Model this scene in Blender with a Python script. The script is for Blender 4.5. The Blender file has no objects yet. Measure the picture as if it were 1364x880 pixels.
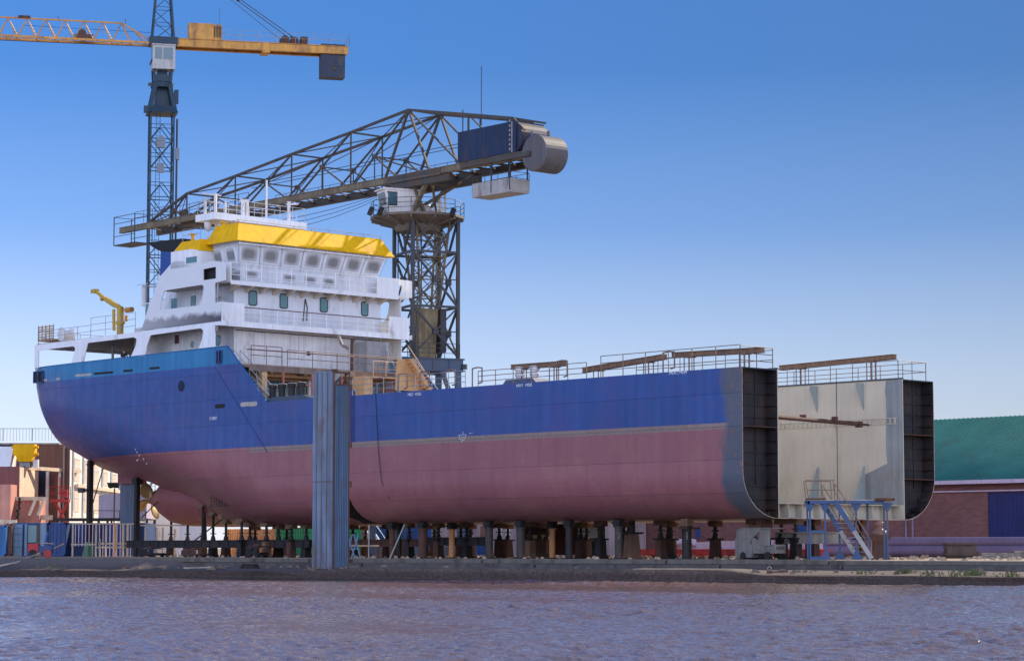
import bpy, math, random
from mathutils import Vector, Matrix
from mathutils.geometry import tessellate_polygon
random.seed(7)
scn = bpy.context.scene
col = scn.collection
R = math.radians

# ------------------------------------------------------------------ camera
F, PX, PY, HOR, CZ = 3150.0, 682.0, 440.0, 730.0, 0.63      # photo pixels; ground is z = 0
PITCH = math.atan((HOR - PY) / F)
cam_d = bpy.data.cameras.new('camera'); cam = bpy.data.objects.new('camera', cam_d); col.objects.link(cam)
cam_d.sensor_width = 36.0; cam_d.lens = 36.0 * F / 1364.0
cam_d.clip_start = 1.0; cam_d.clip_end = 20000
cam.location = (0, 0, CZ); cam.rotation_euler = (R(90) + PITCH, 0, 0)
scn.camera = cam

# ------------------------------------------------------------------ light
SUN_AZ, SUN_EL = R(45.5), R(33)          # azimuth right of the view, elevation
TOSUN = Vector((math.sin(SUN_AZ) * math.cos(SUN_EL), math.cos(SUN_AZ) * math.cos(SUN_EL), math.sin(SUN_EL)))
world = bpy.data.worlds.new('World'); scn.world = world; world.use_nodes = True
wt = world.node_tree; wt.nodes.clear()
wo = wt.nodes.new('ShaderNodeOutputWorld'); bg = wt.nodes.new('ShaderNodeBackground')
sky = wt.nodes.new('ShaderNodeTexSky'); sky.sky_type = 'NISHITA'; sky.sun_disc = False
SKY_GAMMA, SKY_TINT, FILL_CLOUD = 1.5, (.28, .33, .37), (15, 16.2, 20.5)
sky.sun_elevation = SUN_EL; sky.sun_rotation = SUN_AZ
sky.air_density = 1.0; sky.dust_density = 1.0; sky.ozone_density = 2.0; sky.altitude = 0
# deep polarised blue overhead; an unseen white cloud bank is added behind the viewer to fill the shade
def wn(k, **kw):
    n = wt.nodes.new(k)
    for a, b in kw.items(): setattr(n, a, b)
    return n
gam = wn('ShaderNodeGamma'); gam.inputs['Gamma'].default_value = SKY_GAMMA; wt.links.new(sky.outputs[0], gam.inputs['Color'])
nis = wn('ShaderNodeVectorMath', operation='MULTIPLY'); nis.inputs[1].default_value = SKY_TINT; wt.links.new(gam.outputs[0], nis.inputs[0])
wtc = wn('ShaderNodeTexCoord'); wsep = wn('ShaderNodeSeparateXYZ'); wt.links.new(wtc.outputs['Generated'], wsep.inputs[0])
rmp = wn('ShaderNodeValToRGB'); wt.links.new(wsep.outputs['Z'], rmp.inputs['Fac']); cr_ = rmp.color_ramp
for i, (pos, c) in enumerate(((0, (.70, .71, .76)), (.035, (.58, .64, .76)), (.073, (.45, .56, .78)), (.134, (.165, .315, .66)), (.20, (.056, .190, .52)), (.45, (.035, .13, .42)), (1, (.035, .11, .32)))):
    e = cr_.elements[i] if i < 2 else cr_.elements.new(pos)
    e.position = pos; e.color = (*c, 1)
sc_r = wn('ShaderNodeVectorMath', operation='SCALE'); azs = wn('ShaderNodeMapRange'); azs.inputs['From Min'].default_value = -.25; azs.inputs['From Max'].default_value = .25; azs.inputs['To Min'].default_value = 9.0; azs.inputs['To Max'].default_value = 5.3; wt.links.new(wsep.outputs['X'], azs.inputs['Value']); wt.links.new(azs.outputs[0], sc_r.inputs['Scale']); wt.links.new(rmp.outputs['Color'], sc_r.inputs[0])
tint = wn('ShaderNodeMix', data_type='RGBA'); tint.inputs['Factor'].default_value = .92; wt.links.new(nis.outputs[0], tint.inputs['A']); wt.links.new(sc_r.outputs[0], tint.inputs['B'])
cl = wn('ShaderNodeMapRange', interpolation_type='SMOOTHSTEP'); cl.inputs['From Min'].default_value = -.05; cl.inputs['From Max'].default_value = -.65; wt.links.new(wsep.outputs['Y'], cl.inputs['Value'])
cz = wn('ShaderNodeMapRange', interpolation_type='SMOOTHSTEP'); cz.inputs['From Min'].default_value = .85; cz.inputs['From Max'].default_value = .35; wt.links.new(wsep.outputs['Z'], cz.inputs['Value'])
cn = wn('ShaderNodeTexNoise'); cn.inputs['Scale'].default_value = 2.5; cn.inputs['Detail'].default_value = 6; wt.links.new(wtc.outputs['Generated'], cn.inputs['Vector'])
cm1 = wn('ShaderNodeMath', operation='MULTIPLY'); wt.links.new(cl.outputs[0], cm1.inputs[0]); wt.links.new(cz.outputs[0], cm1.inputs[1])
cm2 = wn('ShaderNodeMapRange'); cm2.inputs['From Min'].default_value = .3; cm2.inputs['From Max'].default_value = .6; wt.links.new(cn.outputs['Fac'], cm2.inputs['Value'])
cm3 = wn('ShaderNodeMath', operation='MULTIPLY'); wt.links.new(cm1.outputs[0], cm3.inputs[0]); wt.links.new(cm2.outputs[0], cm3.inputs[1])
cmx = wn('ShaderNodeMix', data_type='RGBA'); wt.links.new(cm3.outputs[0], cmx.inputs['Factor']); wt.links.new(tint.outputs['Result'], cmx.inputs['A']); cmx.inputs['B'].default_value = (*FILL_CLOUD, 1)
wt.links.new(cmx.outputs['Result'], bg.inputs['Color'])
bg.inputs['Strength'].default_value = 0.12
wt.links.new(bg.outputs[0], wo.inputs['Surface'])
sl = bpy.data.lights.new('sun', 'SUN'); so = bpy.data.objects.new('sun', sl); col.objects.link(so)
sl.energy = 5.0; sl.angle = R(0.53); sl.color = (1.0, 0.86, 0.68)
so.rotation_euler = (-TOSUN).to_track_quat('-Z', 'Y').to_euler(); so.location = (60, 60, 90)
scn.view_settings.view_transform = 'Standard'; scn.view_settings.look = 'None'
scn.view_settings.exposure = 0.48; scn.view_settings.gamma = 1.0

# ------------------------------------------------------------------ photo-to-world measuring
_sp, _cp = math.sin(PITCH), math.cos(PITCH)
def ray(x, y):
    a = (x - PX) / F; b = (PY - y) / F
    return a, _cp - b * _sp, _sp + b * _cp
def at(x, y, D):
    r = ray(x, y); t = D / r[1]; return Vector((r[0] * t, D, CZ + r[2] * t))
def onz(x, y, z):
    r = ray(x, y); t = (z - CZ) / r[2]; return Vector((r[0] * t, r[1] * t, z))
class Frame:
    """upright frame: local x runs right and away, local y left and away (angle = turn of local x)"""
    def __init__(s, ox, oy, ang):
        s.o = Vector((ox, oy, 0)); s.a = ang
        s.V = Vector((math.cos(ang), math.sin(ang), 0)); s.U = Vector((-math.sin(ang), math.cos(ang), 0))
    def X(s, x, y, v):        # pixel on the plane local x = v  -> (v, s, z)
        r = ray(x, y); t = (v + s.o.dot(s.V)) / (r[0] * s.V.x + r[1] * s.V.y)
        return Vector((v, r[0] * t * s.U.x + r[1] * t * s.U.y - s.o.dot(s.U), CZ + r[2] * t))
    def Y(s, x, y, u):        # pixel on the plane local y = u
        r = ray(x, y); t = (u + s.o.dot(s.U)) / (r[0] * s.U.x + r[1] * s.U.y)
        return Vector((r[0] * t * s.V.x + r[1] * t * s.V.y - s.o.dot(s.V), u, CZ + r[2] * t))
    def W(s, v, u, z=0):
        return s.o + s.V * v + s.U * u + Vector((0, 0, z))
    def local(s, p):
        d = Vector(p) - s.o; return Vector((d.dot(s.V), d.dot(s.U), p[2]))

# ------------------------------------------------------------------ mesh builder
class MB:
    def __init__(s): s.v = []; s.f = []
    def add(s, vs, fs):
        n = len(s.v); s.v += [tuple(p) for p in vs]; s.f += [tuple(i + n for i in f) for f in fs]; return s
    def box(s, x0, x1, y0, y1, z0, z1):
        if x0 > x1: x0, x1 = x1, x0
        if y0 > y1: y0, y1 = y1, y0
        if z0 > z1: z0, z1 = z1, z0
        return s.add([(x0,y0,z0),(x1,y0,z0),(x1,y1,z0),(x0,y1,z0),(x0,y0,z1),(x1,y0,z1),(x1,y1,z1),(x0,y1,z1)],
              [(0,3,2,1),(4,5,6,7),(0,1,5,4),(1,2,6,5),(2,3,7,6),(3,0,4,7)])
    def taper(s, c, bx, by, tx, ty, z0, z1, off=(0, 0)):
        x, y = c; a, b = off
        vs = [(x-bx,y-by,z0),(x+bx,y-by,z0),(x+bx,y+by,z0),(x-bx,y+by,z0),
              (x+a-tx,y+b-ty,z1),(x+a+tx,y+b-ty,z1),(x+a+tx,y+b+ty,z1),(x+a-tx,y+b+ty,z1)]
        return s.add(vs, [(0,3,2,1),(4,5,6,7),(0,1,5,4),(1,2,6,5),(2,3,7,6),(3,0,4,7)])
    def _basis(s, d):
        d = d.normalized(); up = Vector((0, 0, 1))
        if abs(d.z) > .95: up = Vector((0, 1, 0))
        a = d.cross(up).normalized(); b = a.cross(d).normalized(); return a, b
    def bar(s, p, q, w, h=None):
        p, q = Vector(p), Vector(q); h = h or w
        if (q - p).length < 1e-5: return s
        a, b = s._basis(q - p); a = a * w / 2; b = b * h / 2
        vs = [p-a-b, p+a-b, p+a+b, p-a+b, q-a-b, q+a-b, q+a+b, q-a+b]
        return s.add(vs, [(0,3,2,1),(4,5,6,7),(0,1,5,4),(1,2,6,5),(2,3,7,6),(3,0,4,7)])
    def tube(s, p, q, r, n=6, r2=None, caps=True):
        p, q = Vector(p), Vector(q); r2 = r if r2 is None else r2
        a, b = s._basis(q - p); vs = []; 
        for c, rr in ((p, r), (q, r2)):
            for i in range(n):
                t = 2 * math.pi * i / n; vs.append(c + a * math.cos(t) * rr + b * math.sin(t) * rr)
        fs = [(i, (i+1) % n, n + (i+1) % n, n + i) for i in range(n)]
        if caps: fs += [tuple(range(n))[::-1], tuple(range(n, 2*n))]
        return s.add(vs, fs)
    def path(s, pts, r, n=6):
        for a, b in zip(pts, pts[1:]): s.tube(a, b, r, n)
        return s
    def plate(s, outer, thick, holes=()):
        """planar polygon with holes, given thickness vector"""
        loops = [[Vector(p) for p in outer]] + [[Vector(p) for p in h] for h in holes]
        tris = tessellate_polygon(loops); flat = [p for l in loops for p in l]; n = len(flat); t = Vector(thick)
        vs = flat + [p + t for p in flat]
        fs = [tuple(tr) for tr in tris] + [tuple(i + n for i in tr)[::-1] for tr in tris]
        k = 0
        for l in loops:
            m = len(l)
            for i in range(m): a, b = k + i, k + (i + 1) % m; fs.append((a, b, b + n, a + n))
            k += m
        return s.add(vs, fs)
    def grid(s, rows, closed=False):
        m = len(rows[0]); vs = [p for r in rows for p in r]; fs = []
        for i in range(len(rows) - 1):
            for j in range(m if closed else m - 1):
                k = (j + 1) % m
                fs.append((i*m + j, i*m + k, (i+1)*m + k, (i+1)*m + j))
        return s.add(vs, fs)
    def ball(s, c, rx, ry=None, rz=None, n=10, m=7):
        ry = ry or rx; rz = rz or rx; rows = []
        for i in range(m + 1):
            ph = math.pi * i / m
            rows.append([(c[0] + rx*math.sin(ph)*math.cos(2*math.pi*j/n), c[1] + ry*math.sin(ph)*math.sin(2*math.pi*j/n), c[2] - rz*math.cos(ph)) for j in range(n)])
        return s.grid(rows, True)
    def lathe(s, c, prof, n=16, axis='z'):
        rows = []
        for r, h in prof:
            row = []
            for j in range(n):
                t = 2*math.pi*j/n; a, b = r*math.cos(t), r*math.sin(t)
                row.append({'z': (c[0]+a, c[1]+b, c[2]+h), 'x': (c[0]+h, c[1]+a, c[2]+b), 'y': (c[0]+a, c[1]+h, c[2]+b)}[axis])
            rows.append(row)
        s.grid(rows, True); return s
    def build(s, name, mat, parent=None, smooth=False, **k):
        me = bpy.data.meshes.new(name); me.from_pydata(s.v, [], s.f); me.validate(); 
        import bmesh
        bm = bmesh.new(); bm.from_mesh(me)
        if smooth: bmesh.ops.remove_doubles(bm, verts=bm.verts, dist=1e-4)
        bmesh.ops.recalc_face_normals(bm, faces=bm.faces); bm.to_mesh(me); bm.free()
        if smooth: 
            for p in me.polygons: p.use_smooth = True
        me.materials.append(mat)
        o = bpy.data.objects.new(name, me); col.objects.link(o); o.parent = parent
        for a, b in k.items(): o[a] = b
        return o

def thing(name, label, cat, frame=None, loc=None, rz=0, group=None):
    o = bpy.data.objects.new(name, None); col.objects.link(o)
    if frame: o.location = frame.o; o.rotation_euler = (0, 0, frame.a)
    if loc is not None: o.location = loc; o.rotation_euler = (0, 0, rz)
    o.empty_display_size = .3
    o['label'] = label; o['category'] = cat
    if group: o['group'] = group
    return o
def tag(o, label, cat, group=None):
    o['label'] = label; o['category'] = cat
    if group: o['group'] = group
    return o
def copy_tree(o, parent=None):
    c = o.copy(); col.objects.link(c); c.parent = parent
    for ch in list(o.children): copy_tree(ch, c)
    return c
def rail(mb, pts, h=1.05, n=3, step=1.5, r=.025, posts=True, closed=False):
    P = [Vector(p) for p in pts]
    for a, b in zip(P, P[1:]):
        L = (b - a).length; k = max(1, round(L / step)); up = Vector((0, 0, 1))
        if posts:
            for i in range(k + 1):
                p = a.lerp(b, i / k); mb.tube(p, p + up * h, r, 5)
        for j in range(n): mb.tube(a + up * h * (j+1)/n, b + up * h * (j+1)/n, r * .85, 5)

# ------------------------------------------------------------------ materials
def nodes(name):
    m = bpy.data.materials.new(name); m.use_nodes = True; t = m.node_tree
    return m, t, t.nodes['Principled BSDF'], t.nodes.new, t.links.new
def C4(c): return (c[0], c[1], c[2], 1)
_mats = {}
def paint(name, c, rough=.5, var=.18, scale=1.2, streak=.0, dirt=None, dirt_amt=.3, bump=.05, metal=0, spec=.4, dirt_scale=.8):
    """painted or bare surface: uneven tone, optional vertical runs, patches of dirt or rust"""
    if name in _mats: return _mats[name]
    m, t, b, N, L = nodes(name)
    tc = N('ShaderNodeTexCoord'); n1 = N('ShaderNodeTexNoise'); n1.inputs['Scale'].default_value = scale; n1.inputs['Detail'].default_value = 6
    L(tc.outputs['Object'], n1.inputs['Vector'])
    r1 = N('ShaderNodeMapRange'); r1.inputs['From Min'].default_value = .3; r1.inputs['From Max'].default_value = .7
    r1.inputs['To Min'].default_value = 1 - var; r1.inputs['To Max'].default_value = 1 + var; L(n1.outputs['Fac'], r1.inputs['Value'])
    mul = N('ShaderNodeVectorMath'); mul.operation = 'SCALE'; mul.inputs[0].default_value = c; L(r1.outputs[0], mul.inputs['Scale'])
    out = mul.outputs[0]
    if streak:
        mp = N('ShaderNodeMapping'); mp.inputs['Scale'].default_value = (3.0, 3.0, .12); L(tc.outputs['Object'], mp.inputs['Vector'])
        n2 = N('ShaderNodeTexNoise'); n2.inputs['Scale'].default_value = 1.3; n2.inputs['Detail'].default_value = 4; L(mp.outputs[0], n2.inputs['Vector'])
        r2 = N('ShaderNodeMapRange'); r2.inputs['From Min'].default_value = .35; r2.inputs['From Max'].default_value = .65
        r2.inputs['To Min'].default_value = 1 - streak; r2.inputs['To Max'].default_value = 1 + streak * .5; L(n2.outputs['Fac'], r2.inputs['Value'])
        m2 = N('ShaderNodeVectorMath'); m2.operation = 'SCALE'; L(out, m2.inputs[0]); L(r2.outputs[0], m2.inputs['Scale']); out = m2.outputs[0]
    if dirt:
        mp = N('ShaderNodeMapping'); mp.inputs['Scale'].default_value = (1, 1, .35); L(tc.outputs['Object'], mp.inputs['Vector'])
        n3 = N('ShaderNodeTexNoise'); n3.inputs['Scale'].default_value = dirt_scale; n3.inputs['Detail'].default_value = 9; n3.inputs['Roughness'].default_value = .65
        L(mp.outputs[0], n3.inputs['Vector'])
        r3 = N('ShaderNodeMapRange'); r3.inputs['From Min'].default_value = .62 - dirt_amt * .3; r3.inputs['From Max'].default_value = .72 - dirt_amt * .1; L(n3.outputs['Fac'], r3.inputs['Value'])
        mx = N('ShaderNodeMix'); mx.data_type = 'RGBA'; L(r3.outputs[0], mx.inputs['Factor']); L(out, mx.inputs['A']); mx.inputs['B'].default_value = C4(dirt); out = mx.outputs['Result']
    L(out, b.inputs['Base Color'])
    rr = N('ShaderNodeMapRange'); rr.inputs['To Min'].default_value = max(0, rough - .12); rr.inputs['To Max'].default_value = min(1, rough + .12); L(n1.outputs['Fac'], rr.inputs['Value']); L(rr.outputs[0], b.inputs['Roughness'])
    b.inputs['Metallic'].default_value = metal; b.inputs['Specular IOR Level'].default_value = spec
    if bump:
        n4 = N('ShaderNodeTexNoise'); n4.inputs['Scale'].default_value = scale * 6; n4.inputs['Detail'].default_value = 4; L(tc.outputs['Object'], n4.inputs['Vector'])
        bp = N('ShaderNodeBump'); bp.inputs['Strength'].default_value = bump * 4; bp.inputs['Distance'].default_value = .02; L(n4.outputs['Fac'], bp.inputs['Height']); L(bp.outputs[0], b.inputs['Normal'])
    _mats[name] = m; return m

white   = paint('white_paint', (.82, .84, .88), .45, .06, .6, .07, (.45, .42, .40), .10, .03)
housew  = paint('shaded_house_white', (.70, .73, .80), .5, .07, .6, .09, (.42, .38, .36), .12, .03)  # white walls toned darker and bluer, their shade put into the colour
whitew  = paint('weathered_white', (.66, .65, .66), .5, .1, .8, .12, (.30, .26, .24), .22, .03)
sooty   = paint('sooty_white', (.40, .38, .38), .6, .25, .9, .3, (.16, .12, .10), .55, .03)
primer  = paint('cream_primer', (.52, .475, .385), .6, .09, .5, .05, (.42, .37, .30), .18, .03)
yellow  = paint('yellow_paint', (.84, .46, .006), .6, .08, .9, .10, (.55, .30, .02), .12, .03, 0, .15)
craneye = paint('ochre_crane_paint', (.55, .27, .05), .5, .15, .8, .15, (.18, .08, .04), .35, .03)
orange  = paint('orange_primer', (.55, .25, .10), .6, .18, 1.1, .15, (.22, .09, .04), .35, .03)
ochre   = paint('tan_primer', (.62, .38, .18), .6, .1, 1.1, .1, None, 0, .03)
cblue   = paint('crane_blue_paint', (.008, .034, .066), .5, .15, .8, .1, (.05, .04, .04), .25, .03)
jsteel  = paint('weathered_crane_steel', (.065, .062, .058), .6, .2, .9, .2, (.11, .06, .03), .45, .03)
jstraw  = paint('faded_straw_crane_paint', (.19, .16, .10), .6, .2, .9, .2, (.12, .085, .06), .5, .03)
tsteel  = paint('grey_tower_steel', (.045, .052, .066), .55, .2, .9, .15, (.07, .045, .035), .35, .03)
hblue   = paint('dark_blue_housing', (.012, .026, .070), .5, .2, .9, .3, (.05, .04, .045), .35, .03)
drumm   = paint('grey_drum', (.105, .105, .115), .55, .12, 1.2, .15, (.13, .1, .09), .35, .04)
colblue = paint('faded_blue_column', (.125, .17, .25), .55, .16, .7, .35, (.10, .07, .07), .45, .05)
colblu2 = paint('blue_ribbed_column', (.07, .13, .23), .5, .16, .7, .3, (.10, .07, .07), .35, .04)
rust    = paint('rusty_steel', (.10, .045, .032), .75, .25, 1.6, .2, (.07, .04, .035), .45, .08)
dark    = paint('dark_oily_steel', (.018, .015, .016), .6, .3, 1.6, .2, (.05, .025, .018), .35, .08)
bare    = paint('bare_dark_steel', (.055, .07, .10), .45, .22, 1.0, .2, (.09, .065, .055), .35, .04, .2)
edge    = paint('cut_steel_edge', (.5, .38, .32), .4, .25, 3, 0, (.25, .12, .06), .4, .0)
galv    = paint('galvanised_rail', (.30, .30, .31), .5, .15, 2, 0, (.16, .09, .06), .3, .0)
brownr  = paint('brown_rail', (.20, .13, .10), .6, .2, 2, 0, (.30, .24, .2), .3, .0)
timber  = paint('timber', (.42, .28, .17), .8, .2, 2, .2, None, 0, .1)
timberd = paint('old_brown_timber', (.20, .12, .075), .8, .25, 2, .2, None, 0, .1)
concr   = paint('concrete', (.30, .27, .235), .85, .18, .7, .2, (.12, .10, .085), .4, .1)
concd   = paint('dark_wet_concrete', (.085, .058, .045), .75, .3, .6, .2, (.02, .024, .012), .5, .12)
concb   = paint('grey_kerb_concrete', (.095, .09, .09), .8, .3, .8, .1, (.035, .03, .028), .5, .12)
blueeq  = paint('bright_blue_steel', (.028, .075, .19), .5, .15, 1.5, .1, (.12, .08, .06), .3, .03)
contbl  = paint('blue_container_paint', (.02, .06, .20), .5, .15, .9, .2, (.10, .06, .05), .25, .03)
contlt  = paint('pale_blue_container_paint', (.16, .26, .38), .5, .12, .9, .2, (.12, .08, .06), .25, .03)
contbr  = paint('brown_container_paint', (.20, .09, .065), .55, .15, .9, .2, (.08, .05, .04), .3, .03)
redm    = paint('red_machine_paint', (.42, .03, .03), .45, .15, 1.5, .1, (.1, .04, .03), .3, .03)
pink    = paint('pink_red_hull_primer', (.60, .27, .21), .6, .12, .5, .2, (.30, .10, .08), .3, .04)
dred    = paint('dark_red_hull_paint', (.20, .07, .07), .6, .12, .5, .2, None, 0, .04)
brownw  = paint('rust_brown_bulkhead', (.17, .075, .05), .65, .15, .4, .2, (.10, .05, .04), .3, .04)
cream   = paint('cream_block_paint', (.70, .55, .40), .6, .1, .5, .15, (.45, .25, .18), .2, .03)
dbl     = paint('dark_blue_opening', (.008, .015, .04), .6, .2, 1, 0, None, 0, 0)
black   = paint('soot_and_shade_black', (.012, .011, .012), .6, .2, 1, 0, None, 0, .03)  # also paints the dark inside slots and the side screen cut-out
funblue = paint('funnel_blue', (.02, .07, .28), .45, .1, .8, .1, None, 0, .03)
bronze  = paint('propeller_bronze', (.50, .36, .17), .35, .15, 1.5, 0, (.22, .12, .08), .3, .02, .75)
redpr   = paint('red_antifouling', (.27, .085, .085), .5, .12, .5, .12, (.34, .19, .15), .18, .03)
rudgrey = paint('grey_blue_rudder', (.10, .15, .21), .5, .15, .9, .2, (.12, .1, .1), .3, .04)
green   = paint('green_paint', (.02, .28, .12), .5, .15, 1, .1, None, 0, .03)
lilac   = paint('pale_lilac_sheet', (.50, .42, .52), .55, .08, .8, .1, None, 0, .03)
rubber  = paint('black_rubber', (.02, .02, .02), .8, .2, 3)
skin    = paint('skin', (.45, .26, .18), .6, .05, 5)
whitel  = paint('white_lettering', (.75, .76, .78), .6, .1, 3)

def glassmat(name, c, rough=.12, frost=None):
    m, t, b, N, L = nodes(name)
    b.inputs['Roughness'].default_value = rough; b.inputs['Base Color'].default_value = C4(c); b.inputs['Specular IOR Level'].default_value = .7
    if frost:      # pane smeared with protective film, clear only in its middle (pane-local coordinates)
        tc = N('ShaderNodeTexCoord'); vm = N('ShaderNodeMapping'); vm.inputs['Location'].default_value = (-.5, -.5, -.5)
        L(tc.outputs['Generated'], vm.inputs['Vector'])
        nz = N('ShaderNodeTexNoise'); nz.inputs['Scale'].default_value = 1.6; L(tc.outputs['Object'], nz.inputs['Vector'])
        sc = N('ShaderNodeSeparateXYZ'); L(vm.outputs[0], sc.inputs[0]); pw_ = []
        for ax in ('X', 'Z'):
            q1 = N('ShaderNodeMath'); q1.operation = 'POWER'; q0 = N('ShaderNodeMath'); q0.operation = 'ABSOLUTE'; L(sc.outputs[ax], q0.inputs[0]); L(q0.outputs[0], q1.inputs[0]); q1.inputs[1].default_value = 3.0; pw_.append(q1.outputs[0])
        sm_ = N('ShaderNodeMath'); sm_.operation = 'ADD'; L(pw_[0], sm_.inputs[0]); L(pw_[1], sm_.inputs[1]); sx = N('ShaderNodeMath'); sx.operation = 'POWER'; L(sm_.outputs[0], sx.inputs[0]); sx.inputs[1].default_value = .3333
        ad = N('ShaderNodeMath'); ad.operation = 'MULTIPLY_ADD'; L(nz.outputs['Fac'], ad.inputs[0]); ad.inputs[1].default_value = .14; L(sx.outputs['Value'], ad.inputs[2])
        rp = N('ShaderNodeMapRange'); rp.interpolation_type = 'SMOOTHSTEP'; rp.inputs['From Min'].default_value = .24; rp.inputs['From Max'].default_value = .62; L(ad.outputs[0], rp.inputs['Value'])
        mx = N('ShaderNodeMix'); mx.data_type = 'RGBA'; L(rp.outputs[0], mx.inputs['Factor']); mx.inputs['A'].default_value = C4(c); mx.inputs['B'].default_value = C4(frost)
        L(mx.outputs['Result'], b.inputs['Base Color'])
        r2 = N('ShaderNodeMapRange'); r2.inputs['To Min'].default_value = rough; r2.inputs['To Max'].default_value = .6; L(rp.outputs[0], r2.inputs['Value']); L(r2.outputs[0], b.inputs['Roughness'])
    return m
teal = glassmat('green_tinted_glass', (.10, .22, .24), .15)
frost = glassmat('filmed_glass', (.24, .24, .25), .2, (.60, .62, .68))
cabgl = glassmat('cab_glass', (.05, .12, .16), .08)

def hull_material(name, s_bare, strip_s, light_band):
    """ship side paint by height: red below, bare strip, blue, pale blue band; plating seams and runs.  Object space: x across, y along, z up"""
    m, t, b, N, L = nodes(name)
    tc = N('ShaderNodeTexCoord'); sep = N('ShaderNodeSeparateXYZ'); L(tc.outputs['Object'], sep.inputs[0])
    def math_(op, a, bb, c=None):
        n = N('ShaderNodeMath'); n.operation = op
        for i, q in enumerate((a, bb, c)):
            if q is None: continue
            if isinstance(q, (int, float)): n.inputs[i].default_value = q
            else: L(q, n.inputs[i])
        return n.outputs[0]
    def noise(sc, det=5, vec=None, rough=.5):
        n = N('ShaderNodeTexNoise'); n.inputs['Scale'].default_value = sc; n.inputs['Detail'].default_value = det; n.inputs['Roughness'].default_value = rough
        L(vec or tc.outputs['Object'], n.inputs['Vector']); return n.outputs['Fac']
    def mapped(sx, sy, sz):
        n = N('ShaderNodeMapping'); n.inputs['Scale'].default_value = (sx, sy, sz); L(tc.outputs['Object'], n.inputs['Vector']); return n.outputs[0]
    def mix(f, a, bb):
        n = N('ShaderNodeMix'); n.data_type = 'RGBA'
        if isinstance(f, (int, float)): n.inputs['Factor'].default_value = f
        else: L(f, n.inputs['Factor'])
        for k, q in (('A', a), ('B', bb)):
            if isinstance(q, tuple): n.inputs[k].default_value = C4(q)
            else: L(q, n.inputs[k])
        return n.outputs['Result']
    def step(v, lo, hi):
        n = N('ShaderNodeMapRange'); n.inputs['From Min'].default_value = lo; n.inputs['From Max'].default_value = hi; L(v, n.inputs['Value']); return n.outputs[0]
    y, z = sep.outputs['Y'], sep.outputs['Z']
    vst = noise(1.0, 4, mapped(1.5, 1.5, .10)); big = noise(.22, 5); fine = noise(3.0, 5)
    zz = math_('MULTIPLY_ADD', fine, .03, z)
    red = mix(step(vst, .2, .8), (.285, .098, .112), (.33, .13, .138)); red = mix(math_('MULTIPLY', step(noise(.5, 6), .5, .75), .7), red, (.35, .16, .145))
    blue = mix(step(vst, .3, .7), (.018, .066, .24), (.036, .092, .30)); blue = mix(step(big, .5, .72), blue, (.06, .07, .25))
    strip = mix(fine, (.22, .15, .13), (.32, .24, .20))
    blue = mix(math_('MULTIPLY', step(noise(.7, 9, mapped(1, 1, 1.6), .7), .50, .62), .5), blue, (.062, .07, .235))
    c = mix(step(zz, 7.615, 7.635), red, blue)
    inst = math_('MULTIPLY', step(zz, 7.26, 7.28), math_('SUBTRACT', 1, step(zz, 7.615, 7.635)))
    inst = math_('MULTIPLY', inst, math_('SUBTRACT', 1, step(y, strip_s - .05, strip_s + .05)))
    c = mix(inst, c, strip)
    c = mix(math_('MULTIPLY', step(noise(5.5, 8, None, .7), .50, .66), .30), c, (.075, .05, .16))
    c = mix(math_('MULTIPLY', math_('MULTIPLY', step(noise(1.1, 9, mapped(1.8, 1.8, .22), .75), .60, .70), .55), math_('SUBTRACT', 1, step(z, 7.0, 9.5))), c, (.36, .22, .21))
    if light_band: 
        lb = mix(step(vst, .3, .7), (.014, .15, .33), (.03, .21, .42))
        c = mix(step(zz, 13.53, 13.56), c, lb)
        c = mix(math_('MULTIPLY', step(noise(.09, 3), .52, .66), math_('MULTIPLY', step(z, 8, 10), .35)), c, (.10, .09, .22))
    if s_bare:
        wob = math_('MULTIPLY_ADD', noise(.45, 3), 2.2, y)
        bs = mix(noise(.9, 6), (.055, .085, .15), (.13, .12, .13)); bs = mix(step(noise(1.6, 8), .56, .72), bs, (.20, .12, .085))
        c = mix(math_('SUBTRACT', 1, step(wob, s_bare + .9, s_bare + 1.5)), c, bs)
        d = step(y, 33.9, 33.92); d = math_('MULTIPLY', d, step(z, 7.6, 7.61)); c = mix(d, c, (.010, .03, .15))
    # plating: staggered welded seams
    cm = N('ShaderNodeCombineXYZ'); L(y, cm.inputs['X']); L(z, cm.inputs['Y'])
    br = N('ShaderNodeTexBrick'); L(cm.outputs[0], br.inputs['Vector']); br.inputs['Scale'].default_value = 1; br.inputs['Brick Width'].default_value = 8.2; br.inputs['Row Height'].default_value = 1.85
    br.inputs['Mortar Size'].default_value = .018; br.inputs['Mortar Smooth'].default_value = .6; br.inputs['Color1'].default_value = (.92, .92, .92, 1); br.inputs['Color2'].default_value = (1.06, 1.06, 1.06, 1); br.inputs['Mortar'].default_value = (.52, .52, .56, 1)
    ml = N('ShaderNodeMix'); ml.data_type = 'RGBA'; ml.blend_type = 'MULTIPLY'; ml.inputs['Factor'].default_value = 1; L(c, ml.inputs['A']); L(br.outputs['Color'], ml.inputs['B'])
    L(ml.outputs['Result'], b.inputs['Base Color'])
    wv = N('ShaderNodeTexWave'); wv.bands_direction = 'Y'; wv.inputs['Scale'].default_value = .45; wv.inputs['Distortion'].default_value = .6; L(tc.outputs['Object'], wv.inputs['Vector'])
    h = math_('MULTIPLY_ADD', wv.outputs['Fac'], .3, math_('MULTIPLY', noise(.8, 3), .8)); h = math_('ADD', h, math_('MULTIPLY', br.outputs['Fac'], -.35))
    bp = N('ShaderNodeBump'); bp.inputs['Strength'].default_value = .4; bp.inputs['Distance'].default_value = .035; L(h, bp.inputs['Height']); L(bp.outputs[0], b.inputs['Normal'])
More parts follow.
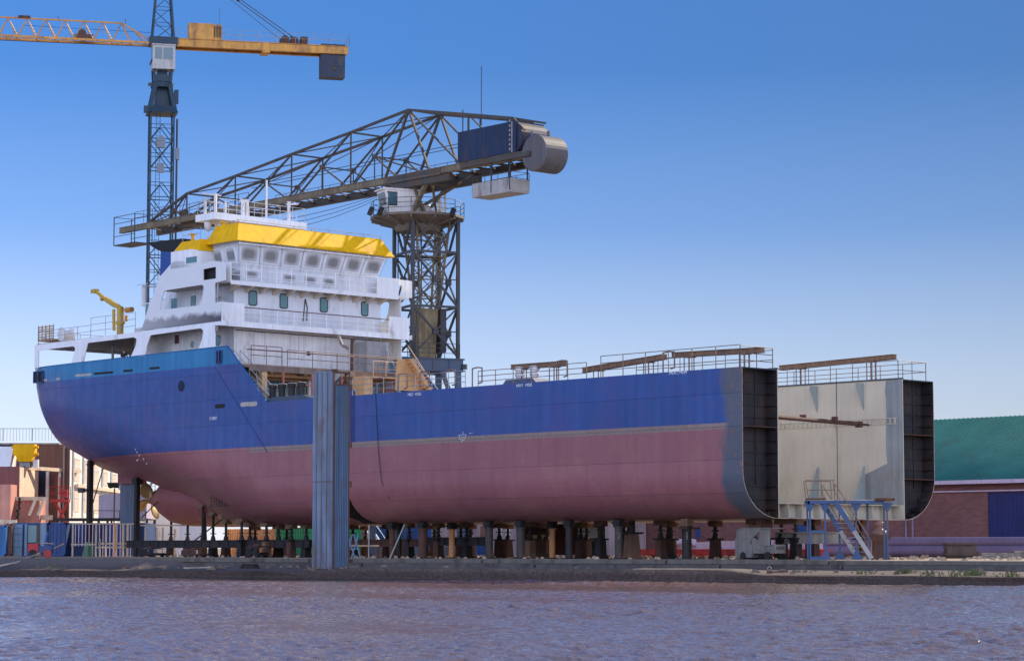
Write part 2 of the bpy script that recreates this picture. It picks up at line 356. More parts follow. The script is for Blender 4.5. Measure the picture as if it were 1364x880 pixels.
    L(step(noise(1.3, 6), -.5, 1.9), b.inputs['Roughness']); b.inputs['Specular IOR Level'].default_value = .45
    return m
hull_mid = hull_material('midship_hull_paint', 1.3, 40, False)
hull_aft = hull_material('stern_hull_paint', 0, 45.5, True)

# ================================================================== SETTING
QO, QD, QN = Vector((24.17, 112.28, 0)), Vector((-.828, .561, 0)), Vector((.561, .828, 0))   # quay edge point, along (left), inland
def Q(a, n, z): p = QO + QD * a + QN * n; return (p.x, p.y, z)
ZW = -1.17; WSLOPE = .036

# water: real ripples near, bump beyond
m, t, b, N, L = nodes('river_water')
b.inputs['Base Color'].default_value = (.17, .115, .09, 1); b.inputs['Roughness'].default_value = .06; b.inputs['IOR'].default_value = 2.3
tc = N('ShaderNodeTexCoord'); hs = []
for sc, st, w in ((2.9, (1, .55, 1), 1.0), (7.0, (1, .6, 1), .6), (14, (1, .7, 1), .35), (.16, (1, .5, 1), .0)):
    mp = N('ShaderNodeMapping'); mp.inputs['Scale'].default_value = st; mp.inputs['Rotation'].default_value = (0, 0, R(14 + sc * 9)); L(tc.outputs['Object'], mp.inputs['Vector'])
    n = N('ShaderNodeTexNoise'); n.inputs['Scale'].default_value = sc; n.inputs['Detail'].default_value = 4; n.inputs['Distortion'].default_value = .6; L(mp.outputs[0], n.inputs['Vector'])
    mu = N('ShaderNodeMath'); mu.operation = 'MULTIPLY'; mu.inputs[1].default_value = w; L(n.outputs['Fac'], mu.inputs[0]); hs.append(mu.outputs[0])
a = hs[0]
for h in hs[1:]:
    ad = N('ShaderNodeMath'); ad.operation = 'ADD'; L(a, ad.inputs[0]); L(h, ad.inputs[1]); a = ad.outputs[0]
bp = N('ShaderNodeBump'); bp.inputs['Strength'].default_value = 1.0; bp.inputs['Distance'].default_value = .05; L(a, bp.inputs['Height']); L(bp.outputs[0], b.inputs['Normal'])
water_m = m
# one sheet to the horizon; finely meshed with wind waves in the basin, flat beyond
import numpy as np
rng = np.random.default_rng(4)
def spaced(a, b, n): return np.linspace(a, b, n)
ys = np.concatenate([[-300, -60, 0, 15], np.geomspace(26, 152, 1100), [160, 180, 260, 600, 2000, 9000]])
ts = np.concatenate([[-14, -3, -1, -.5], np.linspace(-.31, .31, 800), [.5, 1, 3, 14]])
Yg, Tg = np.meshgrid(ys, ts, indexing='ij'); Xg = Tg * np.maximum(Yg, 26.0)
Zg = np.zeros_like(Xg)
for i in range(90):
    lam = .11 * (12 ** rng.random()); th = R(74) + rng.normal() * .62; kx, ky = 2*np.pi/lam*np.cos(th), 2*np.pi/lam*np.sin(th)
    am = lam / (2*np.pi) * WSLOPE * (1.2 if lam < 1 else .8); g = np.sin(kx*Xg + ky*Yg + rng.random()*6.28); Zg += am * (g + .25 * np.abs(g))
# gusts: patches of rougher and calmer water
gust = .78 + .55 * np.sin(Xg*.11 + 1.3*np.sin(Yg*.07)) * np.sin(Yg*.16 + 1.1*np.sin(Xg*.09)) + .18 * np.sin(Xg*.37 + Yg*.21)
fade = np.clip((Yg - 24) / 4, 0, 1) * np.clip((158 - Yg) / 6, 0, 1) * np.clip((.33 - np.abs(Tg)) / .03, 0, 1)
Zg = ZW + Zg * np.clip(gust, .18, 1.45) * fade
ny, nx = Xg.shape; co = np.stack([Xg, Yg, Zg], -1).reshape(-1, 3).astype(np.float32)
idx = (np.arange(ny-1)[:, None] * nx + np.arange(nx-1)[None, :]).reshape(-1); quads = np.stack([idx, idx+1, idx+nx+1, idx+nx], -1).astype(np.int32)
wm_ = bpy.data.meshes.new('water'); wm_.vertices.add(len(co)); wm_.vertices.foreach_set('co', co.ravel()); nf = len(quads)
wm_.loops.add(nf*4); wm_.loops.foreach_set('vertex_index', quads.ravel()); wm_.polygons.add(nf); wm_.polygons.foreach_set('loop_start', np.arange(nf, dtype=np.int32)*4)
wm_.polygons.foreach_set('use_smooth', np.ones(nf, dtype=bool)); wm_.update(); wm_.validate(); wm_.materials.append(water_m)
wob_ = bpy.data.objects.new('water', wm_); col.objects.link(wob_); wob_['kind'] = 'structure'

# yard ground, sheet to the horizon behind the quay line
groundm = paint('yard_ground', (.34, .27, .20), .9, .22, .25, 0, (.13, .10, .08), .4, .1, 0, .2, .15)
g = MB(); A, B_ = Q(-900, 3.6, 0), Q(1500, 3.6, 0)
g.add([A, B_, (B_[0] + 6000 * .561 - 3000, 9000, 0), (6000, 9000, 0)], [(0, 1, 2, 3)])
g.build('ground', groundm, kind='structure')
# quay: front wall, sloping ledge (uneven front line), concrete edge beams
q = MB(); n = 150; rows = []
random.seed(3)
for i in range(n + 1):
    a = -80 + 320 * i / n; w1 = random.uniform(-.06, .06); w2 = random.uniform(-.05, .05); lf = min(1, max(0, (a - 54) / 4)); up_ = .25 * min(1, max(0, (a - 14) / 1.5)) * min(1, max(0, (44 - a) / 5))
    rows.append([Q(a, .05 + w1, -2.2), Q(a, 0 + w1, ZW + .02), Q(a, .08 + w1, -.95), Q(a, .05 + w2, -.72 + w2 * .4 + up_), Q(a, .3 + w2, -.67 + up_), Q(a, 1.6, -.58 + w1 * .5 + up_ * .65), Q(a, 3.0, -.43 + w2 * .5 + lf * .3), Q(a, 3.6, -.40 + lf * .36), Q(a, 3.61, -.003)])
q.grid(rows)
m, t, b, N, L = nodes('quay_concrete')
tc = N('ShaderNodeTexCoord'); sep = N('ShaderNodeSeparateXYZ'); L(tc.outputs['Object'], sep.inputs[0])
n1 = N('ShaderNodeTexNoise'); n1.inputs['Scale'].default_value = .9; n1.inputs['Detail'].default_value = 9; n1.inputs['Roughness'].default_value = .7; L(tc.outputs['Object'], n1.inputs['Vector'])
n2 = N('ShaderNodeTexNoise'); n2.inputs['Scale'].default_value = 7; n2.inputs['Detail'].default_value = 6; L(tc.outputs['Object'], n2.inputs['Vector'])
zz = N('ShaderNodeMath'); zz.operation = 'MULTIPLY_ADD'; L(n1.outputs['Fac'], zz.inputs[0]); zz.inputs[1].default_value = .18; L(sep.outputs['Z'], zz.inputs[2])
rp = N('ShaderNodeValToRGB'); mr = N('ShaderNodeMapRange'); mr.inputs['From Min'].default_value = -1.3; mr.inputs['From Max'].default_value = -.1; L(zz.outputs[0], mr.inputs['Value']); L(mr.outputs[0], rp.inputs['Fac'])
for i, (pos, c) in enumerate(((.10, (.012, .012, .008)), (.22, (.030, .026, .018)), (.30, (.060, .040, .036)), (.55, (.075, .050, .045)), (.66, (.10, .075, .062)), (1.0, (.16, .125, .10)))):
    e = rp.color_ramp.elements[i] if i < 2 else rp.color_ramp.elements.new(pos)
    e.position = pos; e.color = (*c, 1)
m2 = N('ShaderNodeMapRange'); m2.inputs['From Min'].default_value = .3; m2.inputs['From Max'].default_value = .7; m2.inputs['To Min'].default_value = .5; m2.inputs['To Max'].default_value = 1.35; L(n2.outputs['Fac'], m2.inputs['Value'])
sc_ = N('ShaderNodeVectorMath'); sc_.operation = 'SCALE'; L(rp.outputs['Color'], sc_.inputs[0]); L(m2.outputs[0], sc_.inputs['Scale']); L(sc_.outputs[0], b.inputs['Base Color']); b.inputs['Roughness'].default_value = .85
bp = N('ShaderNodeBump'); bp.inputs['Strength'].default_value = .8; bp.inputs['Distance'].default_value = .06; L(n1.outputs['Fac'], bp.inputs['Height']); L(bp.outputs[0], b.inputs['Normal'])
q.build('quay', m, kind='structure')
# broken stone, planks and grit lying loose along the ledge
lr = MB(); random.seed(33)
for i in range(220):
    a = random.uniform(-12, 74); n_ = random.uniform(.5, 2.9); z_ = -.66 + n_ * .075; p = Q(a, n_, 0); r_ = random.uniform(.03, .11) * (1 if random.random() < .9 else 2)
    lr.taper((p[0], p[1]), r_ * random.uniform(1, 2.2), r_, r_ * .7, r_ * .6, z_ - .02, z_ + r_ * random.uniform(.5, 1.1), (random.uniform(-.04, .04), 0))
lr.build('ledge_rubble', paint('grey_brown_stone', (.17, .13, .10), .9, .35, 2, 0, (.06, .045, .035), .5), kind='stuff')
beam = thing('quay_edge_beam', 'long low stepped concrete kerb of laid beams along the top of the quay', 'kerb')
def qbar(a0, a1, n0, n1, z0, z1, mb):
    P = [Q(a0, n0, z0), Q(a1, n0, z0), Q(a1, n1, z0), Q(a0, n1, z0), Q(a0, n0, z1), Q(a1, n0, z1), Q(a1, n1, z1), Q(a0, n1, z1)]
    mb.add(P, [(0,3,2,1),(4,5,6,7),(0,1,5,4),(1,2,6,5),(2,3,7,6),(3,0,4,7)])
bl = MB(); bu = MB(); a = -60
while a < 50:
    Lb = random.uniform(7, 13); qbar(a, a + Lb - .12, 2.95 + random.uniform(-.05, .1), 3.58, -.46, -.20 + random.uniform(-.03, .02), bl); a += Lb
a = -57
while a < 52:
    Lb = random.uniform(8, 15); qbar(a, a + Lb - .1, 3.42 + random.uniform(-.03, .06), 4.2, -.195, .04 + random.uniform(-.03, .02), bu); a += Lb
bl.build('lower_beam', concb, beam); bu.build('upper_beam', paint('worn_beam_concrete', (.15, .135, .12), .8, .3, .8, .1, (.05, .042, .036), .5, .1), beam)

# ================================================================== SHIP
S = Frame(12.77, 131.0, R(42.95)); BM = 17.4; HB = 8.7; ZK = 2.3; ZT = 10.68
def prof_mid(n=14):      # outer skin (v, z), deck edge to flat bottom, near side
    p = [(0, ZT), (0, 9.2), (0, 7.63), (0, 7.3), (0, 6.0), (0, 4.9)]
    for i in range(1, n + 1):
        a = math.pi / 2 * i / n; p.append((3.0 - 3.0 * math.cos(a), 4.9 - 2.6 * math.sin(a)))
    return p
mid = thing('ship_hull_section', 'long blue and red ship hull section without bow, open cut end to the right', 'ship hull', S)
pm = prof_mid(); full = pm + [(5.8, ZK), (HB, ZK), (BM - 5.8, ZK)] + [(BM - v, z) for v, z in reversed(pm)]
S1 = 34.7
sh = MB(); sh.grid([[(v, s, z) for v, z in full] for s in (0.0, 2, 5, 9, 14, 19, 24, 29, 32, S1)]); sh.build('hull_plating', hull_mid, mid, True)
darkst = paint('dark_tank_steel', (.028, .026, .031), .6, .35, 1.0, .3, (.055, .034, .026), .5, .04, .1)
# inside skin a few centimetres in
def inset(p, d):
    out = []
    for i, (v, z) in enumerate(p):
        a = p[max(0, i-1)]; b2 = p[min(len(p)-1, i+1)]; tv, tz = b2[0]-a[0], b2[1]-a[1]; l = math.hypot(tv, tz)
        out.append((v - tz / l * d, z + tv / l * d))
    return out
ins = inset(full, .035)
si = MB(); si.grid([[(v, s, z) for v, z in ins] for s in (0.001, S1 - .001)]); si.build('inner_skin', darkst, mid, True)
ce = MB(); 
for s in (0.0, S1): ce.grid([[(v, s, z) for v, z in full], [(v, s, z) for v, z in ins]])
ce.build('cut_plate_edge', edge, mid)
for near in (True, False):
    def vv(v): return v if near else BM - v
    pl = MB(); pl.box(vv(2.98), vv(3.04), .0, S1, ZK + .04, ZT)
    pl.build('hold_side_plate', primer, mid)
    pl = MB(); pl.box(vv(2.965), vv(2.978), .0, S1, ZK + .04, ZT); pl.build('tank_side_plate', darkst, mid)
    dk = MB(); dk.box(vv(.04), vv(3.02), 0.02, S1, ZT - .05, ZT + .004); dk.box(vv(2.9), vv(3.1), 0.01, S1, ZT, ZT + .09); dk.build('wing_deck', bare, mid)
    # transverse web closing the wing tank a frame inside the cut, and the cut ends of the stiffeners
    for sw in (.85, S1 - .85):
        wb = MB(); wb.plate([(vv(v + .03), sw, z) for v, z in pm if True] + [(vv(3.0), sw, ZT - .04)] , (0, .03, 0)); wb.build('web_frame', darkst, mid)
    st = MB(); k = 0; z = 9.95
    while z > 5.0:
        st.box(vv(.04), vv(.22), .0, .85, z, z + .03); st.box(vv(2.80), vv(2.98), .0, .85, z, z + .03)
        st.box(vv(.04), vv(2.98), .78, .85, z - .02, z + .02); z -= .66
    for i in range(1, 5):
        a = math.pi / 2 * i / 5; v, z = 3 - 3 * math.cos(a), 4.9 - 2.6 * math.sin(a)
        st.bar((vv(v + .1), 0, z + .12), (vv(v + .1), .85, z + .12), .05, .2)
        st.box(vv(v + .2), vv(2.98), .80, .85, z - .02, z + .02); st.box(vv(2.80), vv(2.98), 0, .85, z, z + .03)
    for c in (1.0, 2.0): st.box(vv(c - .02), vv(c + .02), .79, .85, 4.2, ZT - .1)
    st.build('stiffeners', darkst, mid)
    sg = MB(); sg.box(vv(.04), vv(2.98), .005, .84, 7.38, 7.42)
    if not near: sg.box(vv(.04), vv(2.98), .005, .84, 4.72, 4.76)
    sg.build('stringer', rust, mid)
# worn, unpainted end patch on the far hold plate, its brackets, rows of lugs
pt = MB(); pe = []
random.seed(11)
for i in range(13): pe.append((BM - 3.045, 1.25 + .06 * math.sin(i * 1.3) + random.uniform(-.05, .05) + (1.7 if i < 4 else 0), 3.2 + i * 7.45 / 12))
pt.plate([(BM - 3.045, .01, 3.2)] + pe + [(BM - 3.045, .01, ZT - .03)], (-.004, 0, 0)); pt.build('unpainted_patch', paint('bare_grey_plate', (.22, .25, .27), .5, .15, .6, .15, (.2, .17, .15), .25, .03), mid)
brm = paint('bracket_grey_green', (.27, .31, .30), .6, .08, .5, .05)
for s_ in (2.9, 6.5, 10.2, 13.9, 17.6, 21.3):
    bk = MB(); v0 = BM - 3.05
    bk.plate([(v0, s_, ZT - .1), (v0 - .75, s_, ZT - .1), (v0 - .75, s_, ZT - .3), (v0, s_, ZT - 1.75)], (0, .04, 0)); bk.build('upper_bracket', brm, mid)
    bk = MB(); bk.plate([(v0, s_, 3.22), (v0 - 1.15, s_, 3.22), (v0 - 1.1, s_, 3.4), (v0 - .1, s_, 5.55), (v0, s_, 5.6)], (0, .04, 0)); bk.build('lower_bracket', brm, mid)
lg = MB(); s_ = .5
while s_ < 14: lg.box(BM - 3.16, BM - 3.04, s_, s_ + .04, 8.05, 8.35); s_ += .36
lg.box(BM - 3.10, BM - 3.04, .4, 16, 8.36, 8.40); lg.box(BM - 3.08, BM - 3.04, .4, 16, 8.02, 8.05); lg.build('cleat_row', primer, mid)
sm = MB(); sm.box(BM - 3.055, BM - 3.04, 5.0, 5.04, 3.2, ZT); sm.build('plate_seam', bare, mid)
# double bottom: tank top and floor
tt = MB(); tt.box(3.05, BM - 3.05, .35, S1 - .3, 3.14, 3.18); tt.box(3.05, BM - 3.05, .9, .94, ZK + .04, 3.14); tt.box(4.2, 4.24, .3, 3, ZK + .04, 3.14)
for v in (5.5, 7.1, 8.7, 10.3, 11.9, 13.2): tt.box(v, v + .03, .4, .9, ZK + .04, 3.14)
tt.build('double_bottom', primer, mid)
# temporary strut across the open hold
a0 = S.Y(1036, 553, 1.2); tb = MB(); tb.tube((3.05, 1.6, 8.15), (13.2, 2.4, 8.05), .13, 8); tb.tube((12.9, 2.37, 8.05), (14.2, 2.45, 8.03), .07, 8); tb.box(13.1, 13.35, 2.2, 2.6, 7.85, 8.2); tb.build('strut', rust, mid)
for v in (7.5, 10.4):
    k = MB(); k.box(v, v + .25, 1.9, 2.2, 8.05, 8.38); k.build('strut_lug', rust, mid)
# weather deck fittings on the near wing
rl = MB(); rail(rl, [(.15, 22.0, ZT), (.15, 12.4, ZT)], .95, 3, 1.6, .028); rail(rl, [(.15, 11.2, ZT), (.15, .25, ZT)], 1.25, 3, 1.8, .028); rail(rl, [(.15, .25, ZT), (2.9, .25, ZT)], 1.2, 3, 1.4, .028)
rl.build('railing', brownr, mid)
rl = MB(); rail(rl, [(2.95, 11.0, ZT), (2.95, .3, ZT)], 1.1, 2, 1.8, .025); rl.build('railing', brownr, mid)
rl = MB(); rail(rl, [(14.5, 16, ZT), (14.5, .4, ZT), (17.2, .4, ZT), (17.2, 16, ZT)], 1.15, 2, 1.7, .025); rl.build('railing', brownr, mid)
rl = MB(); rail(rl, [(.15, 34.4, ZT), (.15, 23.2, ZT)], 1.05, 3, 1.5, .026); rl.build('railing', galv, mid)
for s_ in (29.8, 27.6, 25.1, 22.6, 15.0, 6.2):     # ladder hoops
    h = MB(); P = [(.2, s_, ZT), (.2, s_, ZT + 1.15), (.2, s_ - .5, ZT + 1.2), (.2, s_ - .9, ZT + 1.15), (.2, s_ - .9, ZT + .25), (.2, s_ - .6, ZT + .2)]
    h.path(P, .045, 6); h.build('ladder_hoop', brownr, mid)
def deckbox(s0, s1, v0, v1, h): 
    d = MB(); d.plate([(v0, s0, ZT), (v0, s1, ZT), (v0, s1 - .35, ZT + h), (v0, s0 + .35, ZT + h)], (v1 - v0, 0, 0)); return d
db = deckbox(17.2, 20.3, .6, 1.9, .32); dbo = db.build('vent_box', paint('vent_box_blue', (.10, .12, .2), .5, .1), mid)
for s_ in (18.0, 19.3):
    v = MB(); v.lathe((1.2, s_, ZT + .3), [(0, 0), (.26, 0), (.26, .2), (.32, .25), (.32, .36), (.26, .4), (.26, .55), (.34, .58), (.34, .78), (.15, .84), (0, .84)], 12); v.build('mushroom_vent', whitew, dbo)
def timber_beam(p, q, w, h, lab):
    mb = MB(); mb.bar(p, q, w, h); return tag_child(mb, lab)
# long hatch beams laid on stools along the wing decks: things of their own
def deck_beam(v, sa, za, sb, zb, label, mat=timberd):
    o = thing('hatch_beam', label, 'beam', S, group='brown steel beams laid on the hull deck')
    mb = MB(); mb.bar((v, sa, za), (v, sb, zb), .30, .26); mb.bar((v, sa, za + .14), (v, sb, zb + .14), .42, .03); mb.bar((v, sa, za - .14), (v, sb, zb - .14), .42, .03); mb.build('beam_body', mat, o)
    for f in (.18, .8):
        p = Vector((v, sa, za)).lerp(Vector((v, sb, zb)), f); k = MB()
        for dv, ds in ((-.2, -.2), (.2, -.2), (.2, .2), (-.2, .2)): k.tube((v + dv, p.y + ds, ZT), (v + dv, p.y + ds, p.z - .15), .035, 5)
        k.box(v - .3, v + .3, p.y - .3, p.y + .3, p.z - .19, p.z - .155); k.build('stool', brownr, o)
    return o
def beam_px(x0, y0, x1, y1, v, label, mat=timberd):
    a, b2 = S.X(x0, y0, v), S.X(x1, y1, v); return deck_beam(v, a.y, a.z, b2.y, b2.z, label, mat)
beam_px(778, 493, 886, 475, 1.4, 'sloping brown beam above the middle of the near hull deck')
beam_px(897, 473, 1016, 466, 1.6, 'brown beam overhanging the cut end of the near hull side')
beam_px(683, 489, 752, 484, 1.3, 'short brown beam beside the two mushroom vents on the near deck')
beam_px(1040, 490, 1192, 475, 15.6, 'long brown beam raised above the far side of the open hull')
# hull marks
def text_on(parent, body, v, s, z, size, mat, name='hull_mark', rot=None, facing='side'):
    cu = bpy.data.curves.new(name, 'FONT'); cu.body = body; cu.size = size; cu.extrude = .004; cu.align_x = 'CENTER'
    tmp = bpy.data.objects.new('tmp', cu); col.objects.link(tmp); bpy.context.view_layer.update()
    me = bpy.data.meshes.new_from_object(tmp.evaluated_get(bpy.context.evaluated_depsgraph_get())); bpy.data.objects.remove(tmp)
    me.name = name; me.materials.clear(); me.materials.append(mat); o = bpy.data.objects.new(name, me); col.objects.link(o); o.parent = parent
    o.location = (v, s, z); o.rotation_euler = (R(90), 0, R(-90)) if facing == 'side' else rot
    return o
for x, y, tx in ((552, 525, 'M021  M022'), (698, 513, 'M019   M020'), (903, 496, 'M033 | M034')):
    p = S.X(x, y, -.012); text_on(mid, tx, -.012, p.y, p.z - .08, .26, whitel)
# small white chalk mark at the paint edge
mk = MB(); p = S.X(616, 583, -.014)
for a, b2 in (((-.35, .2), (-.2, -.1)), ((-.2, -.1), (.2, -.1)), ((.2, -.1), (.35, .2)), ((-.35, .2), (.35, .2)), ((-.05, .2), (-.05, .4)), ((-.2, .0), (.15, .1)), ((-.1, -.1), (.1, -.25)), ((-.6, .25), (-1.0, .3))):
    mk.bar((-.014, p.y + a[0], p.z + a[1]), (-.014, p.y + b2[0], p.z + b2[1]), .012, .022)
mk.build('chalk_mark', whitel, mid)
# hanging hose over the side
hp = [S.X(x, y, -.06) for x, y in ((500, 520), (502, 560), (504, 600), (508, 640), (514, 665))]; hp[-1].x = .25; hz = MB(); hz.path([(-.06, hp[0].y, ZT + .4)] + hp, .022, 5)
tag(hz.build('hose', rubber), 'thin black hose hanging down the blue and red hull beside the steel column', 'hose'); bpy.data.objects['hose'].location = S.o; bpy.data.objects['hose'].rotation_euler = (0, 0, S.a)

# ------------------------------------------------------------------ stern section
aft = thing('ship_stern_section', 'blue and red ship stern with white superstructure and yellow-topped wheelhouse', 'ship stern', S)
ZL = [2.3, 2.75, 3.4, 4.6, 6.0, 7.4, 9.0, 11.0, 13.0, 14.9]
TAB = {36.4: [5.8, 7.25, 8.15, 8.65, 8.7, 8.7, 8.7, 8.7, 8.7, 8.7],
       44:   [5.6, 7.1, 8.0, 8.6, 8.7, 8.7, 8.7, 8.7, 8.7, 8.7],
       50:   [4.4, 5.7, 6.7, 7.8, 8.5, 8.68, 8.7, 8.7, 8.7, 8.7],
       55:   [2.4, 3.5, 4.6, 6.2, 7.7, 8.45, 8.68, 8.7, 8.7, 8.7],
       59:   [.9, 1.5, 2.3, 3.7, 6.2, 8.0, 8.55, 8.7, 8.7, 8.7],
       63:   [.4, .7, 1.1, 1.9, 4.2, 7.1, 8.35, 8.68, 8.7, 8.7],
       67:   [.2, .4, .7, 1.3, 3.1, 6.0, 7.9, 8.6, 8.7, 8.7],
       70.5: [.1, .2, .3, .5, 1.6, 4.8, 7.2, 8.35, 8.6, 8.65],
       73:   [.05, .1, .15, .2, .6, 3.6, 6.5, 7.9, 8.35, 8.5],
       74.8: [0, 0, 0, 0, .2, 2.4, 5.6, 7.1, 7.75, 7.95],
       75.7: [0, 0, 0, 0, 0, 1.2, 4.3, 5.8, 6.5, 6.8]}
KS = sorted(TAB)
def hb(s, z):
    s = min(max(s, KS[0]), KS[-1]); i = max(k for k in range(len(KS) - 1) if KS[k] <= s + 1e-9) if s < KS[-1] else len(KS) - 2
    def zi(row):
        zz = min(max(z, ZL[0]), ZL[-1]); j = max(k for k in range(len(ZL) - 1) if ZL[k] <= zz + 1e-9) if zz < ZL[-1] else len(ZL) - 2
        f = (zz - ZL[j]) / (ZL[j+1] - ZL[j]); p1, p2 = row[j], row[j+1]; p0 = row[max(0, j-1)]; p3 = row[min(len(row)-1, j+2)]
        m1, m2 = (p2 - p0) / 2, (p3 - p1) / 2
        m1 = min(m1, 3*(p2-p1)) if p2 >= p1 else 0; m2 = min(m2, 3*(p2-p1)) if p2 >= p1 else 0
        return (2*f**3-3*f**2+1)*p1 + (f**3-2*f**2+f)*m1 + (-2*f**3+3*f**2)*p2 + (f**3-f**2)*m2
    a, b2 = KS[i], KS[i+1]; f = (s - a) / (b2 - a)
    p1, p2 = zi(TAB[a]), zi(TAB[b2]); p0 = zi(TAB[KS[max(0, i-1)]]); p3 = zi(TAB[KS[min(len(KS)-1, i+2)]])
    s0, s3 = KS[max(0, i-1)], KS[min(len(KS)-1, i+2)]
    m1 = (p2 - p0) / (b2 - s0) * (b2 - a); m2 = (p3 - p1) / (s3 - a) * (b2 - a)
    if p2 > p1 - 1e-9 and p2 > 8.69: return 8.7
    return max(0, min(8.7, (2*f**3-3*f**2+1)*p1 + (f**3-2*f**2+f)*m1 + (-2*f**3+3*f**2)*p2 + (f**3-f**2)*m2))
def pw(x, T):
    if x <= T[0][0]: return T[0][1]
    for (a, p), (b2, q2) in zip(T, T[1:]):
        if x <= b2: return p + (q2 - p) * (x - a) / (b2 - a)
    return T[-1][1]
zkT = [(36, 2.3), (60, 2.3), (62.5, 3.2), (64.5, 5.0), (66.5, 5.95), (70, 6.2), (73, 6.75), (75, 7.35), (75.7, 7.9)]
ztT = [(36, ZT), (43.6, ZT), (48.25, 14.85), (75.7, 14.72)]
stn = [36.4, 38, 41, 43.6, 44.7, 46, 47.2, 48.25, 50, 52, 54, 56, 58, 60, 61.5, 63, 64.5, 66, 67.5, 69, 70.5, 71.8, 73, 73.9, 74.8, 75.3, 75.7]
rows = []
for s in stn:
    zk, zt = pw(s, zkT), pw(s, ztT); half = [(0.0, zk)]
    for i in range(25): z = zk + (zt - zk) * (i / 24) ** 1.25; half.append((hb(s, z), z))
    rows.append([(HB - b2, s, z) for b2, z in reversed(half)] + [(HB + b2, s, z) for b2, z in half[1:]])
hm = MB(); hm.grid(rows); hm.add(rows[-1], [tuple(range(len(rows[-1])))]) 
hull_o = hm.build('hull_plating', hull_aft, aft, True)
wb = MB(); wb.plate([p for p in rows[0]], (0, .05, 0)); wb.build('forward_web', dark, aft)
# bulwark inner skin and cap
cp = MB(); 
for side in (1, -1):
    for s0, s1 in zip([x for x in stn if x >= 43.6], [x for x in stn if x > 43.6]):
        z0, z1 = pw(s0, ztT), pw(s1, ztT); b0, b1 = hb(s0, z0), hb(s1, z1)
        cp.bar((HB - side * (b0 - .04), s0, z0 + .01), (HB - side * (b1 - .04), s1, z1 + .01), .12, .06)
cp.bar((HB - 6.76, 75.7, 14.73), (HB + 6.76, 75.7, 14.73), .12, .06)
cp.build('bulwark_cap', paint('bulwark_cap_blue', (.02, .11, .30), .5, .1), aft)
# skeg and shaft boss, rudder, propeller
rows = []
for s, zc, rz, rv in ((57, 4.0, 1.75, 2.6), (60, 4.1, 1.85, 2.5), (62.5, 4.3, 2.0, 2.55), (64.5, 4.4, 2.05, 2.45), (66.2, 4.45, 1.9, 2.1), (67.6, 4.45, 1.4, 1.5), (68.7, 4.4, .8, .85), (69.5, 4.42, .5, .52), (69.9, 4.42, .36, .36)):
    rows.append([(HB + rv * math.cos(2*math.pi*j/24), s, zc + rz * math.sin(2*math.pi*j/24)) for j in range(24)])
rows.append([(HB, 69.9, 4.42)] * 24)
k = MB(); k.grid(rows, True); k.plate([(HB - .3, 60, 5.2), (HB - .3, 66.8, 5.2), (HB - .3, 66.2, 6.3), (HB - .3, 60, 6.3)], (.6, 0, 0)); k.build('shaft_boss', redpr, aft, True)
pr = MB(); pr.lathe((HB, 70.0, 4.42), [(0, .75), (.12, .7), (.24, .45), (.30, 0), (.30, -.1)], 14, 'y'); 
prop = pr.build('propeller_hub', bronze, aft, True)
for k in range(4):
    a = math.pi / 2 * k + R(28); rows = []
    for i in range(7):
        f = i / 6; rr = .22 + f * 1.38; wd = .62 * math.sin(math.pi * (.18 + .78 * f)) ** .8 + .05; tw = R(62 - 34 * f); row = []
        for j in range(7):
            u = (j / 6 - .5) * 2 * wd; du = u * math.cos(tw); ds = u * math.sin(tw) * .8
            aa = a + du / max(.5, rr); row.append((HB + rr * math.cos(aa), 70.25 + ds * .6, 4.42 + rr * math.sin(aa)))
        rows.append(row)
    p = MB(); p.grid(rows); back = [[(x, y + .05, z) for x, y, z in r] for r in rows]; p.grid(back)
    rim = [rows[-1][j] for j in range(7)]; p.grid([rows[-1], back[-1]]); p.grid([[r[0] for r in rows], [r[0] for r in back]]); p.grid([[r[-1] for r in rows], [r[-1] for r in back]])
    p.build('propeller_blade', bronze, aft, True)
rd = MB(); rows = []
for z, a0, a1 in ((1.25, 71.9, 74.4), (3.5, 71.75, 74.55), (5.8, 71.7, 74.6)):
    rows.append([(HB + w_, s_, z) for s_, w_ in ((a0, 0), (a0 + .25, -.2), (a0 + .9, -.27), (a1 - .3, -.1), (a1, 0), (a1 - .3, .1), (a0 + .9, .27), (a0 + .25, .2))])
rd.grid(rows, True); rd.add(rows[-1], [tuple(range(8))]); rd.add(rows[0], [tuple(range(8))]); rd.build('rudder', rudgrey, aft)
rt = MB(); rt.box(HB - .5, HB + .5, 71.6, 74.2, 5.8, 6.9); rt.build('rudder_trunk', redpr, aft)
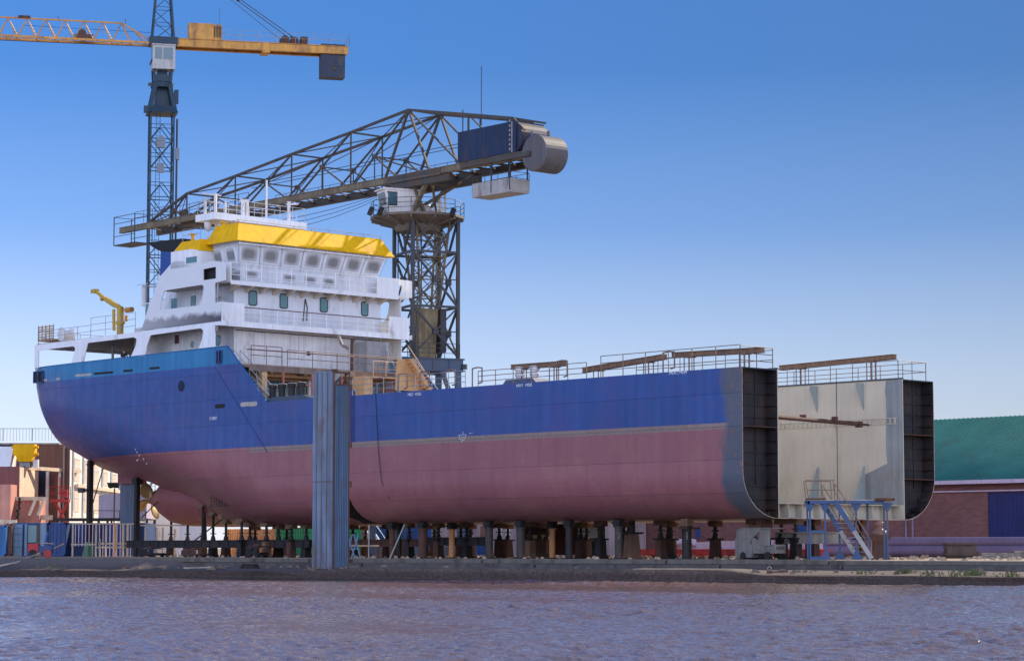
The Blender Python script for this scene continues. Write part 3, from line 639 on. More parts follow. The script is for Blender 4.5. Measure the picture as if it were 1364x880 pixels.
# welded doubling line, draught marks, slots
wl = MB(); pa, pb = S.X(286, 489, -.01), S.X(356, 602, -.01)
wl.bar((-.01, pa.y, pa.z), (-.01, pb.y, pb.z), .02, .07); wl.build('seam_line', contbl, aft)
def on_hull(x, y):
    v = 0
    for _ in range(12): p = S.X(x, y, v); v = HB - hb(p.y, p.z)
    return S.X(x, y, v)
slot_lit = paint('painted_slot_daylight', (.42, .38, .34), .6, .4, 8);  # pale plates imitate daylight through the slots, black ones the dark inside
for x0, x1, yc in ((58, 79, 506), (101, 121, 500), (126, 150, 497.5), (165, 176, 494), (200, 212, 490.5), (288, 298, 541), (286, 300, 542), (322, 331, 538.5), (333, 341, 538)):
    if x0 == 286: continue
    p, q2 = on_hull(x0, yc), on_hull(x1, yc - (x1 - x0) * .08); f = MB(); off = Vector((-.012, 0, 0)); sw = .085 if x0 < 280 else .15
    L_ = 8; d = (q2 - p); pts = []
    for i in range(9): a = math.pi / 2 + math.pi * i / 8; pts.append(p + Vector((0, 0, 0)) + Vector((0, -math.cos(a) * sw, math.sin(a) * sw)))
    for i in range(9): a = -math.pi / 2 + math.pi * i / 8; pts.append(q2 + Vector((0, -math.cos(a) * sw, math.sin(a) * sw)))
    f.plate([w_ + off for w_ in pts], (.03, 0, 0))
    o = f.build('freeing_port', black if x0 in (165, 200, 126, 288) else slot_lit, aft)
for x, y in ((241.5, 514),):
    p = on_hull(x, y); f = MB(); f.lathe((p.x - .02, p.y, p.z), [(0, -.01), (.36, -.01), (.4, 0), (.4, .03)], 20, 'x'); f.build('porthole', dbl, aft)
for x0, y0, x1, y1 in ((50, 494, 58, 510), (289, 466.5, 296, 484)):
    a, b2 = on_hull(x0, y1), on_hull(x1, y0); d_ = min(a.x, b2.x) - .03
    f = MB(); f.plate([(d_, a.y, a.z), (d_, b2.y, a.z), (d_, b2.y, b2.z), (d_, a.y, b2.z)], (.05, 0, 0)); fo = f.build('mooring_opening', black, aft)
    h = MB(); h.tube((d_ - .05, (a.y + b2.y) / 2, a.z), (d_ - .05, (a.y + b2.y) / 2, b2.z), .05, 8)
    for c in ((a.y, a.z, b2.y, a.z), (b2.y, a.z, b2.y, b2.z), (b2.y, b2.z, a.y, b2.z), (a.y, b2.z, a.y, a.z)): h.bar((d_ - .02, c[0], c[1]), (d_ - .02, c[2], c[3]), .06, .08)
    h.build('roller_frame', contbl, fo)
mk = MB()
for x, y in ((181, 598), (183, 602), (186, 606), (184, 612), (192, 611), (196, 617), (183, 613)):
    p = on_hull(x, y); mk.box(p.x - .05, p.x - .02, p.y - .035, p.y + .035, p.z - .05, p.z + .05)
mk.build('draught_marks', whitel, aft)
p = S.X(284, 557, -.01); text_on(aft, 'E 0887', -.012, p.y, p.z - .1, .32, whitel)
# suction grating low on the red side
p = on_hull(293, 667); gr = MB()
for i in range(5): gr.bar((p.x - .05, p.y - 1, p.z - .35 + i * .18), (p.x - .12, p.y + 1, p.z - .35 + i * .18), .03, .03)
for i in range(7): gr.bar((p.x - .05, p.y - 1 + i * .33, p.z - .4), (p.x - .05, p.y - 1 + i * .33, p.z + .4), .03, .03)
gr.build('grating', dark, aft)

# ------------------------------------------------------------------ superstructure (parts of the stern section)
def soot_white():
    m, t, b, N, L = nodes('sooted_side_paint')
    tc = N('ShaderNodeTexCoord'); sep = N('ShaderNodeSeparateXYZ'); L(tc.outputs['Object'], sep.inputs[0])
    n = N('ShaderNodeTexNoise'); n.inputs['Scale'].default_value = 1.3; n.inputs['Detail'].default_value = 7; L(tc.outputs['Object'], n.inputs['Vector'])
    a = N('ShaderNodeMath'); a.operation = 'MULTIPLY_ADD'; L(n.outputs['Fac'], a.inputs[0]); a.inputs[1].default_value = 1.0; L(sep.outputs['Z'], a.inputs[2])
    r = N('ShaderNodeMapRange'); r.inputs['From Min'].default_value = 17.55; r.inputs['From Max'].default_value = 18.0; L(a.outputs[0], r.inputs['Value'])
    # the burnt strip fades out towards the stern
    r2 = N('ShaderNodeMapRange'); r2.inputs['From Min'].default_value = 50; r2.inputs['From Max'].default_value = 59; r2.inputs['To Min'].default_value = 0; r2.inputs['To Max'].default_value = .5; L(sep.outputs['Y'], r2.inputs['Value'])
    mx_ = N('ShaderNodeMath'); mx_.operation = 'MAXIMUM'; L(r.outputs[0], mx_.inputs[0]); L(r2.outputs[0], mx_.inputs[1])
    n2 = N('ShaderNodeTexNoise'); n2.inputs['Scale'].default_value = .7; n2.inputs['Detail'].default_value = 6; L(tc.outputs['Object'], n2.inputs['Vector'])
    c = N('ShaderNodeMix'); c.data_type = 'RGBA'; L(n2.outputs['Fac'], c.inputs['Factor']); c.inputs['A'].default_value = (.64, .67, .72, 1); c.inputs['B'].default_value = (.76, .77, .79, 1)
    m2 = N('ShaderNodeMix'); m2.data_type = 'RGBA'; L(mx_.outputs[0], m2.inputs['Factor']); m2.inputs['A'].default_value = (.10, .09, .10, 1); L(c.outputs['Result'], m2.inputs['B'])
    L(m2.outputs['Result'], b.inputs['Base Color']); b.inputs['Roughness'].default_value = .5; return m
sootw = soot_white(); railw = paint('bright_rail_white', (.85, .85, .86), .35, .03, 2)
def SX(pts, v=0.0): return [S.X(x, y, v) for x, y in pts]
def mir(pts): return [Vector((BM - p.x, p.y, p.z)) for p in pts]
# lower side screen with cut-outs
lo = SX([(45.8, 459.8), (45.8, 490.3), (51, 489.6), (51.3, 466.6), (97, 461.0), (100, 463), (99.6, 467), (95, 484), (111, 481.2), (116.5, 457.5), (118, 456.5), (178, 449), (182, 451.5), (180.5, 461), (174, 475),
         (193, 474), (195.5, 460), (200, 447), (202, 446), (267, 437), (270.5, 440), (269, 452), (264, 465.5), (286, 462.5), (286, 433), (299.5, 433), (300, 426.6)])
for f in (lo, mir(lo)):
    mb = MB(); d = .07 if f is lo else -.07; mb.plate(f, (d, 0, 0)); mb.build('side_screen', white if f is not lo else white, aft)
# the stern edge of the sheltered deck
mb = MB(); mb.box(.1, BM - .1, 73.5, 73.6, 16.2, 16.65); 
for v in (.1, 4.2, 8.7, 13.2, BM - .2): mb.box(v, v + .12, 73.48, 73.6, 14.6, 16.3)
mb.box(4.1, 4.25, 69, 69.15, 13.8, 16.4); mb.box(12, 12.15, 69, 69.15, 13.8, 16.4); mb.build('stern_frame', white, aft)
# upper side screen
up = SX([(188, 439.8), (192, 428), (199, 404), (206, 389), (211.5, 370), (230, 349), (238, 346.8), (258, 349), (270.5, 350.6), (284, 347.2), (300.3, 349.4), (300.3, 373), (286, 377), (286, 402.8), (294.8, 402), (294.8, 426.8), (290, 427)])
h5 = SX([(219, 387.5), (222, 386.5), (269, 379), (271, 381), (271, 385), (269, 398), (265, 407), (213.5, 412.5), (214.5, 400)])
h6 = SX([(270.5, 358.5), (287.5, 355.3), (287.5, 370.8), (270.5, 373.3)])
mb = MB(); mb.plate(up, (.07, 0, 0), [h5, h6]); mb.build('side_screen', sootw, aft)
mb = MB(); mb.plate(mir(up), (-.07, 0, 0), [mir(h5), mir(h6)]); mb.build('side_screen', white, aft)
# decks
dm = paint('deck_underside', (.42, .38, .34), .7, .12, 1, 0, (.25, .17, .12), .3)
mb = MB(); mb.box(.1, BM - .1, 48.6, 66, 13.62, 13.75); mb.box(.5, BM - .5, 66, 74.2, 13.62, 13.75); mb.build('poop_deck', dm, aft)
mb = MB(); mb.box(.08, BM - .08, 49.05, 73.5, 16.42, 16.58); mb.build('boat_deck', dm, aft)
mb = MB(); mb.box(.08, BM - .08, 49.9, 57.2, 19.48, 19.62); mb.box(.8, 16.45, 49.0, 49.9, 19.5, 19.64); mb.build('bridge_deck', dm, aft)
# deckhouses: level one (weathered), level two
def wallbox(v0, v1, s0, s1, z0, z1, mat, name='deckhouse_wall'):
    m_ = MB(); m_.box(v0, v1, s0, s1, z0, z1); return m_.build(name, mat, aft)
wallbox(1.87, 15.6, 50.0, 60.5, 13.3, 16.42, whitew)
m_ = MB()
for v_ in (3.6, 4.6, 6.9, 7.7, 12.6): m_.box(v_, v_ + .03, 49.985, 50, 14.2, 16.2)
m_.box(3.6, 4.6, 49.985, 50, 16.17, 16.2); m_.box(6.9, 7.7, 49.985, 50, 16.17, 16.2); m_.build('wall_outline', paint('grey_outline', (.35, .34, .34), .6), aft)
m_ = MB(); m_.box(2.0, 15.5, 49.98, 50.0, 16.2, 16.26); m_.bar((8.6, 49.9, 14.9), (8.6, 50, 14.9), .25, .25); m_.build('wall_fitting', dark, aft)
l1b = wallbox(2.2, 15.2, 60.5, 63.2, 13.75, 16.42, whitew)
l2 = wallbox(1.83, 15.5, 50.0, 58.6, 16.58, 19.48, housew)
wallbox(1.83, 8.0, 58.6, 60.0, 16.58, 19.0, white)
mb = MB(); mb.box(3.0, 9.0, 56.9, 58.4, 19.0, 19.9); mb.build('casing', white, aft)
# side doors and windows behind the screens
def side_rect(name, x0, y0, x1, y1, v, mat, d=.03, fr=None):
    a, b2 = S.X(x0, y1, v), S.X(x1, y0, v); m_ = MB(); m_.box(v - d, v, a.y, b2.y, a.z, b2.z); o = m_.build(name, mat, aft)
    if fr:
        f = MB(); w = .06
        for q in ((a.y, b2.y, a.z - w, a.z), (a.y, b2.y, b2.z, b2.z + w)): f.box(v - d - .02, v, *q)
        lo_, hi = min(a.y, b2.y), max(a.y, b2.y)
        f.box(v - d - .02, v, lo_ - w, lo_, a.z - w, b2.z + w); f.box(v - d - .02, v, hi, hi + w, a.z - w, b2.z + w); f.build('frame', fr, o)
    return o
dw = paint('door_white', (.62, .60, .57), .5, .08, 1)
m_ = MB(); a_, b_ = S.X(270.5, 373, .1), S.X(287.5, 356, .1); m_.box(.4, .45, a_.y + .3, b_.y - .3, a_.z - .2, b_.z + .2); m_.box(.1, 2.0, a_.y + .1, b_.y - .1, b_.z + .02, b_.z + .06); m_.build('shade_backing', black, aft)  # black sheet put behind the cut-out to paint its shade
side_rect('door', 202, 453, 227, 474, 1.87, dw, .04, whitew); side_rect('door', 249, 447, 262, 468, 1.87, dw, .04, whitew)
side_rect('louvre', 233, 446, 238.5, 458, 1.87, rust, .03)
side_rect('side_window', 228, 397, 236.5, 412, 1.83, teal, .02, white); side_rect('side_window', 254, 393, 262, 408, 1.83, teal, .02, white)
side_rect('side_window', 194, 404, 199, 420, 1.83, teal, .02, white)
for x, y, r_, v in ((256, 458.5, .2, 1.82), (289.5, 453, .32, 1.82)):
    p = S.X(x, y, v); m_ = MB(); m_.lathe((v, p.y, p.z), [(0, -.02), (r_, -.02), (r_ * 1.2, 0), (r_ * 1.2, .05)], 18, 'x'); m_.build('round_window', teal, aft)
m_ = MB(); m_.tube((1.6, 52.2, 16.6), (1.6, 52.2, 18.5), .05); m_.tube((1.6, 52.2, 18.5), (1.6, 51.3, 18.7), .05); m_.tube((.1, 49.6, 16.0), (.1, 49.6, 19.4), .06); m_.build('vent_pipe', galv, aft)
# wheelhouse: walls lean outwards to the top
WH = MB(); b0 = [(2.35, 50.0, 19.62), (15.05, 50.0, 19.62), (15.05, 55.9, 19.62), (2.35, 55.9, 19.62)]
bm_ = [(2.35, 50.0, 20.85), (15.05, 50.0, 20.85), (15.05, 55.9, 20.85), (2.35, 55.9, 20.85)]; tp = [(1.9, 49.4, 22.62), (15.5, 49.4, 22.62), (15.5, 55.9, 22.62), (1.9, 55.9, 22.62)]
WH.grid([b0, bm_, tp], True); WH.add(tp, [(0, 1, 2, 3)]); wh = WH.build('wheelhouse', housew, aft)
def whp(v, z, off=.03):    # point on the leaning front, v measured at mid level
    f = (z - 20.85) / 1.77; s_ = 50.0 - .6 * max(0, f); vv_ = HB + (v - HB) * (6.35 + .45 * max(0, f)) / 6.575
    return Vector((vv_, s_ - off, z))
for i in range(7):
    v0 = 1.95 + i * 13.5 / 7; v1 = v0 + 13.5 / 7
    a = [whp(v0 + .22, 21.2, .025), whp(v1 - .22, 21.2, .025), whp(v1 - .22, 22.3, .025), whp(v0 + .22, 22.3, .025)]
    m_ = MB(); m_.plate(a, (0, .02, 0)); pn = m_.build('front_window', frost, aft)
    f = MB(); 
    for p, q_ in zip(a, a[1:] + a[:1]): f.bar(p, q_, .05, .05)
    f.build('window_frame', white, pn)
m_ = MB()
for i in range(8): m_.bar(whp(1.95 + i * 13.5 / 7, 20.9, .02), whp(1.95 + i * 13.5 / 7, 22.55, .02), .03, .03)
m_.build('panel_seams', paint('grey_sealant', (.3, .3, .32), .6), aft)
for x in (335, 385, 413, 438):
    p = S.Y(x, 361, 50.0); m_ = MB(); m_.box(p.x - .62, p.x + .62, 49.96, 50, 20.05, 20.6); pn = m_.build('lower_window', frost, aft)
    f = MB(); f.box(p.x - .68, p.x + .68, 49.95, 50, 19.98, 20.05); f.box(p.x - .68, p.x + .68, 49.95, 50, 20.6, 20.67); f.box(p.x - .68, p.x - .62, 49.95, 50, 20.05, 20.6); f.box(p.x + .62, p.x + .68, 49.95, 50, 20.05, 20.6); f.build('window_frame', white, pn)
for s0, s1 in ((50.3, 51.3), (51.9, 52.8)):
    a = []
    for s_, z in ((s0, 21.15), (s1, 21.15), (s1, 22.25), (s0, 22.25)): a.append(Vector((2.35 - .45 * (z - 20.85) / 1.77 - .03, s_, z)))
    m_ = MB(); m_.plate(a, (.02, 0, 0)); pn = m_.build('side_window', frost, aft)
    f = MB()
    for p, q_ in zip(a, a[1:] + a[:1]): f.bar(p, q_, .06, .06)
    f.build('window_frame', white, pn)
side_rect('side_window', 248, 341, 263, 351.5, .0, teal, .02, white)
# wheelhouse rear side block flush with the screen
p0, p1 = S.X(267, 350, 0), S.X(238, 347, 0); wallbox(.0, 2.3, 52.8, 55.3, 20.9, 22.15, white)
# yellow visor
def ring(v0, v1, s0, s1, z): return [(v0, s0, z), (v1, s0, z), (v1, s1, z), (v0, s1, z)]
m_ = MB(); m_.grid([ring(1.35, 16.05, 49.0, 53.0, 22.58), ring(2.05, 15.35, 49.85, 52.6, 23.97)], True); m_.grid([ring(1.35, 16.05, 49.0, 53.0, 22.58), ring(1.40, 16.0, 49.06, 53, 22.54), ring(2.1, 15.3, 49.9, 52.55, 23.9)], True)
m_.build('visor', yellow, aft)
m_ = MB(); m_.grid([ring(.55, 16.8, 52.75, 56.0, 22.12), ring(1.05, 16.3, 52.9, 55.5, 23.0)], True); m_.add(ring(1.05, 16.3, 52.9, 55.5, 22.98), [(0, 1, 2, 3)]); m_.build('rear_visor', yellow, aft)
m_ = MB(); m_.box(1.45, 15.95, 49.1, 53, 22.62, 22.7); m_.box(2.2, 15.2, 50, 52.5, 23.7, 23.8); m_.build('wheelhouse_roof', whitew, aft)
m_ = MB(); m_.box(1.7, 15.7, 49.28, 49.33, 22.36, 22.46)
for i in range(15): m_.box(1.8 + i * .99, 1.84 + i * .99, 49.25, 49.45, 22.36, 22.58)
m_.build('wiper_rail', white, aft)
m_ = MB(); rail(m_, [(2.05, 49.85, 23.95), (15.35, 49.85, 23.95)], .22, 1, 1.7, .022); rail(m_, [(2.05, 49.9, 23.95), (2.05, 52.5, 23.95)], .22, 1, 1.7, .02); m_.build('visor_rail', timber, aft)
m_ = MB(); m_.box(2.25, 2.4, 52.0, 52.15, 23.7, 24.2); m_.box(2.0, 2.6, 51.95, 52.2, 24.2, 24.28); m_.box(1.4, 1.55, 54.6, 54.8, 22.9, 23.5); m_.box(1.2, 1.75, 54.5, 54.9, 23.5, 23.58); m_.build('yellow_stand', yellow, aft)
m_ = MB(); m_.ball((1.9, 53.4, 24.2), .28, .28, .55, 12, 8); m_.tube((1.9, 53.4, 22.9), (1.9, 53.4, 23.8), .05); m_.build('dome_antenna', whitew, aft, True)
# radar platform above the roof
pf = MB(); pf.box(1.5, 9.95, 52.0, 54.4, 24.42, 24.92); pf.build('radar_platform', white, aft)
m_ = MB()
for v in (2.6, 5.8, 9.0): m_.box(v - .12, v + .12, 52.9, 53.4, 22.9, 24.42)
m_.build('platform_support', white, aft)
def mast(v, s_, h, r_, n='mast'):
    m_ = MB(); m_.tube((v, s_, 24.92), (v, s_, 24.92 + h), r_, 8); m_.tube((v, s_, 24.92 + h), (v, s_, 24.95 + h), r_ * 1.5, 8); m_.build(n, whitew, aft)
for v, s_, h, r_ in ((2.7, 53.6, 1.6, .12), (4.9, 53.2, 1.35, .16), (5.25, 53.2, 1.35, .14), (6.6, 52.6, 2.9, .075), (8.7, 52.6, 1.5, .12), (1.9, 53.8, 1.2, .1), (3.9, 54.0, 1.2, .08)): mast(v, s_, h, r_)
m_ = MB(); m_.tube((8.5, 52.6, 26.2), (9.5, 52.5, 26.35), .07); m_.tube((4.6, 52.4, 26.2), (4.2, 52.4, 25.4), .05); m_.bar((1.5, 53.6, 26.45), (3.2, 53.6, 26.45), .09, .09); m_.bar((2.3, 54, 26.0), (3.6, 54, 26.0), .06); m_.build('mast_arm', whitew, aft)
m_ = MB(); rail(m_, [(1.6, 54.3, 24.92), (1.6, 52.1, 24.92), (9.85, 52.1, 24.92), (9.85, 54.3, 24.92), (1.6, 54.3, 24.92)], 1.05, 3, 1.2, .016); m_.build('railing', whitew, aft)
m_ = MB(); rail(m_, [(1.1, 55.4, 23.0), (1.1, 53.2, 23.0)], .9, 2, 1.0, .02); m_.build('railing', galv, aft)
# bridge deck rail, bridge wing ends
m_ = MB(); m_.box(.78, .84, 49.0, 50, 19.5, 20.95); m_.build('bridge_bulwark', white, aft)
m_ = MB(); m_.box(14.4, 16.42, 48.98, 49.04, 19.5, 20.95); m_.box(16.36, 16.42, 49.04, 50, 19.5, 20.95); m_.build('bridge_bulwark', white, aft)
m_ = MB(); rail(m_, [(.85, 49.03, 19.64), (14.4, 49.03, 19.64)], 1.28, 3, 1.35, .03); m_.build('railing', railw, aft)
m_ = MB(); m_.box(.8, 16.42, 48.97, 49.03, 19.36, 19.66); m_.build('bridge_deck_edge', white, aft)
m_ = MB()
for i in range(12): v = 1.5 + i * 1.25; m_.plate([(v, 49.05, 19.5), (v, 50, 19.5), (v, 50, 18.95), (v, 49.05, 19.32)], (.22, 0, 0))
m_.build('deck_bracket', paint('cream_bracket', (.66, .58, .46), .6, .08), aft)
# boat deck balcony at the front
m_ = MB(); m_.box(0, 2.0, 48.95, 49.02, 16.35, 18.03); m_.box(2.0, 15.5, 48.95, 49.02, 16.35, 16.75); m_.box(15.5, 17.45, 48.95, 49.02, 16.35, 18.03); m_.box(17.38, 17.45, 49.02, 50, 16.4, 18.03); m_.build('balcony_front', white, aft)
m_ = MB(); rail(m_, [(2.0, 49.0, 16.75), (15.5, 49.0, 16.75)], 1.02, 3, 1.5, .03); m_.build('railing', railw, aft)
m_ = MB(); m_.tube((2.0, 49.0, 17.78), (15.5, 49.0, 17.78), .045, 6); m_.build('hand_rail', brownr, aft)
for x0, x1, y0, y1 in ((331, 342, 388, 406), (372.5, 383, 392, 410), (426, 436, 397, 415), (481, 490, 402.5, 420)):
    a, b2 = S.Y(x0, y1, 50), S.Y(x1, y0, 50); m_ = MB(); z0, z1 = a.z, b2.z; c = .1
    P = [(a.x + c, 49.97, z0), (b2.x - c, 49.97, z0), (b2.x, 49.97, z0 + c), (b2.x, 49.97, z1 - c), (b2.x - c, 49.97, z1), (a.x + c, 49.97, z1), (a.x, 49.97, z1 - c), (a.x, 49.97, z0 + c)]
    m_.plate(P, (0, .03, 0)); pn = m_.build('front_window', teal, aft)
    f = MB(); Q_ = [Vector(p) for p in P]
    for p, q_ in zip(Q_, Q_[1:] + Q_[:1]): f.bar(p, q_, .035, .06)
    f.build('window_frame', dark, pn)
m_ = MB(); p = S.Y(408, 395, 49.95)
m_.path([(p.x - .3, 49.94, 17.2), (p.x - .1, 49.94, 18.9), (p.x + .1, 49.94, 18.3), (p.x + .05, 49.94, 17.3)], .035, 5); m_.build('cable_loop', rubber, aft)
# gallery deck in front of the house
gl = paint('gallery_brown', (.20, .145, .12), .7, .2, 1, .1, (.34, .25, .18), .35)
m_ = MB(); m_.box(.3, 14.0, 46.0, 50.0, 13.26, 13.42); m_.box(.3, 14.0, 45.97, 46.05, 13.0, 13.44)
for v in (2.2, 5.2, 8.2, 11.2, 13.8): m_.box(v, v + .15, 46, 50, 12.9, 13.27)
m_.build('gallery_deck', gl, aft)
m_ = MB(); m_.box(1.9, 13.6, 46.9, 47.05, 12.75, 13.2); m_.box(1.9, 13.6, 48.2, 48.35, 12.6, 13.2); m_.build('gallery_girder', ochre, aft)
m_ = MB(); rail(m_, [(.5, 46.1, 13.44), (3.2, 46.1, 13.44)], 1.35, 2, 1.3, .035); rail(m_, [(3.7, 46.1, 13.44), (8.2, 46.1, 13.44), (13.9, 46.1, 13.44)], 1.2, 2, 2.2, .03); m_.tube((.2, 46.15, 14.5), (14, 46.15, 14.5), .05, 5); m_.build('railing', brownr, aft)
pb_ = paint('pale_blue_bulkhead', (.22, .42, .60), .5, .06, .6, .06)
m_ = MB(); m_.box(.3, 17.1, 49.4, 49.5, 9.6, 13.0); m_.build('front_bulkhead', pb_, aft)
pv = S.Y(352, 510, 46.1).x
m_ = MB(); m_.box(pv - .22, pv + .22, 46.05, 49.3, 10.6, 13.2); m_.build('gallery_pillar', ochre, aft)
m_ = MB(); m_.box(9.9, 10.6, 46.3, 47, 10.6, 13.2); m_.box(13.0, 13.7, 46.3, 47.2, 10.6, 13.2); m_.box(6.8, 9.5, 47.6, 47.8, 10.6, 12.9); m_.build('gallery_pillar', whitew, aft)
m_ = MB(); m_.box(.05, BM - .05, 36.5, 49.4, 10.0, 10.1); m_.build('main_deck', rust, aft)
m_ = MB(); 
for a_, b2 in (((3.2, 45.9), (8.5, 45.9)), ((8.5, 45.9), (13.5, 45.9))):
    m_.bar((a_[0], a_[1], 12.2), (b2[0], b2[1], 12.2), .08); m_.bar((a_[0], a_[1], 11.4), (b2[0], b2[1], 11.4), .06)
for v in (3.2, 5.8, 8.5, 11.0, 13.5): m_.box(v - .06, v + .06, 45.84, 45.96, 10.1, 13.0)
m_.build('pink_staging', paint('pink_red_frame', (.42, .16, .13), .6, .15, 2), aft)
# front hatch coaming with four dark vents
m_ = MB(); p0, p1 = S.X(413, 531, .25), S.X(350, 534, .25)
m_.plate([(.25, p0.y, 10.5), (.25, p1.y, 10.5), (.25, p1.y - .1, ZT + .14), (.25, p1.y - 1.2, ZT + .33), (.25, p0.y + .8, ZT + .33), (.25, p0.y, ZT + .1)], (1.4, 0, 0)); vb = m_.build('vent_box', paint('dark_blue_grey', (.06, .08, .12), .5, .15), aft)
for x in (363.5, 376, 389, 402):
    p = S.X(x, 530, .9); v = MB(); v.lathe((.9, p.y, ZT + .3), [(0, 0), (.26, 0), (.26, .7), (.33, .72), (.33, .92), (.3, .95), (0, .97)], 14); v.build('vent', dark, vb)
    v = MB(); v.lathe((.9, p.y, ZT + 1.27), [(0, .01), (.3, .0), (.3, -.03)], 14); v.build('vent_cap', whitew, vb)
# inclined ladder along the sloping bulwark
m_ = MB(); A_, B2 = Vector((.35, 48.0, 13.6)), Vector((.35, 44.1, ZT + .1)); up_ = Vector((0, 0, 1))
for dv in (0, .6):
    o_ = Vector((dv, 0, 0)); m_.bar(A_ + o_, B2 + o_, .05, .22); m_.tube(A_ + o_ + up_, B2 + o_ + up_, .03); m_.tube(A_ + o_ + up_ * .5, B2 + o_ + up_ * .5, .022)
    for i in range(5): p = A_.lerp(B2, i / 4) + o_; m_.tube(p, p + up_, .025)
for i in range(12): p = A_.lerp(B2, (i + .5) / 12); m_.box(p.x, p.x + .6, p.y - .12, p.y + .12, p.z - .02, p.z + .02)
m_.build('ladder', galv, aft)
m_ = MB(); pq = S.Y(469, 470, 48); m_.path([(pq.x, 48, 13.4), (pq.x, 48, 15.75), (pq.x + .12, 48.0, 15.95), (pq.x + .5, 48.6, 16.0)], .13, 8); m_.build('downpipe', rust, aft)
m_ = MB(); m_.path([(pq.x - .2, 48.1, 15.3), (pq.x - .7, 48.3, 15.5), (pq.x - .9, 48.5, 16.2)], .12, 8); m_.build('flexible_duct', galv, aft)
m_ = MB(); pc = S.Y(517, 470, 47.5)
for dv, ds in ((-.7, -.5), (.7, -.5), (.5, .7), (-.5, .7)): m_.tube((pc.x, 47.5, 15.2), (pc.x + dv, 47.5 + ds, 13.3), .06)
m_.tube((pc.x, 47.5, 13.4), (pc.x, 47.5, 15.9), .07); m_.box(pc.x - 1.6, pc.x + .3, 48, 50.5, 13.4, 15.9)
m_.build('tripod_frame', galv, aft)
# orange inclined stairway down to the main deck
m_ = MB(); a_, b_ = S.Y(549, 479, 44.2), S.Y(574, 522, 44.2)
m_.plate([(a_.x, 44.2, a_.z), (a_.x - 1.4, 44.2, a_.z), (a_.x - 1.6, 44.2, b_.z), (b_.x, 44.2, b_.z)], (0, .08, 0)); m_.bar((a_.x, 44.15, a_.z), (b_.x, 44.15, b_.z), .12, .16)
m_.bar((a_.x - .9, 43.2, a_.z - .1), (b_.x - .9, 43.2, b_.z), .1, .3); 
for i in range(9): p = Vector((a_.x - .3, 43.2, a_.z)).lerp(Vector((b_.x - .3, 43.2, b_.z)), i / 9); m_.box(p.x - .4, p.x, 43.2, 44.2, p.z - .04, p.z)
m_.box(a_.x - 3.6, a_.x - .5, 44.3, 46, 12.9, 13.0); m_.box(a_.x - 4.2, a_.x - 3.4, 44.6, 45.9, 10.2, 13.0)
m_.build('orange_stairway', ochre, aft)
m_ = MB(); rail(m_, [(a_.x - 3.6, 44.3, 13.0), (a_.x - 1.2, 44.3, 13.0)], 1.1, 2, 1.2, .035); m_.path([(a_.x - 1.3, 43.15, a_.z + .9), (b_.x - 1.1, 43.15, b_.z + .9)], .035)
m_.build('railing', paint('pale_orange_rail', (.6, .36, .22), .6), aft)
# aft deck fittings: rails, rope reel, deck crane, vents
m_ = MB(); rail(m_, [(.15, 73.4, 16.6), (.15, 66.0, 16.6)], .95, 2, 1.8, .022); rail(m_, [(.15, 66.0, 16.6), (.15, 60.0, 16.6)], 1.5, 3, 1.8, .022); rail(m_, [(17.2, 73.4, 16.6), (17.2, 60, 16.6)], .95, 2, 1.8, .022); rail(m_, [(.15, 73.4, 16.6), (17.2, 73.4, 16.6)], .95, 2, 1.8, .022)
m_.build('railing', galv, aft)
m_ = MB(); a_, b_ = S.X(51, 455, .9), S.X(71, 441, .9)
for i in range(6): z = a_.z + .15 + i * .19; m_.bar((.9, a_.y, z), (.9, b_.y, z), .05, .09)
for i in range(5): y_ = a_.y + (b_.y - a_.y) * i / 4; m_.bar((.9, y_, a_.z), (.9, y_, a_.z + 1.25), .07, .07)
m_.box(.95, 2.2, min(a_.y, b_.y), max(a_.y, b_.y), a_.z, a_.z + .1); m_.build('rack', timber, aft)
p = S.X(81, 445, .9); m_ = MB(); m_.lathe((.9, p.y, p.z), [(0, 0), (.5, 0), (.55, .03), (.55, .06), (.35, .08), (.35, .9), (.55, .95), (.55, 1.0), (0, 1.0)], 18, 'x'); m_.box(.95, 1.8, p.y - .1, p.y + .1, 16.55, p.z); m_.build('rope_reel', whitew, aft)
cr = MB(); V4 = 3.2
def sx(x, y): return S.X(x, y, V4)
p = sx(160, 442); cr.box(V4 - .18, V4 + .18, p.y - .2, p.y + .2, 16.6, sx(160, 410).z); cr.box(V4 - .24, V4 + .24, p.y - .28, p.y + .28, sx(160, 432).z, sx(160, 428).z); cr.box(V4 - .5, V4 + .5, p.y - .5, p.y + .5, 16.58, 16.9)
craneyel = paint('worn_mustard_paint', (.50, .33, .04), .5, .12, 1.5, .1, (.2, .12, .04), .3); dc = cr.build('deck_crane', craneyel, aft)
cr = MB(); cr.bar(sx(163, 412), sx(141, 398), .24, .32); cr.bar(sx(141, 398), sx(127, 388), .18, .2); cr.box(V4 - .2, V4 + .2, sx(128, 388).y - .1, sx(126, 388).y + .25, sx(128, 390).z, sx(128, 385).z); cr.build('boom', craneyel, dc)
cr = MB(); cr.tube(sx(152, 440), sx(151.5, 412), .13, 10); cr.build('cylinder', craneyel, dc)
cr = MB(); cr.tube(sx(168, 413), sx(176, 412), .2, 10); cr.tube(sx(168, 420), sx(168, 428), .13, 8); cr.tube(sx(136, 396), sx(137, 399), .2, 8); cr.build('winch', craneye, dc)
cr = MB(); cr.path([sx(133, 393), sx(140, 401), sx(152, 409)], .035, 5); cr.build('hydraulic_hose', rubber, dc)
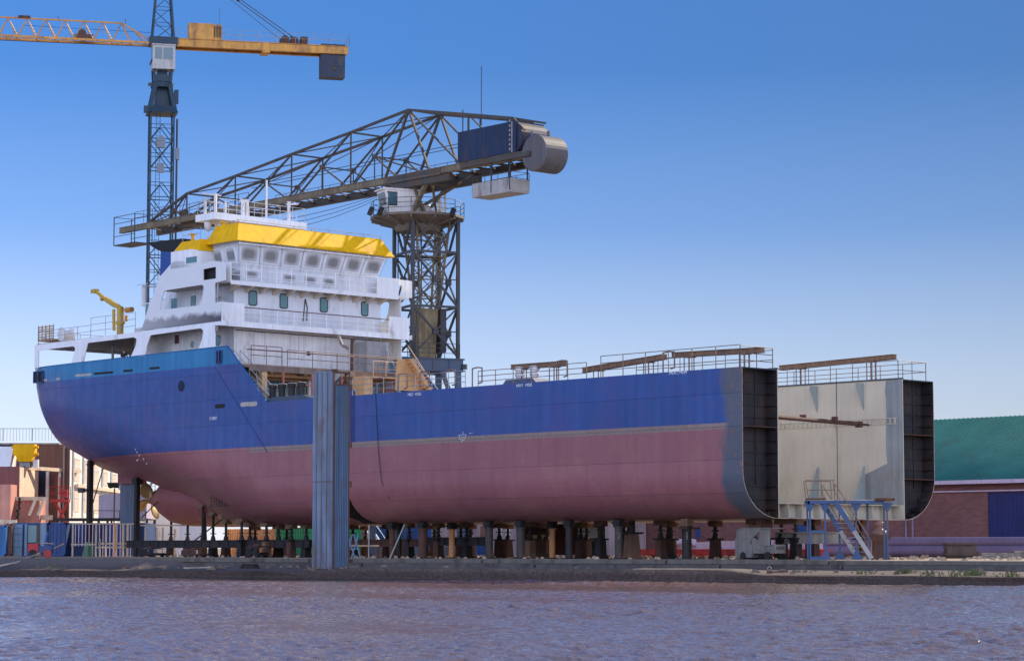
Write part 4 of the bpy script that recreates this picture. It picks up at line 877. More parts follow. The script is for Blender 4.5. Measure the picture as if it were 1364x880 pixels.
# funnel
m_ = MB(); V5 = 5.0
P = [S.X(x, y, V5) for x, y in ((213, 372), (214, 334), (240, 319), (243, 352), (226, 372))]; m_.plate(P, (3.4, 0, 0)); fn = m_.build('funnel', funblue, aft)
m_ = MB(); P = [S.X(x, y, V5 - .05) for x, y in ((196, 323.5), (204, 322), (243, 317.5), (243, 321), (229, 335), (214, 334.5), (206, 331))]; m_.plate(P, (3.5, 0, 0)); m_.build('funnel_top', black, fn)
m_ = MB(); p = S.X(192, 385, 2.5); m_.tube((2.5, p.y, 18.9), (2.5, p.y, 20.3), .18, 10); m_.ball((2.5, p.y, 20.3), .18, .18, .2); m_.box(2.2, 3.4, p.y - .2, p.y - .1, 20.4, 20.45); m_.box(2.2, 2.25, p.y - .8, p.y + .5, 20.5, 20.56); m_.box(3.6, 4.6, p.y - 2.6, p.y - 1.4, 18.9, 20.0); m_.build('vent_head', whitew, aft)
m_ = MB(); p = S.X(72, 432, .2); m_.tube((4, 64.5, 16.6), (4, 64.5, 17.1), .3); m_.box(3.2, 4.4, 66, 68, 16.6, 17.0); m_.box(2.5, 3.6, 62.2, 63.6, 16.6, 17.3); m_.build('deck_locker', whitew, aft)

# ================================================================== HAMMERHEAD CRANE behind the ship
C1 = at(567, 480, 190)
T = Frame(C1.x, C1.y, R(24.7)); hc = thing('hammerhead_crane', 'grey lattice hammerhead crane with dark blue machinery house standing behind the ship', 'crane', T)
hw = 1.97; ZB, ZP = 15.7, 27.1
def brace(mb, p0, p1, p2, p3, w):   # X in the panel p0 p1 (bottom) p2 p3 (top, above p1 and p0)
    mb.bar(p0, p2, w, w); mb.bar(p1, p3, w, w)
tw = MB(); corners = [(-hw, -hw), (hw, -hw), (hw, hw), (-hw, hw)]
for x, y in corners: tw.bar((x, y, ZB), (x, y, ZP), .26, .26)
tw.build('tower_legs', tsteel, hc)
tw = MB(); lv = [ZB + .2, 19.9, 24.3, ZP]
for k in range(3):
    for i in range(4):
        a, b = corners[i], corners[(i + 1) % 4]; p0, p1 = (*a, lv[k]), (*b, lv[k]); p2, p3 = (*b, lv[k+1]), (*a, lv[k+1])
        if k < 2: tw.bar(p0, p2, .11); tw.bar(p1, p3, .16)
        else:
            mid_ = Vector(p0).lerp(Vector(p1), .5); tw.bar(mid_, p3, .16); tw.bar(mid_, p2, .16)
        tw.bar(p3, p2, .18); mm = Vector(p0).lerp(Vector(p1), .5); zc = (lv[k] + lv[k+1]) / 2
        if k < 2: tw.bar(((a[0]+b[0])/2, (a[1]+b[1])/2, zc), (b[0], b[1], zc), .08); tw.box((a[0]+b[0])/2 - .2, (a[0]+b[0])/2 + .2, (a[1]+b[1])/2 - .2, (a[1]+b[1])/2 + .2, zc - .25, zc + .25)
tw.build('tower_bracing', tsteel, hc)
# slewing column inside: tapers downwards
sc_ = MB(); top = [(-1.5, -1.5), (1.5, -1.5), (1.5, 1.5), (-1.5, 1.5)]
def sp(i, f): x, y = top[i]; k = 1 - .62 * f; return Vector((x * k, y * k, 27.2 - 9.6 * f))
for i in range(4):
    sc_.bar(sp(i, 0), sp(i, 1), .15)
    for k in range(6):
        sc_.bar(sp(i, k / 6), sp((i + 1) % 4, (k + 1) / 6), .065); sc_.bar(sp((i + 1) % 4, k / 6), sp(i, (k + 1) / 6), .065); sc_.bar(sp(i, (k+1) / 6), sp((i + 1) % 4, (k+1) / 6), .1)
sc_.build('slewing_column', jstraw, hc)
bl_ = MB(); bl_.taper((-.2, -.2), .65, .75, .8, .9, 15.9, 19.8); bl_.box(-1.05, -.9, -1.2, .8, 15.9, 19.9); bl_.build('ballast_block', paint('ballast_tan', (.27, .22, .13), .7, .15, 1, .25, (.12, .09, .06), .4), hc)
bl_ = MB(); bl_.plate([(.75, -1.3, 16.3), (.75, .9, 16.3), (.75, .9, 19.7), (.75, -1.3, 19.8)], (.5, 0, 0)); bl_.build('side_plate', tsteel, hc)
ld = MB()
for dx in (-.25, .25): ld.tube((-1.7 + dx, -1.2, 15.9), (-1.2 + dx, -1.3, 27.2), .03, 5)
for i in range(36): z = 16 + i * .31; f = (z - 15.9) / 11.3; ld.tube((-1.95 + .5 * f, -1.2 - .1 * f, z), (-1.45 + .5 * f, -1.2 - .1 * f, z), .02, 4)
for x in (-1.75, 1.6, .3): ld.tube((x, 1.7, 15.9), (x, 1.7, 27.2), .05, 5)
ld.build('ladder', tsteel, hc)
# base frame and portal legs
pb = paint('portal_blue_grey', (.05, .085, .15), .5, .15, .8, .1, (.10, .07, .06), .25)
bf = MB()
for s_ in (-1, 1):
    bf.box(-3.3, 2.35, s_ * hw - .22, s_ * hw + .22, 14.75, 15.7); bf.box(-3.4, 2.45, s_ * hw - .32, s_ * hw + .32, 15.65, 15.75); bf.box(-3.4, 2.45, s_ * hw - .32, s_ * hw + .32, 14.7, 14.78)
    bf.box(s_ * hw - .22, s_ * hw + .22, -1.75, 1.75, 14.85, 15.6)
    for x in (-1.6, -.3, 1.1): bf.box(x, x + .05, s_ * hw - .3, s_ * hw + .3, 14.75, 15.7)
bf.build('base_frame', pb, hc)
for x, y in ((hw, -hw), (hw, hw), (-3.0, -hw), (-3.0, hw)):
    l = MB(); l.bar((x, y, 14.8), (x + (.0 if x > 0 else -.6), y * 1.3, .3), .42, .42); l.bar((x * .3, y, 14.7), (x, y * 1.05, 11.2), .3, .3); l.box(x - 1.2, x + 1.2, y * 1.3 - .35, y * 1.3 + .35, 0, .8); l.build('portal_leg', pb, hc)
m_ = MB(); m_.tube((2.4, -hw - .3, 14.9), (2.4, -hw - .3, 15.3), .25, 10); m_.build('lamp', tsteel, hc)
m_ = MB(); rail(m_, [(-3.3, -2.3, 15.75), (2.0, -2.3, 15.75)], 1.15, 3, 1.3, .028); rail(m_, [(-3.3, 2.3, 15.75), (2.0, 2.3, 15.75)], 1.15, 3, 1.3, .028); m_.build('railing', tsteel, hc)
# slewing platform
PC = T.local(at(556, 290, 190)); pcx, pcy = PC.x, PC.y; RP = 3.85
dkm = paint('platform_grey_brown', (.15, .13, .115), .7, .2, 1, .1, (.09, .06, .045), .4)
def pp(r_, a, z): return (pcx + r_ * math.cos(a), pcy + r_ * math.sin(a), z)
m_ = MB(); N_ = 12
m_.grid([[pp(1.6, 2*math.pi*i/N_, 26.55) for i in range(N_)], [pp(RP - .3, 2*math.pi*i/N_, 27.05) for i in range(N_)], [pp(RP, 2*math.pi*i/N_, 27.1) for i in range(N_)], [pp(RP, 2*math.pi*i/N_, 27.3) for i in range(N_)], [pp(.1, 2*math.pi*i/N_, 27.32) for i in range(N_)]], True)
for i in range(N_): m_.bar(pp(1.2, 2*math.pi*i/N_, 26.4), pp(RP - .1, 2*math.pi*i/N_, 27.02), .12, .25)
m_.lathe((pcx, pcy, 26.1), [(0, 0), (1.7, 0), (1.9, .25), (1.9, .6), (0, .6)], 20); m_.build('slewing_platform', dkm, hc)
m_ = MB(); rail(m_, [pp(RP - .05, 2*math.pi*i/N_, 27.3) for i in range(N_ + 1)], 1.15, 3, 2.2, .03); m_.build('railing', tsteel, hc)
# operator cab
cabL = T.local(at(528, 272, 188.5)); cx, cy = cabL.x, cabL.y
m_ = MB(); m_.grid([[(cx-1.0, cy-.9, 27.35), (cx+1.5, cy-.9, 27.35), (cx+1.5, cy+.9, 27.35), (cx-1.0, cy+.9, 27.35)], [(cx-1.35, cy-.9, 29.2), (cx+1.5, cy-.9, 29.2), (cx+1.5, cy+.9, 29.2), (cx-1.35, cy+.9, 29.2)]], True); m_.box(cx-1.5, cx+1.6, cy-1.0, cy+1.0, 29.2, 29.32); cb = m_.build('cab', whitew, hc)
m_ = MB(); m_.plate([(cx-1.0, cy-.93, 28.0), (cx-.35, cy-.93, 28.0), (cx-.4, cy-.93, 28.95), (cx-1.12, cy-.93, 28.95)], (0, .03, 0)); m_.plate([(cx-1.15, cy-.7, 28.0), (cx-1.15, cy+.7, 28.0), (cx-1.36, cy+.7, 28.98), (cx-1.36, cy-.7, 28.98)], (.03, 0, 0)); m_.build('cab_window', cabgl, cb)
m_ = MB(); m_.box(cx-1.1, cx-.3, cy-.95, cy-.92, 27.92, 28.0); m_.box(cx-.36, cx-.3, cy-.95, cy-.92, 28.0, 29.0); m_.box(cx-1.18, cx-.3, cy-.95, cy-.92, 28.95, 29.02); m_.build('window_frame', dark, cb)
m_ = MB(); m_.box(cx+1.7, cx+2.7, cy-.3, cy+.8, 27.32, 28.2); m_.box(cx+3.2, cx+4.0, cy+.2, cy+1.2, 27.32, 28.0); m_.bar((cx+4.1, cy+.2, 27.4), (cx+3.7, cy+.2, 29.2), .25, .3); m_.tube((cx+3.0, cy, 27.5), (cx+3.0, cy+1, 28.3), .35, 10); m_.box(cx+4.3, cx+4.35, cy, cy+.4, 27.3, 30.5); m_.build('winch_gear', whitew, hc)
for x, y in ((492, 281), (505, 281), (601, 283)):
    p = T.local(at(x, y, 187.5)); m_ = MB(); m_.bar((p.x, p.y, p.z - .3), (p.x + .25, p.y, p.z + .3), .45, .3); m_.tube((p.x + .1, p.y, 27.1), (p.x + .1, p.y, p.z), .04); m_.build('floodlight', dark, hc)
# jib, four-chord box truss.  local x across (right/away), local y towards the tip
ja = R(41.2); JZ = 30.3; jo = onz(562, 232.0, JZ); J = Frame(jo.x, jo.y, ja); JW = 3.3
jib = bpy.data.objects.new('jib', None)      # frame holder only used for measuring
bpy.data.objects.remove(jib)
def TJ(p):      # jib frame -> tower frame
    return T.local(J.W(p[0], p[1], p[2]))
class JB(MB):   # builder in jib coordinates, stored in tower coordinates
    def add(s, vs, fs): return super().add([TJ(p) for p in vs], fs)
def JX(x, y): p = J.X(x, y, 0); return p
tipB = JX(161, 309); endB = JX(713, 204.5)
gz = .5
for w_, nm in ((0, 'near'), (JW, 'far')):
    y0 = endB.y if w_ == 0 else JX(700, 207).y
    y1 = tipB.y if w_ == 0 else tipB.y - 1.2
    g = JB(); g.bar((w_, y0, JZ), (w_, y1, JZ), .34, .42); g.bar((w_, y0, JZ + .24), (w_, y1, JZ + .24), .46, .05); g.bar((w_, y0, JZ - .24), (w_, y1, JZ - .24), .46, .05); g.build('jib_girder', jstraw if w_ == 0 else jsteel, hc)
TN = [JX(x, y) for x, y in ((196, 298), (249, 258), (313.6, 234.5), (388.6, 205.5), (467.5, 176.5), (544.5, 146.5))]
TRn = [JX(544.5, 146.5), JX(624, 152.5), JX(684, 157.5)]; TRf = [JX(544.5, 146.5), J.X(640, 157, JW), J.X(710, 162.5, JW)]
MN = [JX(x, y) for x, y in ((233, 280), (285, 262), (354.6, 244.5), (429, 222.5), (499, 208.5))]
BN = [JX(x, 0).y for x in (205, 262, 322, 392, 460, 512)]
ch = JB(); dg = JB(); cx_ = JB()
def jv(p, w_): return Vector((w_, p.y, p.z))
for w_ in (0, JW):
    TR = TRn if w_ == 0 else TRf
    for a, b in list(zip(TN, TN[1:])) + list(zip(TR, TR[1:])): ch.bar(jv(a, w_), jv(b, w_), .19, .19)
    for i in range(1, 6):
        t_, mN = TN[i], MN[i - 1]; d = jv(t_, w_) - jv(mN, w_)
        # extend the diagonal through the mid node down to the girder
        k = (mN.z - JZ) / (t_.z - mN.z); foot = jv(mN, w_) - d * k
        dg.bar(jv(t_, w_), foot, .125, .125)
        if i > 0:
            dg.bar(jv(mN, w_), (w_, mN.y - (foot.y - mN.y) * .95 - .3, JZ), .11, .11)
            dg.bar((w_, mN.y, mN.z), (w_, mN.y, JZ), .07)
        dg.bar(jv(t_, w_), (w_, t_.y, JZ), .10, .10) if i < 5 else None
        dg.box(w_ - .1, w_ + .1, mN.y - .25, mN.y + .25, mN.z - .18, mN.z + .18)
    A5 = jv(TN[5], w_); f1 = JX(512, 241); f2 = JX(573, 228)
    dg.bar(A5, (w_, f1.y, JZ), .17); dg.bar(A5, (w_, f2.y, JZ), .16); dg.bar(jv(MN[4], w_), (w_, f2.y + .5, JZ), .11)
    dg.bar(A5, JX(612, 217) + Vector((w_, 0, 0)), .13); dg.bar((w_, TR[1].y, TR[1].z), (w_, TR[1].y, JZ + .2), .12); 
    dg.bar(jv(TR[1], w_), jv(JX(643, 172), w_), .1) if w_ == 0 else None; dg.bar(jv(TR[2], w_), (w_, TR[2].y - 1.3, JZ + 1.9), .12); dg.bar(jv(TR[2], w_), (w_, TR[2].y, JZ), .14)
TR = TRn
for i, a in enumerate(TN + TR[1:]): cx_.bar(jv(a, 0), jv(a, JW), .13)
allT = TN + TR[1:]
for a, b in zip(allT, allT[1:]): cx_.bar(jv(a, 0), jv(b, JW), .08); cx_.bar(jv(b, 0), jv(a, JW), .06)
y = endB.y + 1
while y < tipB.y - 3:
    cx_.bar((0, y, JZ), (JW, y, JZ), .14); cx_.bar((0, y, JZ), (JW, y + 2.4, JZ), .09); y += 2.4
for i in range(1, 5): cx_.bar(jv(MN[i], 0), jv(MN[i], JW), .10); cx_.bar(jv(MN[i], 0), jv(TN[i+1], JW), .06)
for i in range(1, 5): cx_.bar((0, TN[i].y, JZ), (JW, TN[i].y, TN[i].z), .07)
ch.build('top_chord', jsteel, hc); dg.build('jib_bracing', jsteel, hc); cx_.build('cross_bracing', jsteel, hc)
m_ = JB(); yy = JX(606, 0).y; rail(m_, [(JW - .1, yy, JZ + .25), (JW - .1, JX(330, 0).y, JZ + .25)], 1.1, 2, 1.6, .028); rail(m_, [(.3, JX(330, 0).y, JZ + .25), (.3, JX(215, 0).y, JZ + .25)], 1.1, 2, 1.6, .028)
m_.tube((.2, JX(613, 0).y, JZ + 1.9), (.2, JX(350, 0).y, JZ + 1.9), .03); m_.tube((JW - .2, JX(613, 0).y, JZ + 2.4), (JW - .2, JX(300, 0).y, JZ + 2.4), .03); m_.build('walkway_rail', tsteel, hc)
# yellowish stretch of girder over the slewing ring, and the pylon down to the platform
m_ = JB(); m_.bar((-.02, JX(590, 0).y, JZ - .05), (-.02, JX(520, 0).y, JZ - .05), .4, .62); m_.box(-.1, .3, JX(600, 0).y, JX(522, 0).y, JZ - .85, JZ - .3); m_.box(JW - .4, JW, JX(600, 0).y, JX(522, 0).y, JZ - .85, JZ - .3); m_.box(.3, JW - .4, JX(574, 0).y, JX(566, 0).y, JZ - .85, JZ - .3); m_.box(.3, JW - .4, JX(536, 0).y, JX(528, 0).y, JZ - .85, JZ - .3); m_.build('slew_box', jsteel, hc)
m_ = MB(); g1 = TJ((0.1, JX(573, 0).y, JZ)); g2 = TJ((0.1, JX(545, 0).y, JZ)); g3 = TJ((JW, JX(590, 0).y, JZ)); g4 = TJ((JW, JX(560, 0).y, JZ))
for g_, (dx, dy), w_ in ((g1, (-1.0, -1.2), .32), (g2, (.1, -1.5), .24), (g3, (-.9, 1.2), .2), (g4, (.7, .4), .2), (g1, (1.4, -.8), .18)): m_.bar(g_, (pcx + dx * 1.0, pcy + dy, 27.3), w_)
m_.build('pylon', jstraw, hc)
# machinery house, counterweight drum, basket, aerial
m_ = JB(); h0, h1 = JX(613, 200), JX(690, 200); zt0 = JX(613, 177).z; m_.box(-.25, JW * .8, h1.y, h0.y, JZ + .3, zt0); mh = m_.build('machinery_house', hblue, hc)
m_ = JB(); m_.box(-.28, -.24, JX(686, 0).y, JX(684.5, 0).y, JZ + .3, zt0); 
for i in range(7): m_.box(-.30, -.26, JX(683.5, 0).y, JX(681.8, 0).y, JZ + .5 + i * .36, JZ + .68 + i * .36)
m_.build('hazard_stripes', paint('faded_stripe', (.25, .24, .24), .6), mh)
m_ = JB(); cdn = JX(700, 190); m_.lathe((0, cdn.y + 1.6, JZ + 1.5), [(0, -.1), (1.35, -.1), (1.35, JW * .8), (0, JW * .8)], 28, 'x'); m_.build('rope_drum', hblue, hc)
cd = JX(714, 204); m_ = JB(); m_.lathe((0, cd.y, cd.z), [(0, -.25), (1.32, -.25), (1.40, -.18), (1.40, 2.0), (1.34, 2.06), (0, 2.06)], 36, 'x'); m_.build('counterweight_drum', drumm, hc)
m_ = JB(); m_.tube((1.0, cd.y - .3, cd.z + 1.38), (1.0, cd.y - .3, cd.z + 1.75), .12, 8); m_.tube((.2, cd.y + .7, cd.z + 1.3), (.2, cd.y + .7, cd.z + 1.8), .08, 8); m_.build('drum_lug', drumm, hc)
m_ = JB(); y0, y1 = JX(706, 0).y, JX(641, 0).y; m_.bar((-.1, y0 - .4, JZ - .05), (-.1, y1 + 2, JZ - .05), .7, .35); m_.build('walkway_beam', jsteel, hc)
m_ = JB(); by0, by1 = JX(684, 0).y, JX(633, 0).y; zb0 = JZ - 2.55
m_.box(-.3, -.25, by0, by1, zb0, zb0 + .95); m_.box(-.3, 1.6, by0, by1, zb0 - .12, zb0); m_.box(-.3, 1.6, by0 - .05, by0, zb0, zb0 + .9); m_.build('service_basket', paint('grey_white_basket', (.36, .35, .35), .6, .1, 1, .1, (.15, .11, .08), .3), hc)
m_ = JB(); rail(m_, [(-.28, by1, zb0), (-.28, by0, zb0), (1.6, by0, zb0), (1.6, by1, zb0)], 1.45, 3, 1.3, .025)
for v_ in (-.28, 1.5):
    for y_ in (by0 + .1, (by0 + by1) / 2): m_.bar((v_, y_, zb0), (v_, y_, JZ), .09)
m_.build('basket_rail', tsteel, hc)
m_ = JB(); p = JX(625.5, 175); q_ = JX(626, 86); m_.tube((1.2, p.y, p.z), (1.2, p.y, q_.z), .035, 6); p = JX(574, 195); m_.tube((JW, p.y, JX(574,200).z), (JW, p.y, JX(574, 140).z), .05, 6); m_.build('aerial', tsteel, hc)
# tip cage and trolley
m_ = JB(); t0, t1 = tipB.y + .4, tipB.y - 3.2
for v_ in (-.5, 1.4):
    for y_ in (t0, t1): m_.bar((v_, y_, JZ - 1.4), (v_, y_, JZ + 1.3), .07)
    for z in (JZ - 1.4, JZ - .6, JZ + .6, JZ + 1.25): m_.bar((v_, t0, z), (v_, t1, z), .05)
for y_ in (t0, t1):
    for z in (JZ - 1.4, JZ + 1.25): m_.bar((-.5, y_, z), (1.4, y_, z), .05)
m_.box(-.5, 1.4, t1, t0, JZ - 1.46, JZ - 1.4); rail(m_, [(-.5, t1, JZ + .25), (-.5, t1 - 6, JZ + .25)], 1.1, 2, 1.4, .025); m_.build('tip_cage', tsteel, hc)
m_ = JB(); ty = JX(245, 0).y; m_.box(.4, JW - .4, ty - 1.6, ty + .5, JZ - .5, JZ + .1); m_.tube((1, ty, JZ + .3), (2.4, ty, JZ + .3), .4, 12); m_.box(.2, .6, ty - .3, ty + .6, JZ + .3, JZ + .9); m_.build('trolley', jsteel, hc)
m_ = JB()
for dz, x0, x1, zz in ((0, 500, 250, 1.0), (.25, 500, 250, 1.5), (.5, 500, 250, 2.0)):
    a, b = JX(x0, 0).y, JX(x1, 0).y; P = [(.8 + dz, a + (b - a) * i / 8, JZ - .8 - zz * math.sin(math.pi * (i / 8) ** .9) * .7) for i in range(9)]; m_.path(P, .022, 4)
m_.build('rope', dark, hc)

# ================================================================== TOWER CRANE
K = at(214.5, 200, 240); KF = Frame(K.x, K.y, R(13.5)); tc_ = thing('tower_crane', 'tall dark blue tower crane with ochre yellow jib behind the ship stern', 'crane', KF)
h = 1.17; kc = [(-h, -h), (h, -h), (h, h), (-h, h)]; KT = 45.4
m_ = MB()
for x, y in kc: m_.bar((x, y, 0), (x, y, KT), .17)
m_.build('mast_legs', cblue, tc_)
m_ = MB(); z = .3; k = 0
while z < KT - 2:
    for i in range(4):
        a, b = kc[i], kc[(i + 1) % 4]; mx_ = ((a[0]+b[0])/2, (a[1]+b[1])/2); st = 3.0
        m_.bar((*a, z), (*b, z), .09); m_.bar((*a, z), (*mx_, z + st / 2), .085); m_.bar((*b, z), (*mx_, z + st / 2), .085); m_.bar((*a, z + st / 2), (*b, z + st / 2), .06)
        m_.bar((*a, z + st), (*mx_, z + st / 2), .085) if k % 2 else None; m_.bar((*b, z + st), (*mx_, z + st / 2), .085) if k % 2 else None
        if k % 4 == 3: m_.bar((*a, z + .1), (*b, z + .1), .16, .3)
    z += 3.0; k += 1
m_.build('mast_bracing', cblue, tc_)
m_ = MB()
for dx in (-.2, .2): m_.tube((dx - .3, .3, 0), (dx - .3, .3, KT), .025, 4)
for i in range(120): m_.tube((-.5, .3, 1 + i * .37), (-.1, .3, 1 + i * .37), .015, 4)
m_.tube((h + .35, -h + .2, 0), (h + .35, -h + .2, KT - 1), .11, 6); m_.build('mast_ladder', cblue, tc_)
m_ = MB(); p = KF.local(at(208, 195, 240)); m_.box(-.6, .3, -h - .2, -h + .3, p.z - .35, p.z + .35); m_.taper((-.15, -h), .45, .25, .2, .15, p.z + .35, p.z + .9); p = KF.local(at(212, 226, 240)); m_.box(-.5, .2, -h - .1, -h + .2, p.z - .5, p.z + .5); m_.box(h + .2, h + .6, -h, -h + .4, 40.2, 41.4); m_.build('mast_box', paint('grey_mast_box', (.18, .2, .24), .6, .1), tc_)
# slewing head
m_ = MB(); m_.taper((0, 0), 1.55, 1.55, 1.3, 1.3, KT - .4, KT + .3)
for x, y in kc: m_.bar((x * 1.05, y * 1.05, KT), (x * .62, y * .62, KT + 2.6), .42, .42)
m_.lathe((0, 0, KT + 2.3), [(0, 0), (1.15, 0), (1.2, .5), (1.0, .6), (0, .6)], 18); m_.box(-1.9, -1.3, -1.4, -.9, KT - .5, KT + .2)
for x, y in kc: m_.bar((x * .7, y * .7, KT + 2.8), (x * .8, y * .8, KT + 5.0), .26, .26)
m_.box(-.9, .9, -.9, -.8, KT + 2.9, KT + 3.6); m_.box(.8, .9, -.9, .9, KT + 3, KT + 3.6); m_.box(-1.2, 1.2, -1.2, 1.2, KT + 4.9, KT + 5.1); m_.taper((0, .2), .8, .5, .5, .4, KT + .3, KT + 2.4); m_.taper((0, 0), .5, .5, .5, .5, KT + 2.9, KT + 4.9); m_.box(1.2, 1.6, -1.2, -.6, KT + .6, KT + 2.0); m_.box(-1.5, -1.15, -1.2, -1.0, KT + 2.3, KT + 2.6); m_.build('slewing_head', cblue, tc_)
m_ = MB(); m_.box(-1.1, 1.2, -1.35, .6, KT + 4.1, KT + 6.6); m_.box(-1.2, 1.25, -1.45, .7, KT + 6.55, KT + 6.66); cb = m_.build('cab', paint('grey_white_cab', (.40, .40, .40), .5, .1, 1, .1, (.2, .16, .13), .3), tc_)
m_ = MB(); m_.box(-.85, -.15, -1.38, -1.34, KT + 5.1, KT + 6.3); m_.box(.0, .95, -1.38, -1.34, KT + 5.1, KT + 6.3); m_.box(-1.14, -1.09, -1.2, .3, KT + 4.9, KT + 6.3); m_.build('cab_window', cabgl, cb)
# jib root and A-frame
JT = KT + 6.75
m_ = MB(); m_.box(-1.4, 1.5, -1.1, 1.1, JT, JT + .75); AP = [(-.35, -.35), (.35, -.35), (.35, .35), (-.35, .35)]; ht = 10.5
for (x, y), (x2, y2) in zip([(-1.1, -1), (1.1, -1), (1.1, 1), (-1.1, 1)], AP): m_.bar((x, y, JT + .6), (x2, y2, JT + ht), .17)
def ap(i, f): b_ = [(-1.1, -1), (1.1, -1), (1.1, 1), (-1.1, 1)][i % 4]; t_ = AP[i % 4]; return (b_[0] + (t_[0]-b_[0]) * f, b_[1] + (t_[1]-b_[1]) * f, JT + .6 + (ht - .6) * f)
for i in range(4):
    for k in range(6): m_.bar(ap(i, k / 6), ap(i + 1, (k + 1) / 6), .07) if k % 2 else m_.bar(ap(i + 1, k / 6), ap(i, (k + 1) / 6), .07); m_.bar(ap(i, k / 6), ap(i + 1, k / 6), .05)
m_.build('apex_frame', cblue, tc_)
# working jib: triangular truss to the left, counter-jib girder to the right
JL = 62
m_ = MB()
for y_ in (-.75, .75): m_.bar((-1.2, y_, JT + .1), (-JL, y_, JT + .1), .17, .22)
m_.bar((-1.2, 0, JT + .5), (-4.2, 0, JT + 2.15), .14); m_.bar((-4.2, 0, JT + 2.15), (-JL, 0, JT + 2.15), .15)
x = -4.2
while x > -JL:
    for y_ in (-.75, .75): m_.bar((x, 0, JT + 2.15), (x + .95, y_, JT + .15), .07); m_.bar((x, 0, JT + 2.15), (x - .95, y_, JT + .15), .07)
    m_.bar((x + .95, -.75, JT + .1), (x + .95, .75, JT + .1), .06); m_.bar((x + .95, -.75, JT + .1), (x - .95, .75, JT + .1), .05); x -= 1.9
for y_ in (-.75, .75): m_.bar((-3.0, 0, JT + 1.5), (-1.6, y_, JT + .1), .07)
m_.build('jib', craneye, tc_)
m_ = MB(); m_.box(-8.9, -7.1, -.6, .6, JT + .25, JT + .7); m_.tube((-8.2, -.5, JT + .8), (-8.2, .5, JT + .8), .42, 12); m_.box(-14.6, -13.4, -.2, .2, JT + 2.15, JT + 2.4); m_.tube((-10.6, 0, JT + 2.1), (-10.6, 0, JT + 2.6), .04); m_.tube((-3.8, 0, JT + 2.1), (-3.8, 0, JT + 2.6), .04); m_.build('trolley_winch', rust, tc_)
m_ = MB(); m_.tube((-1, 0, JT - .15), (-JL, 0, JT - .5), .03, 4); m_.tube((-1.2, .4, JT + 1.4), (-14, .4, JT + 1.5), .02, 4); m_.build('trolley_rope', dark, tc_)
CL = 19.2
m_ = MB()
for y_ in (-.85, .85): m_.bar((1.4, y_, JT + .25), (CL, y_, JT + .25), .2, .78); m_.bar((1.4, y_, JT + .66), (CL, y_, JT + .66), .4, .05); m_.bar((1.4, y_, JT - .13), (CL, y_, JT - .13), .4, .05)
m_.box(10.2, 11.0, -1, 1, JT - .35, JT + .7); m_.box(1.4, CL, -.8, .8, JT + .5, JT + .58); m_.build('counter_jib', craneye, tc_)
m_ = MB(); m_.box(2.6, 5.1, -1.05, 0.6, JT + .7, JT + 2.35); m_.box(5.1, 6.0, -.95, .5, JT + .7, JT + 2.3); eb = m_.build('switch_house', craneye, tc_)
m_ = MB()
for i in range(5): m_.box(5.2 + i * .16, 5.27 + i * .16, -.99, -.95, JT + .95, JT + 2.1)
m_.build('louvre', dark, eb)
m_ = MB(); m_.tube((5.8, -.5, JT + 2.3), (5.8, -.5, JT + 4.2), .025, 4); m_.build('aerial', tsteel, tc_)
m_ = MB(); rail(m_, [(6.1, -1.0, JT + .7), (CL + .1, -1.0, JT + .7), (CL + .1, 1.0, JT + .7), (6.1, 1.0, JT + .7)], 1.1, 2, 1.9, .022); rail(m_, [(1.4, -1, JT + .7), (2.5, -1, JT + .7)], 1.1, 2, 1.9, .022); m_.build('railing', galv, tc_)
m_ = MB(); m_.tube((12.6, -.7, JT + 1.15), (12.6, .7, JT + 1.15), .45, 12); m_.tube((13.6, -.7, JT + 1.1), (13.6, .7, JT + 1.1), .42, 12); m_.box(12.1, 14.6, -.75, .75, JT + .68, JT + .9); m_.box(14.3, 15.0, -.5, .5, JT + .9, JT + 1.6); m_.build('hoist_winch', rust, tc_)
m_ = MB(); m_.box(16.4, 18.9, -.8, .8, JT - 2.6, JT + .9); cw = m_.build('counterweight', paint('dark_blue_counterweight', (.018, .03, .07), .6, .2, 1, .15, (.06, .055, .05), .35), tc_)
m_ = MB()
for z_ in (JT - 1.4, JT - .3): m_.box(16.38, 18.92, -.83, .82, z_, z_ + .04)
m_.ball((17.8, -.8, JT - 1.7), .2, .1, .2); m_.build('slab_joint', concb, cw)
m_ = MB()
for y_ in (-.4, -.15, .3): m_.tube((0.2, y_, JT + ht - .2), (12.6 + (1.5 if y_ > 0 else 0) + (1.8 if y_ < -.3 else 0), y_, JT + .9), .045 if y_ != -.15 else .03, 5)
m_.tube((7.0, -.4, JT + 5.6), (7.8, -.4, JT + 5.0), .12, 6); m_.tube((14.0, -.4, JT + 1.0), (13.2, -.4, JT + 1.6), .1, 6); m_.build('tie_rope', dark, tc_)

# ================================================================== QUAYSIDE
# tall blue box column standing at the quay edge
cb0 = at(442.5, 760, 138.5); zc0 = cb0.z; ct = thing('steel_column', 'tall faded blue steel box column standing at the quay edge before the ship', 'column', loc=(cb0.x, cb0.y, 0))
zt1 = at(442.5, 494, 138.5).z; a1 = R(160); w1 = 1.30; d1 = Vector((math.cos(a1), math.sin(a1), 0)); n1 = Vector((.34, .94, 0))
def colbox(d, w, n, z0, z1, mb, th=.95, off=0):
    p = d * off; P = [p, p + d * w, p + d * w + n * th, p + n * th]
    mb.add([q_ + Vector((0, 0, z0)) for q_ in P] + [q_ + Vector((0, 0, z1)) for q_ in P], [(0,3,2,1),(4,5,6,7),(0,1,5,4),(1,2,6,5),(2,3,7,6),(3,0,4,7)])
m_ = MB(); colbox(d1, w1, n1, zc0 + .06, zt1, m_); m_.build('left_box', colblue, ct)
